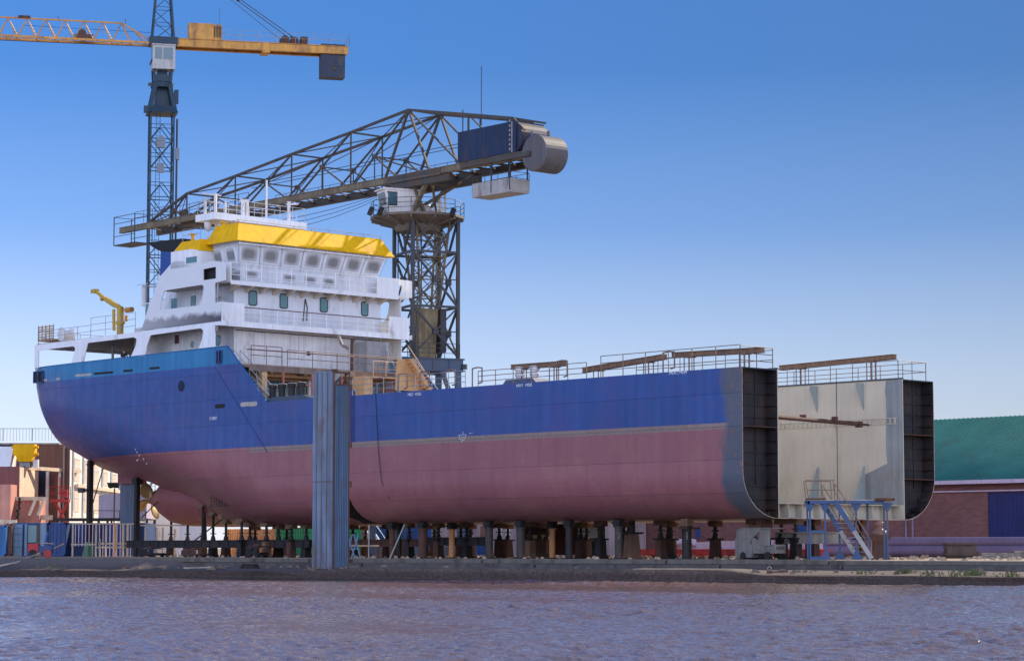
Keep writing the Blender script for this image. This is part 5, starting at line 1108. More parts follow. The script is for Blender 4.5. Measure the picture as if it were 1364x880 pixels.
a2 = R(22); d2 = Vector((math.cos(a2), math.sin(a2), 0)); n2 = Vector((-.37, .93, 0)); zt2 = at(455, 513, 138.5).z
m_ = MB(); colbox(d2, .86, n2, zc0 + .1, zt2, m_, .85, .10)
for i in range(8): colbox(d2, .045, n2, zc0 + .14, zt2 - .05, m_, .9, .14 + i * .105); 
for i in range(8): p = d2 * (.16 + i * .105) - n2 * .03; m_.bar(p + Vector((0, 0, zc0 + .2)), p + Vector((0, 0, zt2 - .06)), .045, .05)
m_.build('ribbed_box', colblu2, ct)
m_ = MB(); 
for p in (Vector((0, 0, 0)) + d2 * .03, d2 * .98, d2 * .98 + n2 * .8): m_.bar(p + Vector((0, 0, zc0 + .05)), p + Vector((0, 0, zt1 - .02)), .09, .09)
for p, q_ in ((d2 * .03, d2 * .98), (d2 * .98, d2 * .98 + n2 * .8)):
    for z in (zt1 - .08, zt2 + .05): m_.bar(p + Vector((0, 0, z)), q_ + Vector((0, 0, z)), .1, .1)
    m_.bar(p + Vector((0, 0, zt2 + .05)), q_ + Vector((0, 0, zt1 - .1)), .06, .06)
m_.box(-.15, .25, -.02, .3, zt1, zt1 + .12)
for z in (4.2, 6.5, 9.9): p = d2 * .97; m_.box(p.x, p.x + .2, p.y - .05, p.y + .1, z, z + .35)
m_.build('rust_edge_frame', rust, ct)
m_ = MB(); z = at(430, 641, 138.5).z; p = -n1 * .015; q_ = d1 * w1 - n1 * .015
m_.bar(p + Vector((0, 0, z)), q_ + Vector((0, 0, z)), .02, .035); 
for f in (.3, .55, .8): m_.bar(p + d1 * w1 * f + Vector((0, 0, zc0 + .2)), p + d1 * w1 * f + Vector((0, 0, zt1 - .1)), .02, .02)
m_.build('weld_seam', rust, ct)

ORD = ['first', 'second', 'third', 'fourth', 'fifth', 'sixth', 'seventh', 'eighth', 'ninth', 'tenth', 'eleventh', 'twelfth', 'thirteenth', 'fourteenth', 'fifteenth', 'sixteenth']
def hull_bottom(s, v):
    if s < 35.5: return ZK if v >= 3 else 4.9 - 2.6 * math.sqrt(max(0, 1 - ((3 - v) / 3) ** 2))
    z = pw(s, zkT)
    while z < 9 and hb(s, z) < abs(HB - v): z += .03
    return z
# steel tube posts of the near row
def steel_post(px, w_px, v, label, mat, num=None, cap=False):
    p = S.X(px, 700, v); top = hull_bottom(p.y, v); W_ = S.W(v, p.y); D = W_.y; r_ = w_px / 2 / 3150 * D
    o = thing('support_post', label, 'post', loc=(W_.x, W_.y, 0), rz=S.a, group='steel posts carrying the hull near side')
    m_ = MB(); m_.tube((0, 0, .06), (0, 0, top - .42), r_, 14); m_.tube((0, 0, top - .5), (0, 0, top - .42), r_ * 1.25, 14); m_.build('shaft', mat, o, False)
    m_ = MB(); m_.box(-r_ * 1.5, r_ * 1.5, -r_ * 1.5, r_ * 1.5, 0, .06); m_.build('base_plate', dark, o)
    m_ = MB(); m_.box(-.24, .24, -.24, .24, top - .42, top - .28); m_.box(-.3, .3, -.3, .3, top - .28, top - .15); m_.box(-.2, .2, -.26, .26, top - .15, top - .004); m_.build('packing', timberd if cap else dark, o)
    if cap: m_ = MB(); m_.box(-.9, .9, -.22, .22, top - .62, top - .5); m_.build('cap_plate', rust, o)
    if num:
        cu = bpy.data.curves.new('n', 'FONT'); cu.body = num; cu.size = .62; cu.extrude = .004; cu.align_x = 'CENTER'; tmp = bpy.data.objects.new('tmp', cu); col.objects.link(tmp); bpy.context.view_layer.update()
        me = bpy.data.meshes.new_from_object(tmp.evaluated_get(bpy.context.evaluated_depsgraph_get())); bpy.data.objects.remove(tmp); me.name = 'painted_number'; me.materials.clear(); me.materials.append(paint('worn_grey_lettering', (.3, .32, .3), .7, .2, 8))
        for vt in me.vertices:      # wrap onto the tube
            a = vt.co.x / (r_ + .006); y_ = vt.co.y; vt.co = Vector(((r_ + .006) * math.sin(a), -(r_ + .006) * math.cos(a), y_))
        t = bpy.data.objects.new('painted_number', me); col.objects.link(t); t.parent = o; t.location = (0, 0, 1.15); t.rotation_euler = (0, 0, -S.a)
    return o
greyp = paint('grey_tube_post', (.055, .045, .044), .6, .2, 1.5, .2, (.15, .07, .04), .4)
posts = [(522.5, 8, 2.6, 'rusty post'), (531.5, 7, 3.6, 'dark post'), (563, 12, 2.4, 'thick brown post'), (602, 8, 4.0, 'rusty post with a bright edge'), (651.5, 11, 2.4, 'grey tube post'),
         (693.5, 11.5, 2.4, 'brown tube post'), (735.5, 8, 4.6, 'slim orange post'), (758, 10, 2.4, 'tall black post')]
for i, (x, w_, v, t_) in enumerate(posts):
    steel_post(x, w_, v, f'{t_}, {ORD[i]} from the blue column under the hull', [rust, dark, rust, orange, greyp, greyp, orange, dark][i], None, False)
steel_post(824, 10.5, 2.4, 'dark steel tube post painted with the number 2', greyp, '2', False)
steel_post(914.5, 13, 2.4, 'thick dark steel post painted with the number 1', dark, '1', True)
# long girders under the hull
def girder(x0, x1, v, z0, z1, mat, label, wd=.35):
    a, b2 = S.X(x0, 720, v).y, S.X(x1, 720, v).y
    o = thing('support_girder', label, 'girder', S, group='long girders under the hull')
    m_ = MB(); m_.box(v - wd / 2, v + wd / 2, b2, a, z0, z1); m_.box(v - wd * .7, v + wd * .7, b2, a, z1, z1 + .05); m_.box(v - wd * .7, v + wd * .7, b2, a, z0 - .05, z0); m_.build('web', mat, o)
    m_ = MB(); y_ = b2 + .6
    while y_ < a: m_.box(v - wd * .65, v + wd * .65, y_, y_ + .03, z0, z1); y_ += 1.1
    m_.build('stiffener', mat, o); return o
girder(171, 414, 3.6, .72, 1.18, dark, 'long dark rust girder running under the stern near the quay')
girder(560, 648, 5.4, .85, 1.32, dark, 'dark girder under the middle of the red hull')
girder(1036, 1118, 5.8, .95, 1.5, concr, 'worn grey brown girder beneath the open end of the hull', .5)
girder(452, 560, 5.4, .8, 1.2, rust, 'rusty girder just right of the blue column')
# jack stacks carrying the hull: prototype, then copies
def jack_stack(top, label, mat, s, v, group='screw jack stacks under the hull'):
    o = thing('jack_stack', label, 'jack stack', loc=S.W(v, s), rz=S.a, group=group)
    m_ = MB(); m_.box(-.32, .32, -.3, .3, 0, .16); m_.taper((0, 0), .28, .26, .24, .22, .16, 1.15); m_.build('pillar', mat, o)
    m_ = MB(); m_.box(-.42, .42, -.3, .3, 1.15, 1.25); m_.tube((0, 0, 1.25), (0, 0, 1.55), .2, 10, .13); m_.tube((0, 0, 1.55), (0, 0, top - .3), .1, 8); m_.tube((0, 0, 1.7), (0, 0, 1.76), .24, 10); m_.build('screw_jack', dark, o)
    m_ = MB(); m_.box(-.34, .34, -.3, .3, top - .3, top - .18); m_.box(-.26, .26, -.36, .36, top - .18, top - .004); m_.build('timber_pad', timberd, o); return o
near = [(228, 3.2), (250, 3.8), (270, 4.2), (284, 3.4), (301, 4.0), (322, 3.3), (333, 4.4), (355, 3.4), (371, 4.2), (388, 3.4), (408, 3.8)]
for i, (x, v) in enumerate(near):
    s_ = S.X(x, 705, v).y; v2 = v if hull_bottom(s_, v) < 3 else 6.0; s_ = S.X(x, 705, v2).y; v2 = v2 if hull_bottom(s_, v2) < 4 else 8.2; s_ = S.X(x, 705, v2).y
    jack_stack(max(2.0, hull_bottom(s_, v2)), f'screw jack stack on the stern girder, {ORD[i]} from the propeller', [dark, rust, timberd, dark, rust][i % 5], s_, v2)
for i, x in enumerate((545, 584, 622, 706, 800, 880)):
    v = 5.4; s_ = S.X(x, 705, v).y; jack_stack(ZK, f'screw jack stack under the red hull, {ORD[i]} right of the blue column', [dark, rust, dark, timberd][i % 4], s_, v)
for i, x in enumerate((1003, 1019, 1041, 1060)):
    v = 5.6; s_ = S.X(x, 700, v).y; jack_stack(ZK, f'screw jack stack by the open hull end, {ORD[i]} from the left', dark, s_, v)
proto = jack_stack(ZK, 'screw jack stack in the rear rows, half hidden by those before it', rust, 3, 9.6, 'rear screw jack stacks')
for v in (9.6, 14.0):
    for i in range(16):
        s_ = 3 + i * 3.9
        if s_ > 58 or (v == 9.6 and i == 0): continue
        if hull_bottom(s_, v) > 2.6: continue
        c = copy_tree(proto); c.location = S.W(v, s_)
# grey steel bogies and the tapered block
def bogie(x0, x1, v, label, hs=1.0, mt=None):
    a, b2 = S.X(x0, 730, v), S.X(x1, 730, v); cx, L_ = (a.y + b2.y) / 2, abs(a.y - b2.y) / 2
    o = thing('hull_bogie', label, 'bogie', S, group='steel bogies on the yard rails')
    o.scale = (1, 1, hs)
    m_ = MB(); m_.box(v - .45, v + .1, cx + L_ * .15, cx + L_, .12, 1.2); m_.plate([(v - .5, cx + L_ * .9, 1.2), (v - .5, cx + L_ * .9, 1.72), (v - .5, cx - L_ * .35, 1.72), (v - .5, cx + L_ * .1, 1.2)], (.05, 0, 0)); m_.plate([(v - .5, cx - L_ * .3, 1.7), (v - .5, cx - L_ * .8, 1.7), (v - .5, cx - L_ * .75, .75), (v - .5, cx - L_ * .2, .85)], (.05, .1, 0)); m_.bar((v - .4, cx + L_ * .2, 1.1), (v - .4, cx - L_ * .5, .6), .1, .45); m_.box(v - .4, v + .4, cx - L_, cx + L_ * .2, .35, .85)
    m_.box(v - .5, v + .5, cx - L_ * .9, cx + L_ * .7, 1.72, 1.8); m_.box(v - .42, v + .42, cx - L_, cx + L_, .55, .75); m_.build('frame', mt or paint('pale_worn_grey', (.20, .19, .18), .6, .2, 1.2, .25, (.14, .09, .06), .5), o)
    for f in (-.6, .6):
        w_ = MB(); w_.lathe((v - .5, cx + L_ * f, .22), [(0, 0), (.2, 0), (.22, .05), (.22, .16), (0, .16)], 16, 'x'); w_.lathe((v + .34, cx + L_ * f, .22), [(0, 0), (.22, 0), (.22, .11), (.2, .16), (0, .16)], 16, 'x'); w_.build('wheel', dark, o)
    m_ = MB(); m_.box(v - .5, v + .5, cx - .5, cx + .5, 1.8, 1.95); m_.tube((v, cx, 1.95), (v, cx, ZK - .02), .28, 12); m_.build('head', rust, o)
bogie(986, 1040, 3.6, 'pale grey rail bogie at the cut end of the near hull side')
bogie(248, 272, 2.4, 'small worn bogie below the propeller girder', .3, rust)
bogie(334, 352, 2.2, 'low dark bogie before the stern girder left of the blue column', .42, dark)
bogie(190, 215, 3.6, 'dark bogie carrying the left tip of the stern girder', .34, dark)
p = S.X(842, 735, 5.0); o = thing('support_block', 'tan tapered plate block standing behind the post numbered 2', 'block', loc=S.W(5.0, p.y), rz=R(15))
m_ = MB(); m_.taper((0, 0), .46, .4, .34, .34, 0, 1.5, (-.03, 0)); m_.build('tapered_body', paint('tan_rusty_block', (.17, .10, .065), .7, .2, 1, .2, (.16, .08, .05), .4), o)
m_ = MB(); m_.box(-.6, .6, -.4, .4, 1.5, 1.62); m_.tube((0, 0, 1.62), (0, 0, 2.29), .2, 12); m_.build('top_plate', dark, o)
# leaning props by the stern
def prop_(x0, y0, x1, y1, v0, v1, w_, label, mat=dark):
    a, b2 = S.X(x0, y0, v0), S.X(x1, y1, v1); m_ = MB(); m_.bar(S.W(*a), S.W(*b2), w_, w_); return tag(m_.build('prop', mat), label, 'prop', 'steel props against the stern')
prop_(313, 678, 247, 729, 7.0, 3.9, .1, 'thin slanting prop from the skeg down to the stern girder')
prop_(272, 682, 274, 720, 5.6, 4.0, .2, 'short upright strut above the stern girder', dark)
# tall posts below the counter
p = S.X(120.5, 617, 4.6); zb_ = hull_bottom(p.y, 4.6); o = thing('support_post', 'tall black post with green concrete foot under the stern overhang', 'post', loc=S.W(4.6, p.y), rz=S.a, group='tall posts under the stern')
m_ = MB(); m_.box(-.19, .19, -.19, .19, .9, zb_ - .02); m_.box(-.25, .25, -.25, .25, zb_ - .4, zb_ - .3); m_.build('shaft', dark, o)
m_ = MB(); m_.taper((0, 0), .38, .38, .24, .24, 0, 1.15); m_.build('foot', paint('green_grey_foot', (.12, .2, .14), .7, .25, 2, 0, (.02, .16, .07), .5), o)
m_ = MB(); z = 5.2
m_.bar((-.2, 0, z), (-.9, -.3, z), .12, .12); m_.bar((-.9, -.3, z), (-1.15, -.4, z - .05), .5, .35); m_.build('floodlight', tsteel, o)
m_ = MB(); m_.tube((.15, 0, 3.8), (1.9, 1.0, 7.2), .05, 6); m_.build('stay', dark, o)
p = S.X(183, 634, 5.6); zb_ = hull_bottom(p.y, 5.6); o = thing('support_post', 'tall black post in front of the rudder standing on the girder', 'post', loc=S.W(5.6, p.y), rz=S.a, group='tall posts under the stern')
m_ = MB(); m_.box(-.17, .17, -.17, .17, .0, zb_ - .02); m_.box(-.3, .3, -.3, .3, zb_ - .5, zb_ - .02); m_.build('shaft', dark, o)
m_ = MB(); m_.tube((.1, -.5, 3.0), (2.6, -2.6, 6.3), .05, 6); m_.build('stay', dark, o)

# blue stair platform by the open end
SP = at(1078, 745, 128.2); sp0 = Vector((SP.x, SP.y, 0)); st = thing('stair_platform', 'blue steel access platform with stairs beside the open hull end', 'platform', loc=sp0)
def sx_(x): return at(x, 700, 128.2).x - sp0.x
def szz(y): return at(1100, y, 128.2).z
zt_ = szz(667)
for x, y_ in ((1079, 0), (1099, 0), (1140.5, 0), (1159, .9), (1182, 0), (1122, 1.1), (1079, 1.1), (1182, 1.1)):
    m_ = MB(); X_ = sx_(x); m_.box(X_ - .045, X_ + .045, y_ - .045, y_ + .045, .03, zt_ - .08)
    if y_ == 0: m_.plate([(X_, y_, zt_ - .1), (X_ - .32, y_, zt_ - .1), (X_, y_, zt_ - .65)], (0, .03, 0)); m_.plate([(X_, y_, zt_ - .1), (X_ + .32, y_, zt_ - .1), (X_, y_, zt_ - .65)], (0, .03, 0)); 
    if x in (1140.5, 1122, 1099): m_.plate([(X_ - .3, y_ - .08, .03), (X_ + .32, y_ - .08, .03), (X_ + .04, y_ - .08, .6), (X_ - .04, y_ - .08, .6)], (0, .04, 0))
    m_.build('leg', blueeq, st)
m_ = MB(); xa, xb = sx_(1076), sx_(1178); m_.box(xa, xb, -.1, .0, zt_ - .14, zt_ + .02); m_.box(xa, xb, 1.1, 1.2, zt_ - .14, zt_ + .02); m_.box(xa, xa + .1, -.1, 1.2, zt_ - .14, zt_ + .02); m_.box(xb - .1, xb, 0, 1.1, zt_ - .14, zt_ + .02); m_.box(sx_(1079), sx_(1099), -.05, .03, szz(709), szz(706)); m_.box(sx_(1079), sx_(1099), -.05, .03, .03, .2); m_.build('top_frame', blueeq, st)
m_ = MB(); m_.box(xa - .02, xb + .55, -.12, 1.22, zt_ + .02, zt_ + .07); m_.build('deck_grating', galv, st)
m_ = MB(); m_.box(sx_(1077), sx_(1100), -.2, 1.0, zt_ + .07, zt_ + .16); m_.box(sx_(1173), sx_(1190), -.2, .9, zt_ + .07, zt_ + .14); m_.tube((sx_(1165), -.25, zt_ + .1), (sx_(1191), -.25, zt_ + .1), .09, 8); m_.build('planks', rust, st)
m_ = MB()
for a in ((sx_(1078), sx_(1073.5)), (sx_(1098), sx_(1094)), (sx_(1113), sx_(1110))): m_.tube((a[0], -.05, zt_), (a[1], -.05, zt_ + 1.12), .03, 6)
for z in (1.12, .6): m_.tube((sx_(1073.5) + (1.12 - z) * .15, -.05, zt_ + z), (sx_(1113), -.05, zt_ + z), .028, 6)
m_.tube((sx_(1078), 1.2, zt_), (sx_(1075), 1.2, zt_ + 1.1), .03, 6); m_.tube((sx_(1075), 1.2, zt_ + 1.1), (sx_(1111), 1.2, zt_ + 1.1), .028, 6); m_.tube((sx_(1111), 1.2, zt_ + 1.1), (sx_(1113), 1.2, zt_), .03, 6)
m_.build('railing', brownr, st)
A_, B2 = Vector((sx_(1112), -.15, zt_)), Vector((sx_(1160), -.15, .08)); M_ = A_.lerp(B2, .52); wv = Vector((-.62, .75, 0))
m_ = MB(); m_.bar(A_, M_, .05, .24); m_.bar(A_ + wv, M_ + wv, .05, .24); m_.build('upper_stringer', blueeq, st)
m_ = MB(); m_.bar(M_, B2, .05, .24); m_.bar(M_ + wv, B2 + wv, .05, .24)
for i in range(12):
    p = A_.lerp(B2, (i + .5) / 12); t_ = Vector((.2, 0, 0)); m_.add([p, p + t_, p + t_ + wv, p + wv] + [q_ - Vector((0, 0, .04)) for q_ in (p, p + t_, p + t_ + wv, p + wv)], [(0,1,2,3),(7,6,5,4),(0,4,5,1),(1,5,6,2),(2,6,7,3),(3,7,4,0)])
m_.build('treads', galv, st)
m_ = MB(); u9 = Vector((0, 0, .95))
for o_ in (Vector((0, 0, 0)), wv):
    m_.tube(A_ + o_ + u9, B2 + o_ + u9, .028, 6); m_.tube(A_ + o_ + u9 * .5, B2 + o_ + u9 * .5, .02, 6)
    for f in (0, .5, 1): p = A_.lerp(B2, f) + o_; m_.tube(p, p + u9, .028, 6)
m_.build('hand_rail', brownr, st)
# bollard mushroom on a rusty stool behind the stairs
p = at(1172, 745, 132.5); o = thing('mooring_winch', 'rusty winch stool with round drum head behind the blue platform', 'winch', loc=(p.x, p.y, 0))
m_ = MB(); m_.taper((0, 0), .5, .45, .35, .4, 0, .9); m_.taper((0, 0), .35, .35, .62, .45, .9, 1.35); m_.build('stool', rust, o)
m_ = MB(); m_.lathe((0, 0, 1.35), [(0, 0), (.45, 0), (.4, .25), (.2, .35), (.2, .5), (.3, .55), (.28, .75), (0, .8)], 18); m_.build('drum_head', paint('brown_bollard', (.22, .12, .09), .5), o, True)

# ================================================================== YARD BACKGROUND
# warehouse on the right
WV = 55.0; s0 = S.X(815, 700, WV).y; wz = S.X(1300, 639.5, WV).z; s1 = S.X(1364, 700, WV).y - 42; rv = WV + 12; rz = S.X(1300, 556, rv).z
wh_ = thing('warehouse', 'long purple brick warehouse with teal corrugated roof and dark blue door', 'warehouse', S)
m, t, b, N, L = nodes('brick_wall')
tc = N('ShaderNodeTexCoord'); sep = N('ShaderNodeSeparateXYZ'); L(tc.outputs['Object'], sep.inputs[0]); cm = N('ShaderNodeCombineXYZ'); L(sep.outputs['Y'], cm.inputs['X']); L(sep.outputs['Z'], cm.inputs['Y'])
br = N('ShaderNodeTexBrick'); br.inputs['Scale'].default_value = 1; br.inputs['Brick Width'].default_value = .5; br.inputs['Row Height'].default_value = .16; br.inputs['Mortar Size'].default_value = .012
br.inputs['Color1'].default_value = (.16, .062, .06, 1); br.inputs['Color2'].default_value = (.22, .09, .08, 1); br.inputs['Mortar'].default_value = (.15, .10, .10, 1); L(cm.outputs[0], br.inputs['Vector'])
nz = N('ShaderNodeTexNoise'); nz.inputs['Scale'].default_value = .35; nz.inputs['Detail'].default_value = 7; L(tc.outputs['Object'], nz.inputs['Vector'])
mr = N('ShaderNodeMapRange'); mr.inputs['To Min'].default_value = .65; mr.inputs['To Max'].default_value = 1.3; L(nz.outputs['Fac'], mr.inputs['Value'])
vm = N('ShaderNodeVectorMath'); vm.operation = 'SCALE'; L(br.outputs['Color'], vm.inputs[0]); L(mr.outputs[0], vm.inputs['Scale']); L(vm.outputs[0], b.inputs['Base Color']); b.inputs['Roughness'].default_value = .85
brick = m
d0 = S.X(1316, 700, WV).y; zd = S.X(1340, 655, WV).z
m_ = MB(); m_.plate([(WV, s0, 0), (WV, s1, 0), (WV, s1, wz), (WV, s0, wz)], (.3, 0, 0), [[(WV, d0, .05), (WV, d0 - 11, .05), (WV, d0 - 11, zd), (WV, d0, zd)]]); m_.box(WV, WV + 24, s0 - .3, s0, 0, wz); m_.box(WV, WV + 24, s1, s1 + .3, 0, wz); m_.box(WV + 23.7, WV + 24, s0, s1, 0, wz)
for e in (s0, s1): m_.plate([(WV, e, wz), (WV + 24, e, wz), (rv, e, rz - .1)], (0, -.2 if e == s0 else .2, 0))
m_.build('brick_wall', brick, wh_)
teal_r = paint('teal_roof_paint', (.004, .095, .095), .55, .14, .25, .12, (.012, .065, .06), .3, 0, 0, .08)
m_ = MB(); rows = [[], []]; y_ = s0 + .4; 
P = []
while y_ > s1 - .4: P.append(y_); y_ -= .12
for side, ve in ((0, WV - .5), (1, WV + 24.5)):
    rows = [[(v, q_, z + .03 * math.cos(i * math.pi / 1.0 * .5)) for i, q_ in enumerate(P)] for v, z in ((ve, wz - .02), (rv, rz))]
    m_.grid(rows)
m_.build('roof', teal_r, wh_, True)
m_ = MB(); m_.box(WV - .75, WV - .5, s0 + .4, s1, wz - .28, wz + .02); m_.build('gutter', lilac, wh_)
m_ = MB(); zl = S.X(1300, 653.5, WV).z; m_.box(WV - .18, WV - .002, s0, s1, zl - .06, zl + .04); m_.build('ledge', lilac, wh_)
m_ = MB(); m_.box(WV + .1, WV + .16, d0 - 11, d0, .05, zd)
for i in range(44): m_.box(WV + .06, WV + .11, d0 - .12 - i * .25, d0 - .04 - i * .25, .05, zd)
m_.build('sliding_door', paint('dark_blue_door', (.02, .03, .13), .5, .12, .6, .1), wh_)
for x in (1208, 1217): q_ = S.X(x, 700, WV).y; m_ = MB(); m_.tube((WV - .12, q_, 0), (WV - .12, q_, wz - .2), .09, 8); m_.build('downpipe', paint('violet_grey_pipe', (.22, .17, .25), .6), wh_)
for x0, x1, y0, y1 in ((926, 933, 703, 716), (1059, 1077, 695, 709)):
    a, b2 = S.X(x0, y1, WV), S.X(x1, y0, WV); m_ = MB(); m_.box(WV - .04, WV, a.y, b2.y, a.z, b2.z); m_.build('wall_sign', contbl, wh_)
# older workshop range left of it, open bay and doors
s2 = S.X(455, 700, 50).y; s3 = S.X(812, 700, 50).y; wk = thing('workshop', 'low pale workshop range seen beneath the middle of the hull', 'workshop', S)
b0_, b1_ = S.X(690, 700, 50).y, S.X(806, 700, 50).y; hz_ = 5.2
m_ = MB(); m_.plate([(50, s2, 0), (50, s3, 0), (50, s3, hz_), (50, s2, hz_)], (.3, 0, 0), [[(50, b0_, .03), (50, b1_, .03), (50, b1_, 4.2), (50, b0_, 4.2)]]); m_.box(50.3, 62, s2, s2 - .3, 0, hz_); m_.box(50.3, 54.6, s3, s3 + .3, 0, hz_); wkb = MB(); wkb.box(58, 58.3, b0_ + 14, b1_ - 8, 0, 5.1); wkb.build('back_wall', brownw, wk); m_.build('wall', paint('pale_mauve_render', (.34, .26, .27), .8, .12, .4, .2, (.2, .13, .12), .35), wk)
m_ = MB(); m_.box(49.7, 62, s2 + .3, s3 - .3, hz_, hz_ + .2); m_.build('roof', dark, wk)
for x0, x1, y0, y1, mt in ((542, 556, 700, 710, contbl), (612, 629, 702, 713, contbl), (640, 652, 700, 738, brownw), (570, 590, 722, 741, brownw), (600, 605, 700, 741, whitew), (664, 668, 690, 741, whitew), (674, 679, 690, 741, whitew), (470, 484, 705, 741, brownw), (617, 634, 722, 741, orange)):
    a, b2 = S.X(x0, y1, 49.95), S.X(x1, y0, 49.95); m_ = MB(); m_.box(49.92, 50, a.y, b2.y, max(.03, a.z), b2.z); m_.build('door' if y1 > 730 else 'window', mt, wk)
a, b2 = S.X(770, 716, 56), S.X(796, 702, 56); o = thing('box_trailer', 'pale box trailer parked in the dark workshop bay', 'trailer', S)
m_ = MB(); m_.box(56, 58, a.y, b2.y, a.z, b2.z); m_.build('box_body', paint('beige_tarpaulin', (.42, .38, .30), .7, .1), o); m_ = MB(); m_.box(56.1, 57.8, a.y - .2, b2.y + .2, a.z - .5, a.z); m_.box(56.2, 57.7, a.y - .1, b2.y + .1, .5, .8); m_.build('chassis', dark, o)
for f in (.15, .85):
    m_ = MB(); yy_ = a.y + (b2.y - a.y) * f; m_.lathe((56.0, yy_, .5), [(0, 0), (.45, 0), (.5, .05), (.5, .3), (0, .3)], 16, 'x'); m_.build('wheel', rubber, o)

def rbox(name, label, cat, x0, x1, y0, y1, v, depth, mat, group=None, ribs=0, base=False, extra=None):
    """object standing on the yard, its near face on the plane v of the ship frame, from measured photo extents"""
    a, b2 = S.X(x0, y1, v), S.X(x1, y0, v); z0 = 0.004 if base else max(.004, a.z); o = thing(name, label, cat, S, group=group)
    m_ = MB(); m_.box(v, v + depth, a.y, b2.y, z0, b2.z)
    lo_, hi = min(a.y, b2.y), max(a.y, b2.y)
    if ribs:
        k = int((hi - lo_) / ribs)
        for i in range(k): m_.box(v - .04, v, lo_ + (i + .25) * ribs, lo_ + (i + .7) * ribs, z0 + .12, b2.z - .12)
        k = int(depth / ribs)
        for i in range(k): m_.box(v + (i + .25) * ribs, v + (i + .7) * ribs, lo_ - .04, lo_, z0 + .12, b2.z - .12)
    m_.build('body', mat, o)
    if ribs:
        f = MB()
        for s_ in (lo_, hi): f.box(v - .06, v + .1, s_ - .06, s_ + .06, z0, b2.z)
        for z in (z0, b2.z - .1): f.box(v - .06, v + .05, lo_, hi, z, z + .1)
        f.build('corner_frame', mat, o)
    return o
rbox('shipping_container', 'orange container seen under the stern between the jack stacks', 'container', 301, 326, 704, 741, 34, 5, orange, 'containers in the yard', .35, True)
rbox('shipping_container', 'green container seen under the hull left of the blue column', 'container', 368, 411, 702, 741, 30, 6, green, 'containers in the yard', .35, True)
rbox('shipping_container', 'dark blue container behind a white steel stair', 'container', 497, 541, 700, 741, 38, 3, contbl, 'containers in the yard', .35, True)
rbox('shipping_container', 'small blue container at the foot of the pale workshop wall', 'container', 606, 617, 725, 741, 42, 3, contbl, 'containers in the yard', .35, True)
rbox('red_trailer_bed', 'long low red steel barge side lying on the yard', 'steel section', 852, 1080, 731, 741, 36, 2.0, redm, None, 1.2, True)
o = thing('sheet_stack', 'pale lilac folded steel sheet lying on the long red section', 'steel sheet', S)
a, b2 = S.X(905, 731, 36.4), S.X(1080, 718, 36.4); m_ = MB(); m_.plate([(36.4, a.y + .6, a.z), (36.4, b2.y, a.z), (36.4, b2.y, b2.z), (36.4, a.y - 4, b2.z - .1), (36.4, a.y - .2, b2.z - .25)], (1.4, 0, 0)); m_.build('folded_sheet', lilac, o)
m_ = MB(); p, q_ = S.X(892, 722, 36.2), S.X(925, 722, 36.2); m_.tube((36.2, p.y, p.z), (36.2, q_.y, p.z), .25, 12); m_.box(36.1, 36.3, p.y - 1.6, p.y - 1.3, a.z - .02, p.z); m_.build('tube', lilac, o)
# long violet pipes lying behind, right
for i, (y0, lab) in enumerate(((735.5, 'lower long violet pipe lying before the brick warehouse'), (731.2, 'upper long violet pipe lying before the brick warehouse'))):
    p, q_ = S.X(1085, y0, 42), S.X(1364, y0, 42); m_ = MB(); rr_ = .42; zc = .42 + i * .66; m_.tube((42 + i * .35, p.y, zc), (42 + i * .35, q_.y - 12, zc), rr_ if i == 0 else .36, 16)
    o = m_.build('pipe', paint('violet_pipe', (.19, .14, .21), .5, .12, .4, .1), smooth=False); tag(o, lab, 'pipe', 'long violet pipes'); o.location = S.o; o.rotation_euler = (0, 0, S.a)
# rusty stacks by the pipes
random.seed(5)
def pile(x0, x1, y0, D, mat, name, label, cat, n=4, dz=.16):
    a, b2 = at(x0, 740, D), at(x1, 740, D); top = at(x0, y0, D).z; o = thing(name, label, cat, loc=((a.x + b2.x) / 2, D, 0)); W_ = (b2.x - a.x) / 2; z = .004; k = 0
    while z < top - .02:
        h_ = min(dz * random.uniform(.8, 1.2), top - z); m_ = MB(); ins_ = random.uniform(0, .12) * W_ + (W_ * .35 if z > top * .55 else 0) * random.choice((0, .6)); j = random.uniform(-.1, .1)
        m_.box(-W_ + ins_, W_ - ins_ * random.random(), -.6 + j, .6 + j, z, z + h_ - .02); m_.build('layer', mat, o); z += h_; k += 1
    return o
pile(1257, 1300, 722.5, 150, paint('dark_sleeper', (.10, .07, .05), .85, .3, 2, .2), 'timber_pile', 'dark pile of old sleepers before the warehouse', 'timber pile')
pile(1303, 1346, 735, 148, concr, 'slab_pile', 'low pale pile of slabs right of the sleepers', 'slab pile', dz=.1)
pile(1345, 1372, 732.5, 150, concr, 'concrete_block_pile', 'pale concrete blocks at the right edge of the yard', 'blocks', dz=.2)
pile(786, 812, 738.5, 150, rust, 'scrap_pile', 'flat pile of rusty bars left of post number 2', 'scrap pile', dz=.08)
pile(868, 900, 736, 146, dark, 'scrap_pile', 'dark scrap heap between posts 1 and 2', 'scrap pile', dz=.12)
pile(716, 731, 735.5, 155, rust, 'scrap_box', 'small rusty box among the posts under the hull', 'box', dz=.2)
# chute under the hull
p = at(714, 720, 158); o = thing('hopper', 'tan steel hopper on a stand between the posts', 'hopper', loc=(p.x, p.y, 0))
m_ = MB(); m_.taper((0, 0), .38, .4, .52, .5, .95, 1.45); m_.box(-.62, .62, -.55, .55, 1.45, 1.53); m_.build('bin', ochre, o); m_ = MB(); m_.taper((0, 0), .3, .3, .25, .25, 0, .95); m_.build('stand', rust, o)
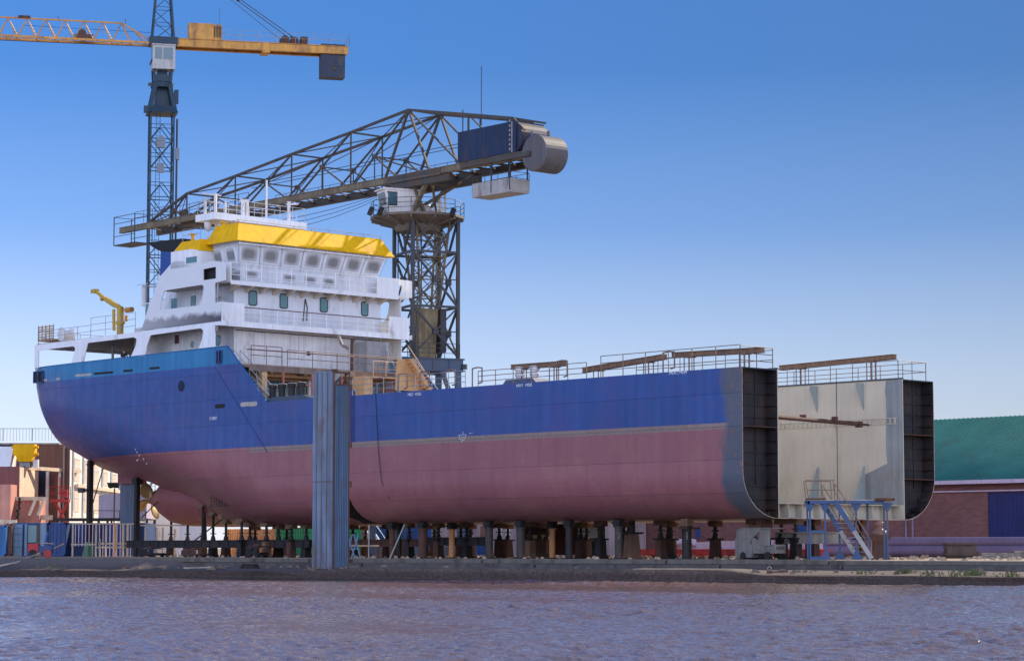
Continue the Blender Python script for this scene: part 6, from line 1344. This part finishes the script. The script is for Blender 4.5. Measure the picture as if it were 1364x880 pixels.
# white stair
a, b2 = S.X(497, 707, 36), S.X(518, 735, 36); o = thing('yard_stair', 'white steel stair against the dark blue container', 'stair', S); m_ = MB()
for dv in (0, -.8): m_.bar((36 + dv, a.y, a.z), (36 + dv, b2.y, .05), .06, .2)
m_.build('stringer', white, o); m_ = MB()
for i in range(9): p = Vector((36, a.y, a.z)).lerp(Vector((36, b2.y, .05)), i / 9); m_.box(35.2, 36, p.y - .15, p.y + .15, p.z - .03, p.z + .02)
m_.build('treads', white, o); m_ = MB(); m_.tube((35.2, a.y, a.z + .95), (35.2, b2.y, 1.0), .03); m_.tube((36, a.y, a.z + .95), (36, b2.y, 1.0), .03); m_.build('hand_rail', white, o)
# trestles and small scaffold near the column
for x, lab in ((466, 'pale blue folding trestle leaning right of the blue column'), (474, 'second pale blue trestle right of the blue column')):
    p = at(x, 744, 146); o = thing('trestle', lab, 'trestle', loc=(p.x, p.y, 0), group='blue trestles'); m_ = MB(); 
    for dx, e in ((-.3, .15), (.3, -.15)): m_.tube((dx, 0, 0), (e, 0, 1.5), .035); m_.tube((dx, .5, 0), (e, .3, 1.5), .035)
    m_.tube((-.2, 0, .6), (.2, 0, .6), .03); m_.tube((-.1, 0, 1.1), (.1, 0, 1.1), .03); m_.build('frame', contlt, o)
for x, lab in ((491, 'thin scaffold pole right of the trestles'), (519, 'slanting thin scaffold pole under the hull')):
    p = at(x, 744, 147); m_ = MB(); m_.tube((0, 0, 0), ((.0 if x < 500 else .9), .2, 2.1), .045); o = m_.build('scaffold_pole', galv); o.location = (p.x, p.y, 0); tag(o, lab, 'pole')
p = at(484, 730, 150); o = thing('work_bench', 'rusty work table with crates under the hull joint', 'table', loc=(p.x, p.y, 0)); m_ = MB(); m_.box(-1.0, 1.0, -.4, .4, .75, .85); m_.build('table_top', timber, o)
for dx in (-.9, .9):
    for dy in (-.35, .35): m_ = MB(); m_.box(dx - .05, dx + .05, dy - .05, dy + .05, 0, .75); m_.build('leg', rust, o)

# left side: second ship under construction
bs = thing('ship_block', 'pink and brown unfinished ship with bright white cabin wall behind the stern', 'ship block')
def AX(x, D): return at(x, 700, D).x
def AZ(y, D): return at(100, y, D).z
xa, xb = AX(24, 200), AX(92, 209); z1, z2 = AZ(621, 200), AZ(592, 209)
m_ = MB(); m_.box(-75, xa, 200, 208, .0, z1); m_.build('lower_block', dred, bs)
m_ = MB(); m_.box(xa - .0 + .005, xa + .04, 200.1, 208, .9, z1 - .05); m_.build('cream_side', cream, bs)
m_ = MB(); m_.box(-75, xb - .05, 209, 240, 0, z2); m_.build('upper_block', brownw, bs)
m_ = MB(); m_.box(-75, xb - 1, 208.9, 240, z2, z2 + .15); m_.build('top_deck', concr, bs)
m_ = MB(); m_.box(AX(49, 209) + .15, AX(60.5, 209), 208.9, 209, AZ(659, 209), AZ(626, 209)); m_.build('blue_opening', dbl, bs)
m_ = MB(); m_.box(-75, AX(19, 209), 208.9, 209, AZ(621, 209), AZ(592, 209)); m_.build('dark_opening', dbl, bs)
for x0, x1 in ((60.5, 64.5), (77, 80.5), (83, 85)): m_ = MB(); m_.box(AX(x0, 208.8), AX(x1, 208.8), 208.6, 208.9, 2.6, AZ(628 if x0 < 82 else 594, 208.8)); m_.build('pillar', whitew if x0 != 83 else concr, bs)
m_ = MB(); m_.plate([(xb, 209, 2.4), (xb, 246, 2.4), (xb, 246, z2), (xb, 209, z2)], (-.06, 0, 0)); wl_ = m_.build('cabin_wall', paint('white_cabin_wall', (.72, .70, .64), .5, .06, .4, .08), bs)
for j, zz_ in enumerate((6.6, 3.9)):
    for i in range(7):
        y_ = 211 + i * 5.0; m_ = MB(); m_.box(xb, xb + .05, y_, y_ + 2.4, zz_, zz_ + 2.0); f = m_.build('window', paint('cream_shutter', (.62, .5, .40), .6, .08), bs)
        m_ = MB(); m_.box(xb + .05, xb + .09, y_ - .1, y_ + 2.5, zz_ + 1.95, zz_ + 2.05); m_.box(xb + .05, xb + .09, y_ - .1, y_ + 2.5, zz_ + 1.2, zz_ + 1.28); m_.build('sill', whitew, f)
for i in range(8): y_ = 209.6 + i * 5; m_ = MB(); m_.box(xb, xb + .14, y_ + .4, y_ + .7, 3.4, z2); m_.build('rib', paint('grey_blue_rib', (.5, .52, .55), .6), bs)
m_ = MB(); m_.bar((AX(32, 203), 203, AZ(622.5, 203)), (xb + .3, 212, AZ(627.5, 212)), .35, .3); m_.bar((xb + .25, 211, 6.2), (xb + .25, 246, 6.2), .3, .3); m_.box(xb, xb + .8, 209, 246, 2.3, 2.6); m_.build('walkway_beam', cream, bs)
m_ = MB(); m_.box(-75, AX(15, 197), 196.5, 199, 0, AZ(645, 197)); m_.box(-75, AX(61, 202), 199.2, 202, 0, AZ(662, 200)); m_.build('pink_side', pink, bs)
m_ = MB(); rail(m_, [(-60, 207.5, z2 + .25), (AX(42, 208), 207.5, z2 + .25), (AX(78, 208), 207.5, z2 + .25)], 1.1, 1, 2.4, .03)
x = -60
while x < AX(78, 208): m_.tube((x, 207.5, z2 + .25), (x, 207.5, z2 + 1.3), .015, 4); x += .28
m_.build('railing', galv, bs)
m_ = MB(); m_.bar((-60, 196, AZ(659.5, 196)), (AX(62, 199), 199, AZ(664, 199)), .35, .3); m_.bar((-60, 196, AZ(684, 196)), (AX(70, 200), 200, AZ(689, 200)), .4, .4); m_.bar((-60, 194, AZ(688, 194)), (AX(22, 194), 194, AZ(695, 194)), .25, .35)
for x0, x1 in ((49, 40), (60.5, 51.5)): m_.bar((AX(x0, 198), 197.5, AZ(663, 198)), (AX(x1, 198), 197.5, AZ(686, 198)), .2, .2)
m_.build('gangway_truss', cream, bs)
m_ = MB(); p = at(25, 670, 195.5)
for y_ in range(7): m_.ball((p.x + random.uniform(-.12, .12), 195.5, AZ(664 + y_ * 4, 195.5)), .12, .12, .14, 8, 5)
m_.tube((p.x, 195.5, AZ(660, 195.5)), (p.x, 195.5, AZ(693, 195.5)), .03, 5); m_.build('fender_chain', rubber, bs)
m_ = MB(); m_.taper((AX(-15, 200) , 203.5), 1.2, 1.2, .8, .8, z1, z1 + 1.8, (.6, 0)); m_.build('white_cowl', white, bs)
# yellow hopper machine standing on the block
p = at(34, 620, 203); o = thing('yellow_machine', 'yellow steel machine on striped legs standing on the pink ship block', 'machine', loc=(p.x, p.y, 0)); z0 = z1
m_ = MB(); m_.taper((0, 0), .55, .5, .75, .6, z0 + .5, z0 + 1.05); m_.box(-.95, .85, -.6, .6, z0 + 1.05, z0 + 2.0)
for z in (z0 + 1.15, z0 + 1.75): m_.tube((-1.15, -.3, z), (1.15, -.3, z), .12, 8)
m_.build('body', yellow, o)
m_ = MB()
for i in range(5): m_.box(-.5 , .5, -.4, .4, z0 + .03 + i * .1, z0 + .08 + i * .1)
m_.build('striped_base', black, o); m_ = MB(); m_.box(-.45, .45, -.38, .38, z0 + .0, z0 + .52); m_.box(.7, 1.1, -.3, .3, z0, z0 + .7); m_.build('base', whitew, o)
p = at(76, 640, 207); 
# scissor lift
p = at(82, 688, 205.5); o = thing('scissor_lift', 'red scissor lift raised in front of the brown bulkhead', 'lift', loc=(p.x, 205.5, 0)); zz0 = AZ(668.5, 205.5)
m_ = MB()
for i in range(2):
    za, zb2 = .5 + i * (zz0 - .5) / 2, .5 + (i + 1) * (zz0 - .5) / 2
    for y_ in (-.3, .3): m_.bar((-.55, y_, za), (.55, y_, zb2), .1, .12); m_.bar((.55, y_, za), (-.55, y_, zb2), .1, .12)
m_.build('scissor_arms', redm, o); m_ = MB(); m_.box(-.8, .8, -.5, .5, .25, .55); m_.build('chassis', redm, o); m_ = MB(); m_.box(-.95, .65, -.5, .5, zz0, zz0 + .25); m_.build('platform', redm, o)
for dx in (-.55, .55): m_ = MB(); m_.lathe((dx, -.5, .25), [(0, 0), (.25, 0), (.25, .2), (0, .2)], 12, 'y'); m_.build('wheel', rubber, o)
m_ = MB(); rail(m_, [(-.95, -.5, zz0 + .25), (.65, -.5, zz0 + .25), (.65, .5, zz0 + .25), (-.95, .5, zz0 + .25), (-.95, -.5, zz0 + .25)], 1.1, 2, .8, .03); m_.box(.15, .55, -.45, -.1, zz0 + .4, zz0 + 1.1); m_.tube((-.1, 0, zz0), (-.2, 0, zz0 + 2.2), .06); m_.build('guard_rail', redm, o)
# cabin, floodlight masts
a, b2 = at(131, 690, 200), at(165, 657, 200); o = thing('site_cabin', 'plain pale lilac site cabin raised behind the timber fence', 'cabin', loc=(a.x, 200, 0))
m_ = MB(); w_ = AX(195, 200) - a.x; m_.plate([(0, 0, AZ(690, 200)), (w_, 0, AZ(690, 200)), (w_, 0, AZ(654.5, 200)), (0, 0, AZ(659, 200))], (0, 5, 0)); m_.build('walls', lilac, o)
m_ = MB(); m_.box(0, w_, -.1, 5, AZ(690.5, 200) - .08, AZ(690.5, 200)); 
for x in (0, 2.2, w_): m_.box(x - .1, x + .1, .1, .3, 0, AZ(690.5, 200)); m_.box(x - .1, x + .1, 4.5, 4.7, 0, AZ(690.5, 200))
rail(m_, [(-.3, -.6, AZ(694, 200)), (w_, -.6, AZ(694, 200))], .9, 1, 2, .03); m_.build('stilts', tsteel, o)
p = at(152, 688, 197); o = thing('floodlight_mast', 'short mast with twin dark floodlights above the lilac cabin', 'floodlight', loc=(p.x, 197, 0)); m_ = MB(); m_.tube((0, 0, 0), (0, 0, AZ(650, 197)), .06); m_.build('pole', tsteel, o)
for dx in (-.3, .15): m_ = MB(); z = AZ(648, 197); m_.taper((dx, 0), .18, .15, .32, .2, z - .1, z + .35); m_.build('lamp_head', dark, o)
rbox('shipping_container', 'white container seen behind the propeller', 'container', 182, 240, 655, 700, 26, 3, white, 'containers in the yard', 0, True)
# container row
def cont(x0, x1, y0, D, mat, label, ribs=True, depth=6.0):
    a, b2 = at(x0, 742, D), at(x1, 742, D); h_ = at(x0, y0, D).z; W_ = b2.x - a.x; o = thing('shipping_container', label, 'container', loc=(a.x, D, 0), group='containers along the left quay')
    m_ = MB(); m_.box(.05, W_ - .05, .05, depth, .1, h_ - .08)
    if ribs:
        x = .15
        while x < W_ - .3: m_.box(x, x + .16, 0, .05, .2, h_ - .18); x += .3
    m_.build('corrugated_body', mat, o); m_ = MB()
    for x in (0, W_ - .12): m_.box(x, x + .12, -.02, .12, .03, h_)
    m_.box(0, W_, -.02, .1, h_ - .14, h_); m_.box(0, W_, -.02, .1, .03, .17); m_.box(0, .1, .1, depth, h_ - .1, h_); m_.box(W_ - .1, W_, .1, depth, h_ - .1, h_); m_.build('corner_frame', mat, o); return o
cont(-30, 7.5, 699, 186, paint('mid_blue_container', (.03, .14, .36), .5, .12, 1, .15), 'bright blue container cut by the left picture edge')
cont(7.8, 15.5, 697, 187, contbr, 'narrow brown container end beside the open container')
oc = cont(15.8, 64, 696, 188, contbl, 'blue container with pale doors standing open and a notice', False)
D0 = 188; X0 = at(15.8, 742, D0).x
def px_box(o, x0, x1, y0, y1, d0, d1, mat, name, yz=D0): m_ = MB(); m_.box(AX(x0, yz) - X0, AX(x1, yz) - X0, d0, d1, max(.05, AZ(y1, yz)), AZ(y0, yz)); return m_.build(name, mat, o)
dA = px_box(oc, 16.5, 31, 698, 740, -.25, -.18, contlt, 'door'); px_box(oc, 33.5, 37, 697.5, 740, -.2, -.1, contlt, 'door_post'); px_box(oc, 37.5, 49, 699, 722, -.05, -.02, teal, 'window')
px_box(oc, 49.5, 55, 699, 722, -.05, -.02, paint('brown_inner_door', (.10, .07, .06), .6), 'window_side'); px_box(oc, 49.5, 55, 722, 740, -.06, -.02, orange, 'inner_panel'); dB = px_box(oc, 55.5, 63.5, 696.5, 734, -.5, -.42, contlt, 'door')
sg_ = px_box(oc, 37.5, 48, 724, 740, -.12, -.07, paint('notice_blue', (.02, .10, .42), .5), 'notice'); m_ = MB(); m_.box(AX(38.5, D0) - X0, AX(47, D0) - X0, -.13, -.12, AZ(731, D0), AZ(724.8, D0)); m_.build('notice_white', whitel, sg_)
m_ = MB(); m_.box(AX(42.2, D0) - X0, AX(43.2, D0) - X0, -.14, -.13, AZ(730.3, D0), AZ(725.3, D0)); m_.build('notice_mark', contbl, sg_)
for y_ in (703, 711, 719.5, 728): m_ = MB(); m_.box(AX(17, D0) - X0, AX(30.5, D0) - X0, -.27, -.25, AZ(y_ + .6, D0), AZ(y_, D0)); m_.build('door_seam', contbl, dA)
cont(64.5, 87, 695.5, 187.5, contbl, 'dark blue corrugated container right of the open one')
cont(88, 132, 696, 190, contbl, 'dark blue container behind the left bays of the timber frame')
cont(133, 192, 696, 190.5, contbl, 'dark blue container behind the right bays of the timber frame')
# dark flat roof strip over the containers
p, q_ = at(72, 692, 193), at(185, 692, 193); o = thing('lean_to_roof', 'low dark flat roof behind the containers and timber frame', 'roof', loc=(p.x, 193, 0)); m_ = MB(); m_.box(0, q_.x - p.x, 0, 4, AZ(693, 193), AZ(689.5, 193)); m_.build('roof_slab', dark, o)
for f in (.02, .33, .66, .97): m_ = MB(); x = (q_.x - p.x) * f; m_.box(x, x + .15, .2, .35, 0, AZ(693, 193)); m_.build('post', tsteel, o)
# timber frame fence, bays of posts and rails
fe = thing('timber_fence', 'pale timber fence frame of posts and rails standing before the blue containers', 'timber frame', loc=(AX(95, 184), 184, 0)); X1 = AX(95, 184)
tm = paint('pale_timber', (.46, .36, .27), .8, .15, 2, .2)
for i, (x, w_, y0, dd) in enumerate(((97, 2.2, 697, 0), (128, 2.2, 697, 0), (132.5, 1.6, 727 - 10, .3), (140, 1.6, 698, .3), (153, 2.6, 697, .1), (163.5, 2.4, 697, .1), (170, 2.8, 698, 0), (178, 2.2, 699, .3), (193, 2, 702, .3), (208, 2, 702, .3), (216, 1.8, 702, .3), (232, 2, 704, .3))):
    m_ = MB(); X_ = AX(x, 184) - X1; h_ = w_ / 2 / 3163 * 184; m_.box(X_ - h_, X_ + h_, dd, dd + .12, 0, AZ(y0, 184)); m_.build('timber_post', orange if x == 153 else tm, fe)
m_ = MB(); m_.box(0, AX(178, 184) - X1, .12, .2, AZ(698, 184), AZ(696.5, 184)); m_.box(0, AX(128, 184) - X1, -.05, .0, AZ(725.5, 184), AZ(724, 184)); m_.box(AX(128, 184) - X1, AX(172, 184) - X1, .35, .42, AZ(729.5, 184), AZ(727.5, 184)); m_.box(AX(130, 184) - X1, AX(172, 184) - X1, .3, .38, AZ(724.5, 184), AZ(722.5, 184)); m_.box(AX(186, 184) - X1, AX(246, 184) - X1, .3, .4, AZ(700, 184), AZ(698.3, 184)); m_.box(AX(186, 184) - X1, AX(240, 184) - X1, .3, .4, AZ(722, 184), AZ(721, 184)); m_.build('rails', tm, fe)
m_ = MB(); x = 100
while x < 178: m_.box(AX(x, 187) - X1, AX(x + 1.0, 187) - X1, 3, 3.05, AZ(727 if x < 127 else 741, 187) if x < 120 else 0, AZ(698.5, 187)); x += 4.6
m_.build('pale_slats', lilac, fe)
# red pump trailer with hose on the quay
p = at(55, 745, 160); o = thing('pump_trailer', 'small red and blue pump trailer on the quay before the open container', 'trailer', loc=(p.x, p.y, 0))
m_ = MB(); m_.box(-.85, -.15, -.4, .4, .35, .95); m_.build('red_tank', redm, o); m_ = MB(); m_.box(-.15, .75, -.35, .35, .35, .8); m_.box(.2, .5, -.2, .2, .8, 1.1); m_.tube((.3, 0, 1.1), (.42, 0, 1.75), .09); m_.build('engine', contbl, o)
for dx in (-.5, .5): m_ = MB(); m_.lathe((dx, -.5, .28), [(0, 0), (.26, 0), (.28, .03), (.28, .15), (0, .15)], 14, 'y'); m_.build('wheel', rubber if dx < 0 else redm, o)
m_ = MB(); m_.bar((.75, 0, .6), (1.5, 0, .95), .06); m_.bar((.1, -.3, 1.0), (.9, -.3, .95), .05); m_.build('drawbar', timber, o)
hp = [at(53, 736.5, 159), at(47, 739, 158), at(38, 743, 156), at(25, 748, 153.5), at(10, 751, 152.6), at(-8, 756, 152.0)]
m_ = MB(); m_.path([(v_.x, v_.y, max(v_.z, (.06 if v_.y > 154.5 else -.40 if v_.y > 153 else -.55))) for v_ in hp], .06, 6); tag(m_.build('hose', paint('pale_hose', (.45, .38, .34), .7)), 'pale hose trailing from the red pump down to the quay edge', 'hose')
# ring bollard and debris on the ledge
def QP(x, y, z): return onz(x, y, z)
p = onz(1025, 762, -.5); o = thing('ring_bolt', 'small mooring ring on the sunny quay ledge', 'mooring ring', loc=(p.x, p.y, 0)); m_ = MB(); m_.box(-.12, .12, -.12, .12, -.55, -.4); m_.build('base', rust, o)
m_ = MB(); P = [(.09 * math.cos(a), 0, -.31 + .09 * math.sin(a)) for a in [2 * math.pi * i / 12 for i in range(13)]]; m_.path(P, .02, 6); m_.build('ring', galv, o)
random.seed(21)
for i, (x, y, lab) in enumerate(((1036, 763, 'rusty angle offcut beside the mooring ring'), (262, 757, 'pale board lying on the quay ledge under the propeller'), (333, 756, 'dark coil of rope left of the blue column'), (102, 751, 'short bent brown timber on the left quay'), (640, 757, 'pale flat board on the ledge under the hull middle'))):
    p = onz(x, y, -.5); m_ = MB(); L_ = random.uniform(.4, .9)
    if 'coil' in lab:
        for k in range(3): m_.path([(.55 * math.cos(a) * (1 - .1 * k), .3 * math.sin(a), -.48 + k * .09) for a in [2 * math.pi * j / 14 for j in range(15)]], .05, 6)
        o = m_.build('rope_coil', dark); cat_ = 'rope'
    else:
        m_.bar((-L_, 0, -.46), (L_, .15, -.42), .12, .08); m_.bar((L_ * .9, .15, -.42), (L_, .2, -.2), .07, .07) if 'bent' in lab or 'angle' in lab else None; o = m_.build('board', [rust, concr, timber, timberd, concb][i]); cat_ = 'board'
    o.location = (p.x, p.y, 0); tag(o, lab, cat_)
# weeds on the ledge, one tuft object
wm = MB(); random.seed(9)
for x, y, n_ in ((1208, 764, 60), (1298, 766, 60), (1345, 768, 25), (1150, 764, 16), (1240, 767, 20), (70, 757, 14), (100, 756, 10), (1275, 767, 20)):
    p = onz(x, y, -.62)
    for i in range(n_):
        a = random.uniform(0, 6.28); r_ = random.uniform(0, .45); bx, by = p.x + r_ * math.cos(a) * 1.4, p.y + .25 + r_ * math.sin(a) * .4; h_ = random.uniform(.06, .30) * (1 - r_ * .9); lx, ly = random.uniform(-.12, .12), random.uniform(-.1, .1); w_ = .022
        wm.add([(bx - w_, by, -.64), (bx + w_, by, -.64), (bx + lx, by + ly, -.62 + h_)], [(0, 1, 2)]); wm.add([(bx + lx - .04, by + ly, -.64 + h_ * .8), (bx + lx + .04, by + ly, -.66 + h_ * .9), (bx + lx, by + ly + .03, -.55 + h_)], [(0, 1, 2)])
wm.build('weeds', paint('weed_green', (.07, .085, .025), .7, .3, 3), kind='stuff')
# gravel and small debris over the yard under the hull
gm = MB(); random.seed(17)
for i in range(900):
    s_, v = random.uniform(-14, 66), random.uniform(.5, 34); p = S.W(v, s_); r_ = random.uniform(.05, .16); 
    if (p - QO).dot(QN) < 4.6: continue
    gm.taper((p.x, p.y), r_, r_ * .8, r_ * .5, r_ * .5, 0, r_ * random.uniform(.6, 1.3), (random.uniform(-.05, .05), 0))
gm.build('rubble', paint('pale_rubble', (.38, .30, .22), .9, .3, 2, 0, (.15, .08, .05), .45), kind='stuff')

# ================================================================== PEOPLE
def person(loc, rz, label, top, trousers, hatc, arms, lean=0.0, n='person'):
    """continuous skinned figure; clothing is coloured by height in one material"""
    me = bpy.data.meshes.new(n); V_ = []; E_ = []; Rr = []
    def add(p, r_, par=None):
        V_.append(Vector(p) + Vector((0, -lean * max(0, p[2] - .95), 0))); Rr.append(r_)
        if par is not None: E_.append((par, len(V_) - 1))
        return len(V_) - 1
    pel = add((0, 0, .95), .14); wa = add((0, 0, 1.12), .13, pel); chst = add((0, .01, 1.35), .155, wa); nk = add((0, 0, 1.5), .06, chst); hd = add((0, -.01, 1.60), .085, nk); ht = add((0, 0, 1.70), .09, hd)
    add((0, -.09, 1.61), .022, hd)
    for s_, (el, ha) in ((-1, arms[0]), (1, arms[1])):
        hip = add((s_ * .1, 0, .88), .095, pel); kn = add((s_ * .11, -.03, .5), .07, hip); an = add((s_ * .12, .02, .09), .048, kn); add((s_ * .13, -.13, .05), .045, an)
        sh_ = add((s_ * .19, .01, 1.40), .065, chst); e = add((s_ * el[0], el[1], el[2]), .045, sh_); w_ = add((s_ * ha[0], ha[1], ha[2]), .034, e)
        d_ = (V_[w_] - V_[e]).normalized()
        pm_ = add(tuple(V_[w_] + d_ * .07 + Vector((0, lean * max(0, (V_[w_] + d_ * .07).z - .95), 0))), .03, w_)
        for k in range(4):
            q_ = V_[pm_] + d_ * (.07 + .01 * (k in (1, 2))) + Vector(((k - 1.5) * .022, -.015, 0)); V_.append(q_); Rr.append(.009); E_.append((pm_, len(V_) - 1))
        q_ = V_[w_] + d_ * .05 + Vector((-s_ * .05, -.02, 0)); V_.append(q_); Rr.append(.010); E_.append((w_, len(V_) - 1))
    me.from_pydata(V_, E_, []); o = bpy.data.objects.new(n, me); col.objects.link(o)
    sk = o.modifiers.new('skin', 'SKIN'); 
    if not me.skin_vertices: 
        me.attributes
    bpy.context.view_layer.objects.active = o
    if len(me.skin_vertices) == 0:
        with bpy.context.temp_override(object=o, active_object=o): bpy.ops.mesh.customdata_skin_add()
    for i, r_ in enumerate(Rr): me.skin_vertices[0].data[i].radius = (r_, r_); me.skin_vertices[0].data[i].use_root = (i == 0)
    sb = o.modifiers.new('sub', 'SUBSURF'); sb.levels = sb.render_levels = 1
    bpy.context.view_layer.update(); dg_ = bpy.context.evaluated_depsgraph_get(); m2 = bpy.data.meshes.new_from_object(o.evaluated_get(dg_)); bpy.data.objects.remove(o)
    m2.name = n; o = bpy.data.objects.new(n, m2); col.objects.link(o); m2.materials.clear()
    for mt in (skin, top, trousers, rubber): m2.materials.append(mt)
    for f in m2.polygons:
        z = f.center.z; f.use_smooth = True; x = abs(f.center.x)
        f.material_index = 3 if z < .1 else 2 if z < .96 and x < .24 else 1 if z < 1.5 else 0
    for hx in arms:
        pass
    h_ = MB(); ly = -lean * .75; h_.lathe((0, ly, 1.66), [(.115, -.01), (.118, .03), (.10, .09), (.06, .125), (0, .135)], 14); h_.box(-.07, .07, ly - .16, ly - .09, 1.655, 1.67); h_.build('hat', hatc, o, True)
    fc = MB(); fc.ball((-.033, ly - .088, 1.635), .011, .008, .008, 6, 4); fc.ball((.033, ly - .088, 1.635), .011, .008, .008, 6, 4); fc.build('eyes', black, o)
    o.location = loc; o.rotation_euler = (0, 0, rz); tag(o, label, 'person'); return o
darkcl = paint('dark_work_clothes', (.035, .03, .04), .8, .2, 5); bluecl = paint('blue_overalls', (.02, .06, .22), .8, .2, 5); redh = paint('red_helmet', (.5, .05, .03), .4)
p = S.X(164.5, 466, .7); person(S.W(.7, p.y, 13.75), R(30), 'person in dark clothes leaning on the bulwark of the aft deck', darkcl, darkcl, paint('dark_cap', (.05, .03, .03), .7), (((.27, -.12, 1.2), (.15, -.36, 1.16)), ((.27, -.12, 1.2), (.15, -.36, 1.16))), .22)
m_ = MB(); m_.box(.3, 3.0, 34.75, 36.38, 9.62, 9.68); m_.bar((.4, 35.5, 9.6), (.4, 35.5, 2.5), .12); m_.bar((2.8, 35.5, 9.6), (2.8, 35.5, 2.5), .12); sgp = m_.build('staging_platform', timber); tag(sgp, 'wooden staging hanging in the gap between the two hull parts', 'staging'); sgp.location = S.o; sgp.rotation_euler = (0, 0, S.a)
p = S.X(468.5, 521, .6); person(S.W(.6, min(max(p.y, 34.9), 36), 9.68), R(200), 'person in blue overalls and red helmet standing beside the top of the blue column', bluecl, bluecl, redh, (((.25, -.08, 1.15), (.24, -.28, 1.0)), ((.25, .0, 1.14), (.25, -.1, .92))), .05)
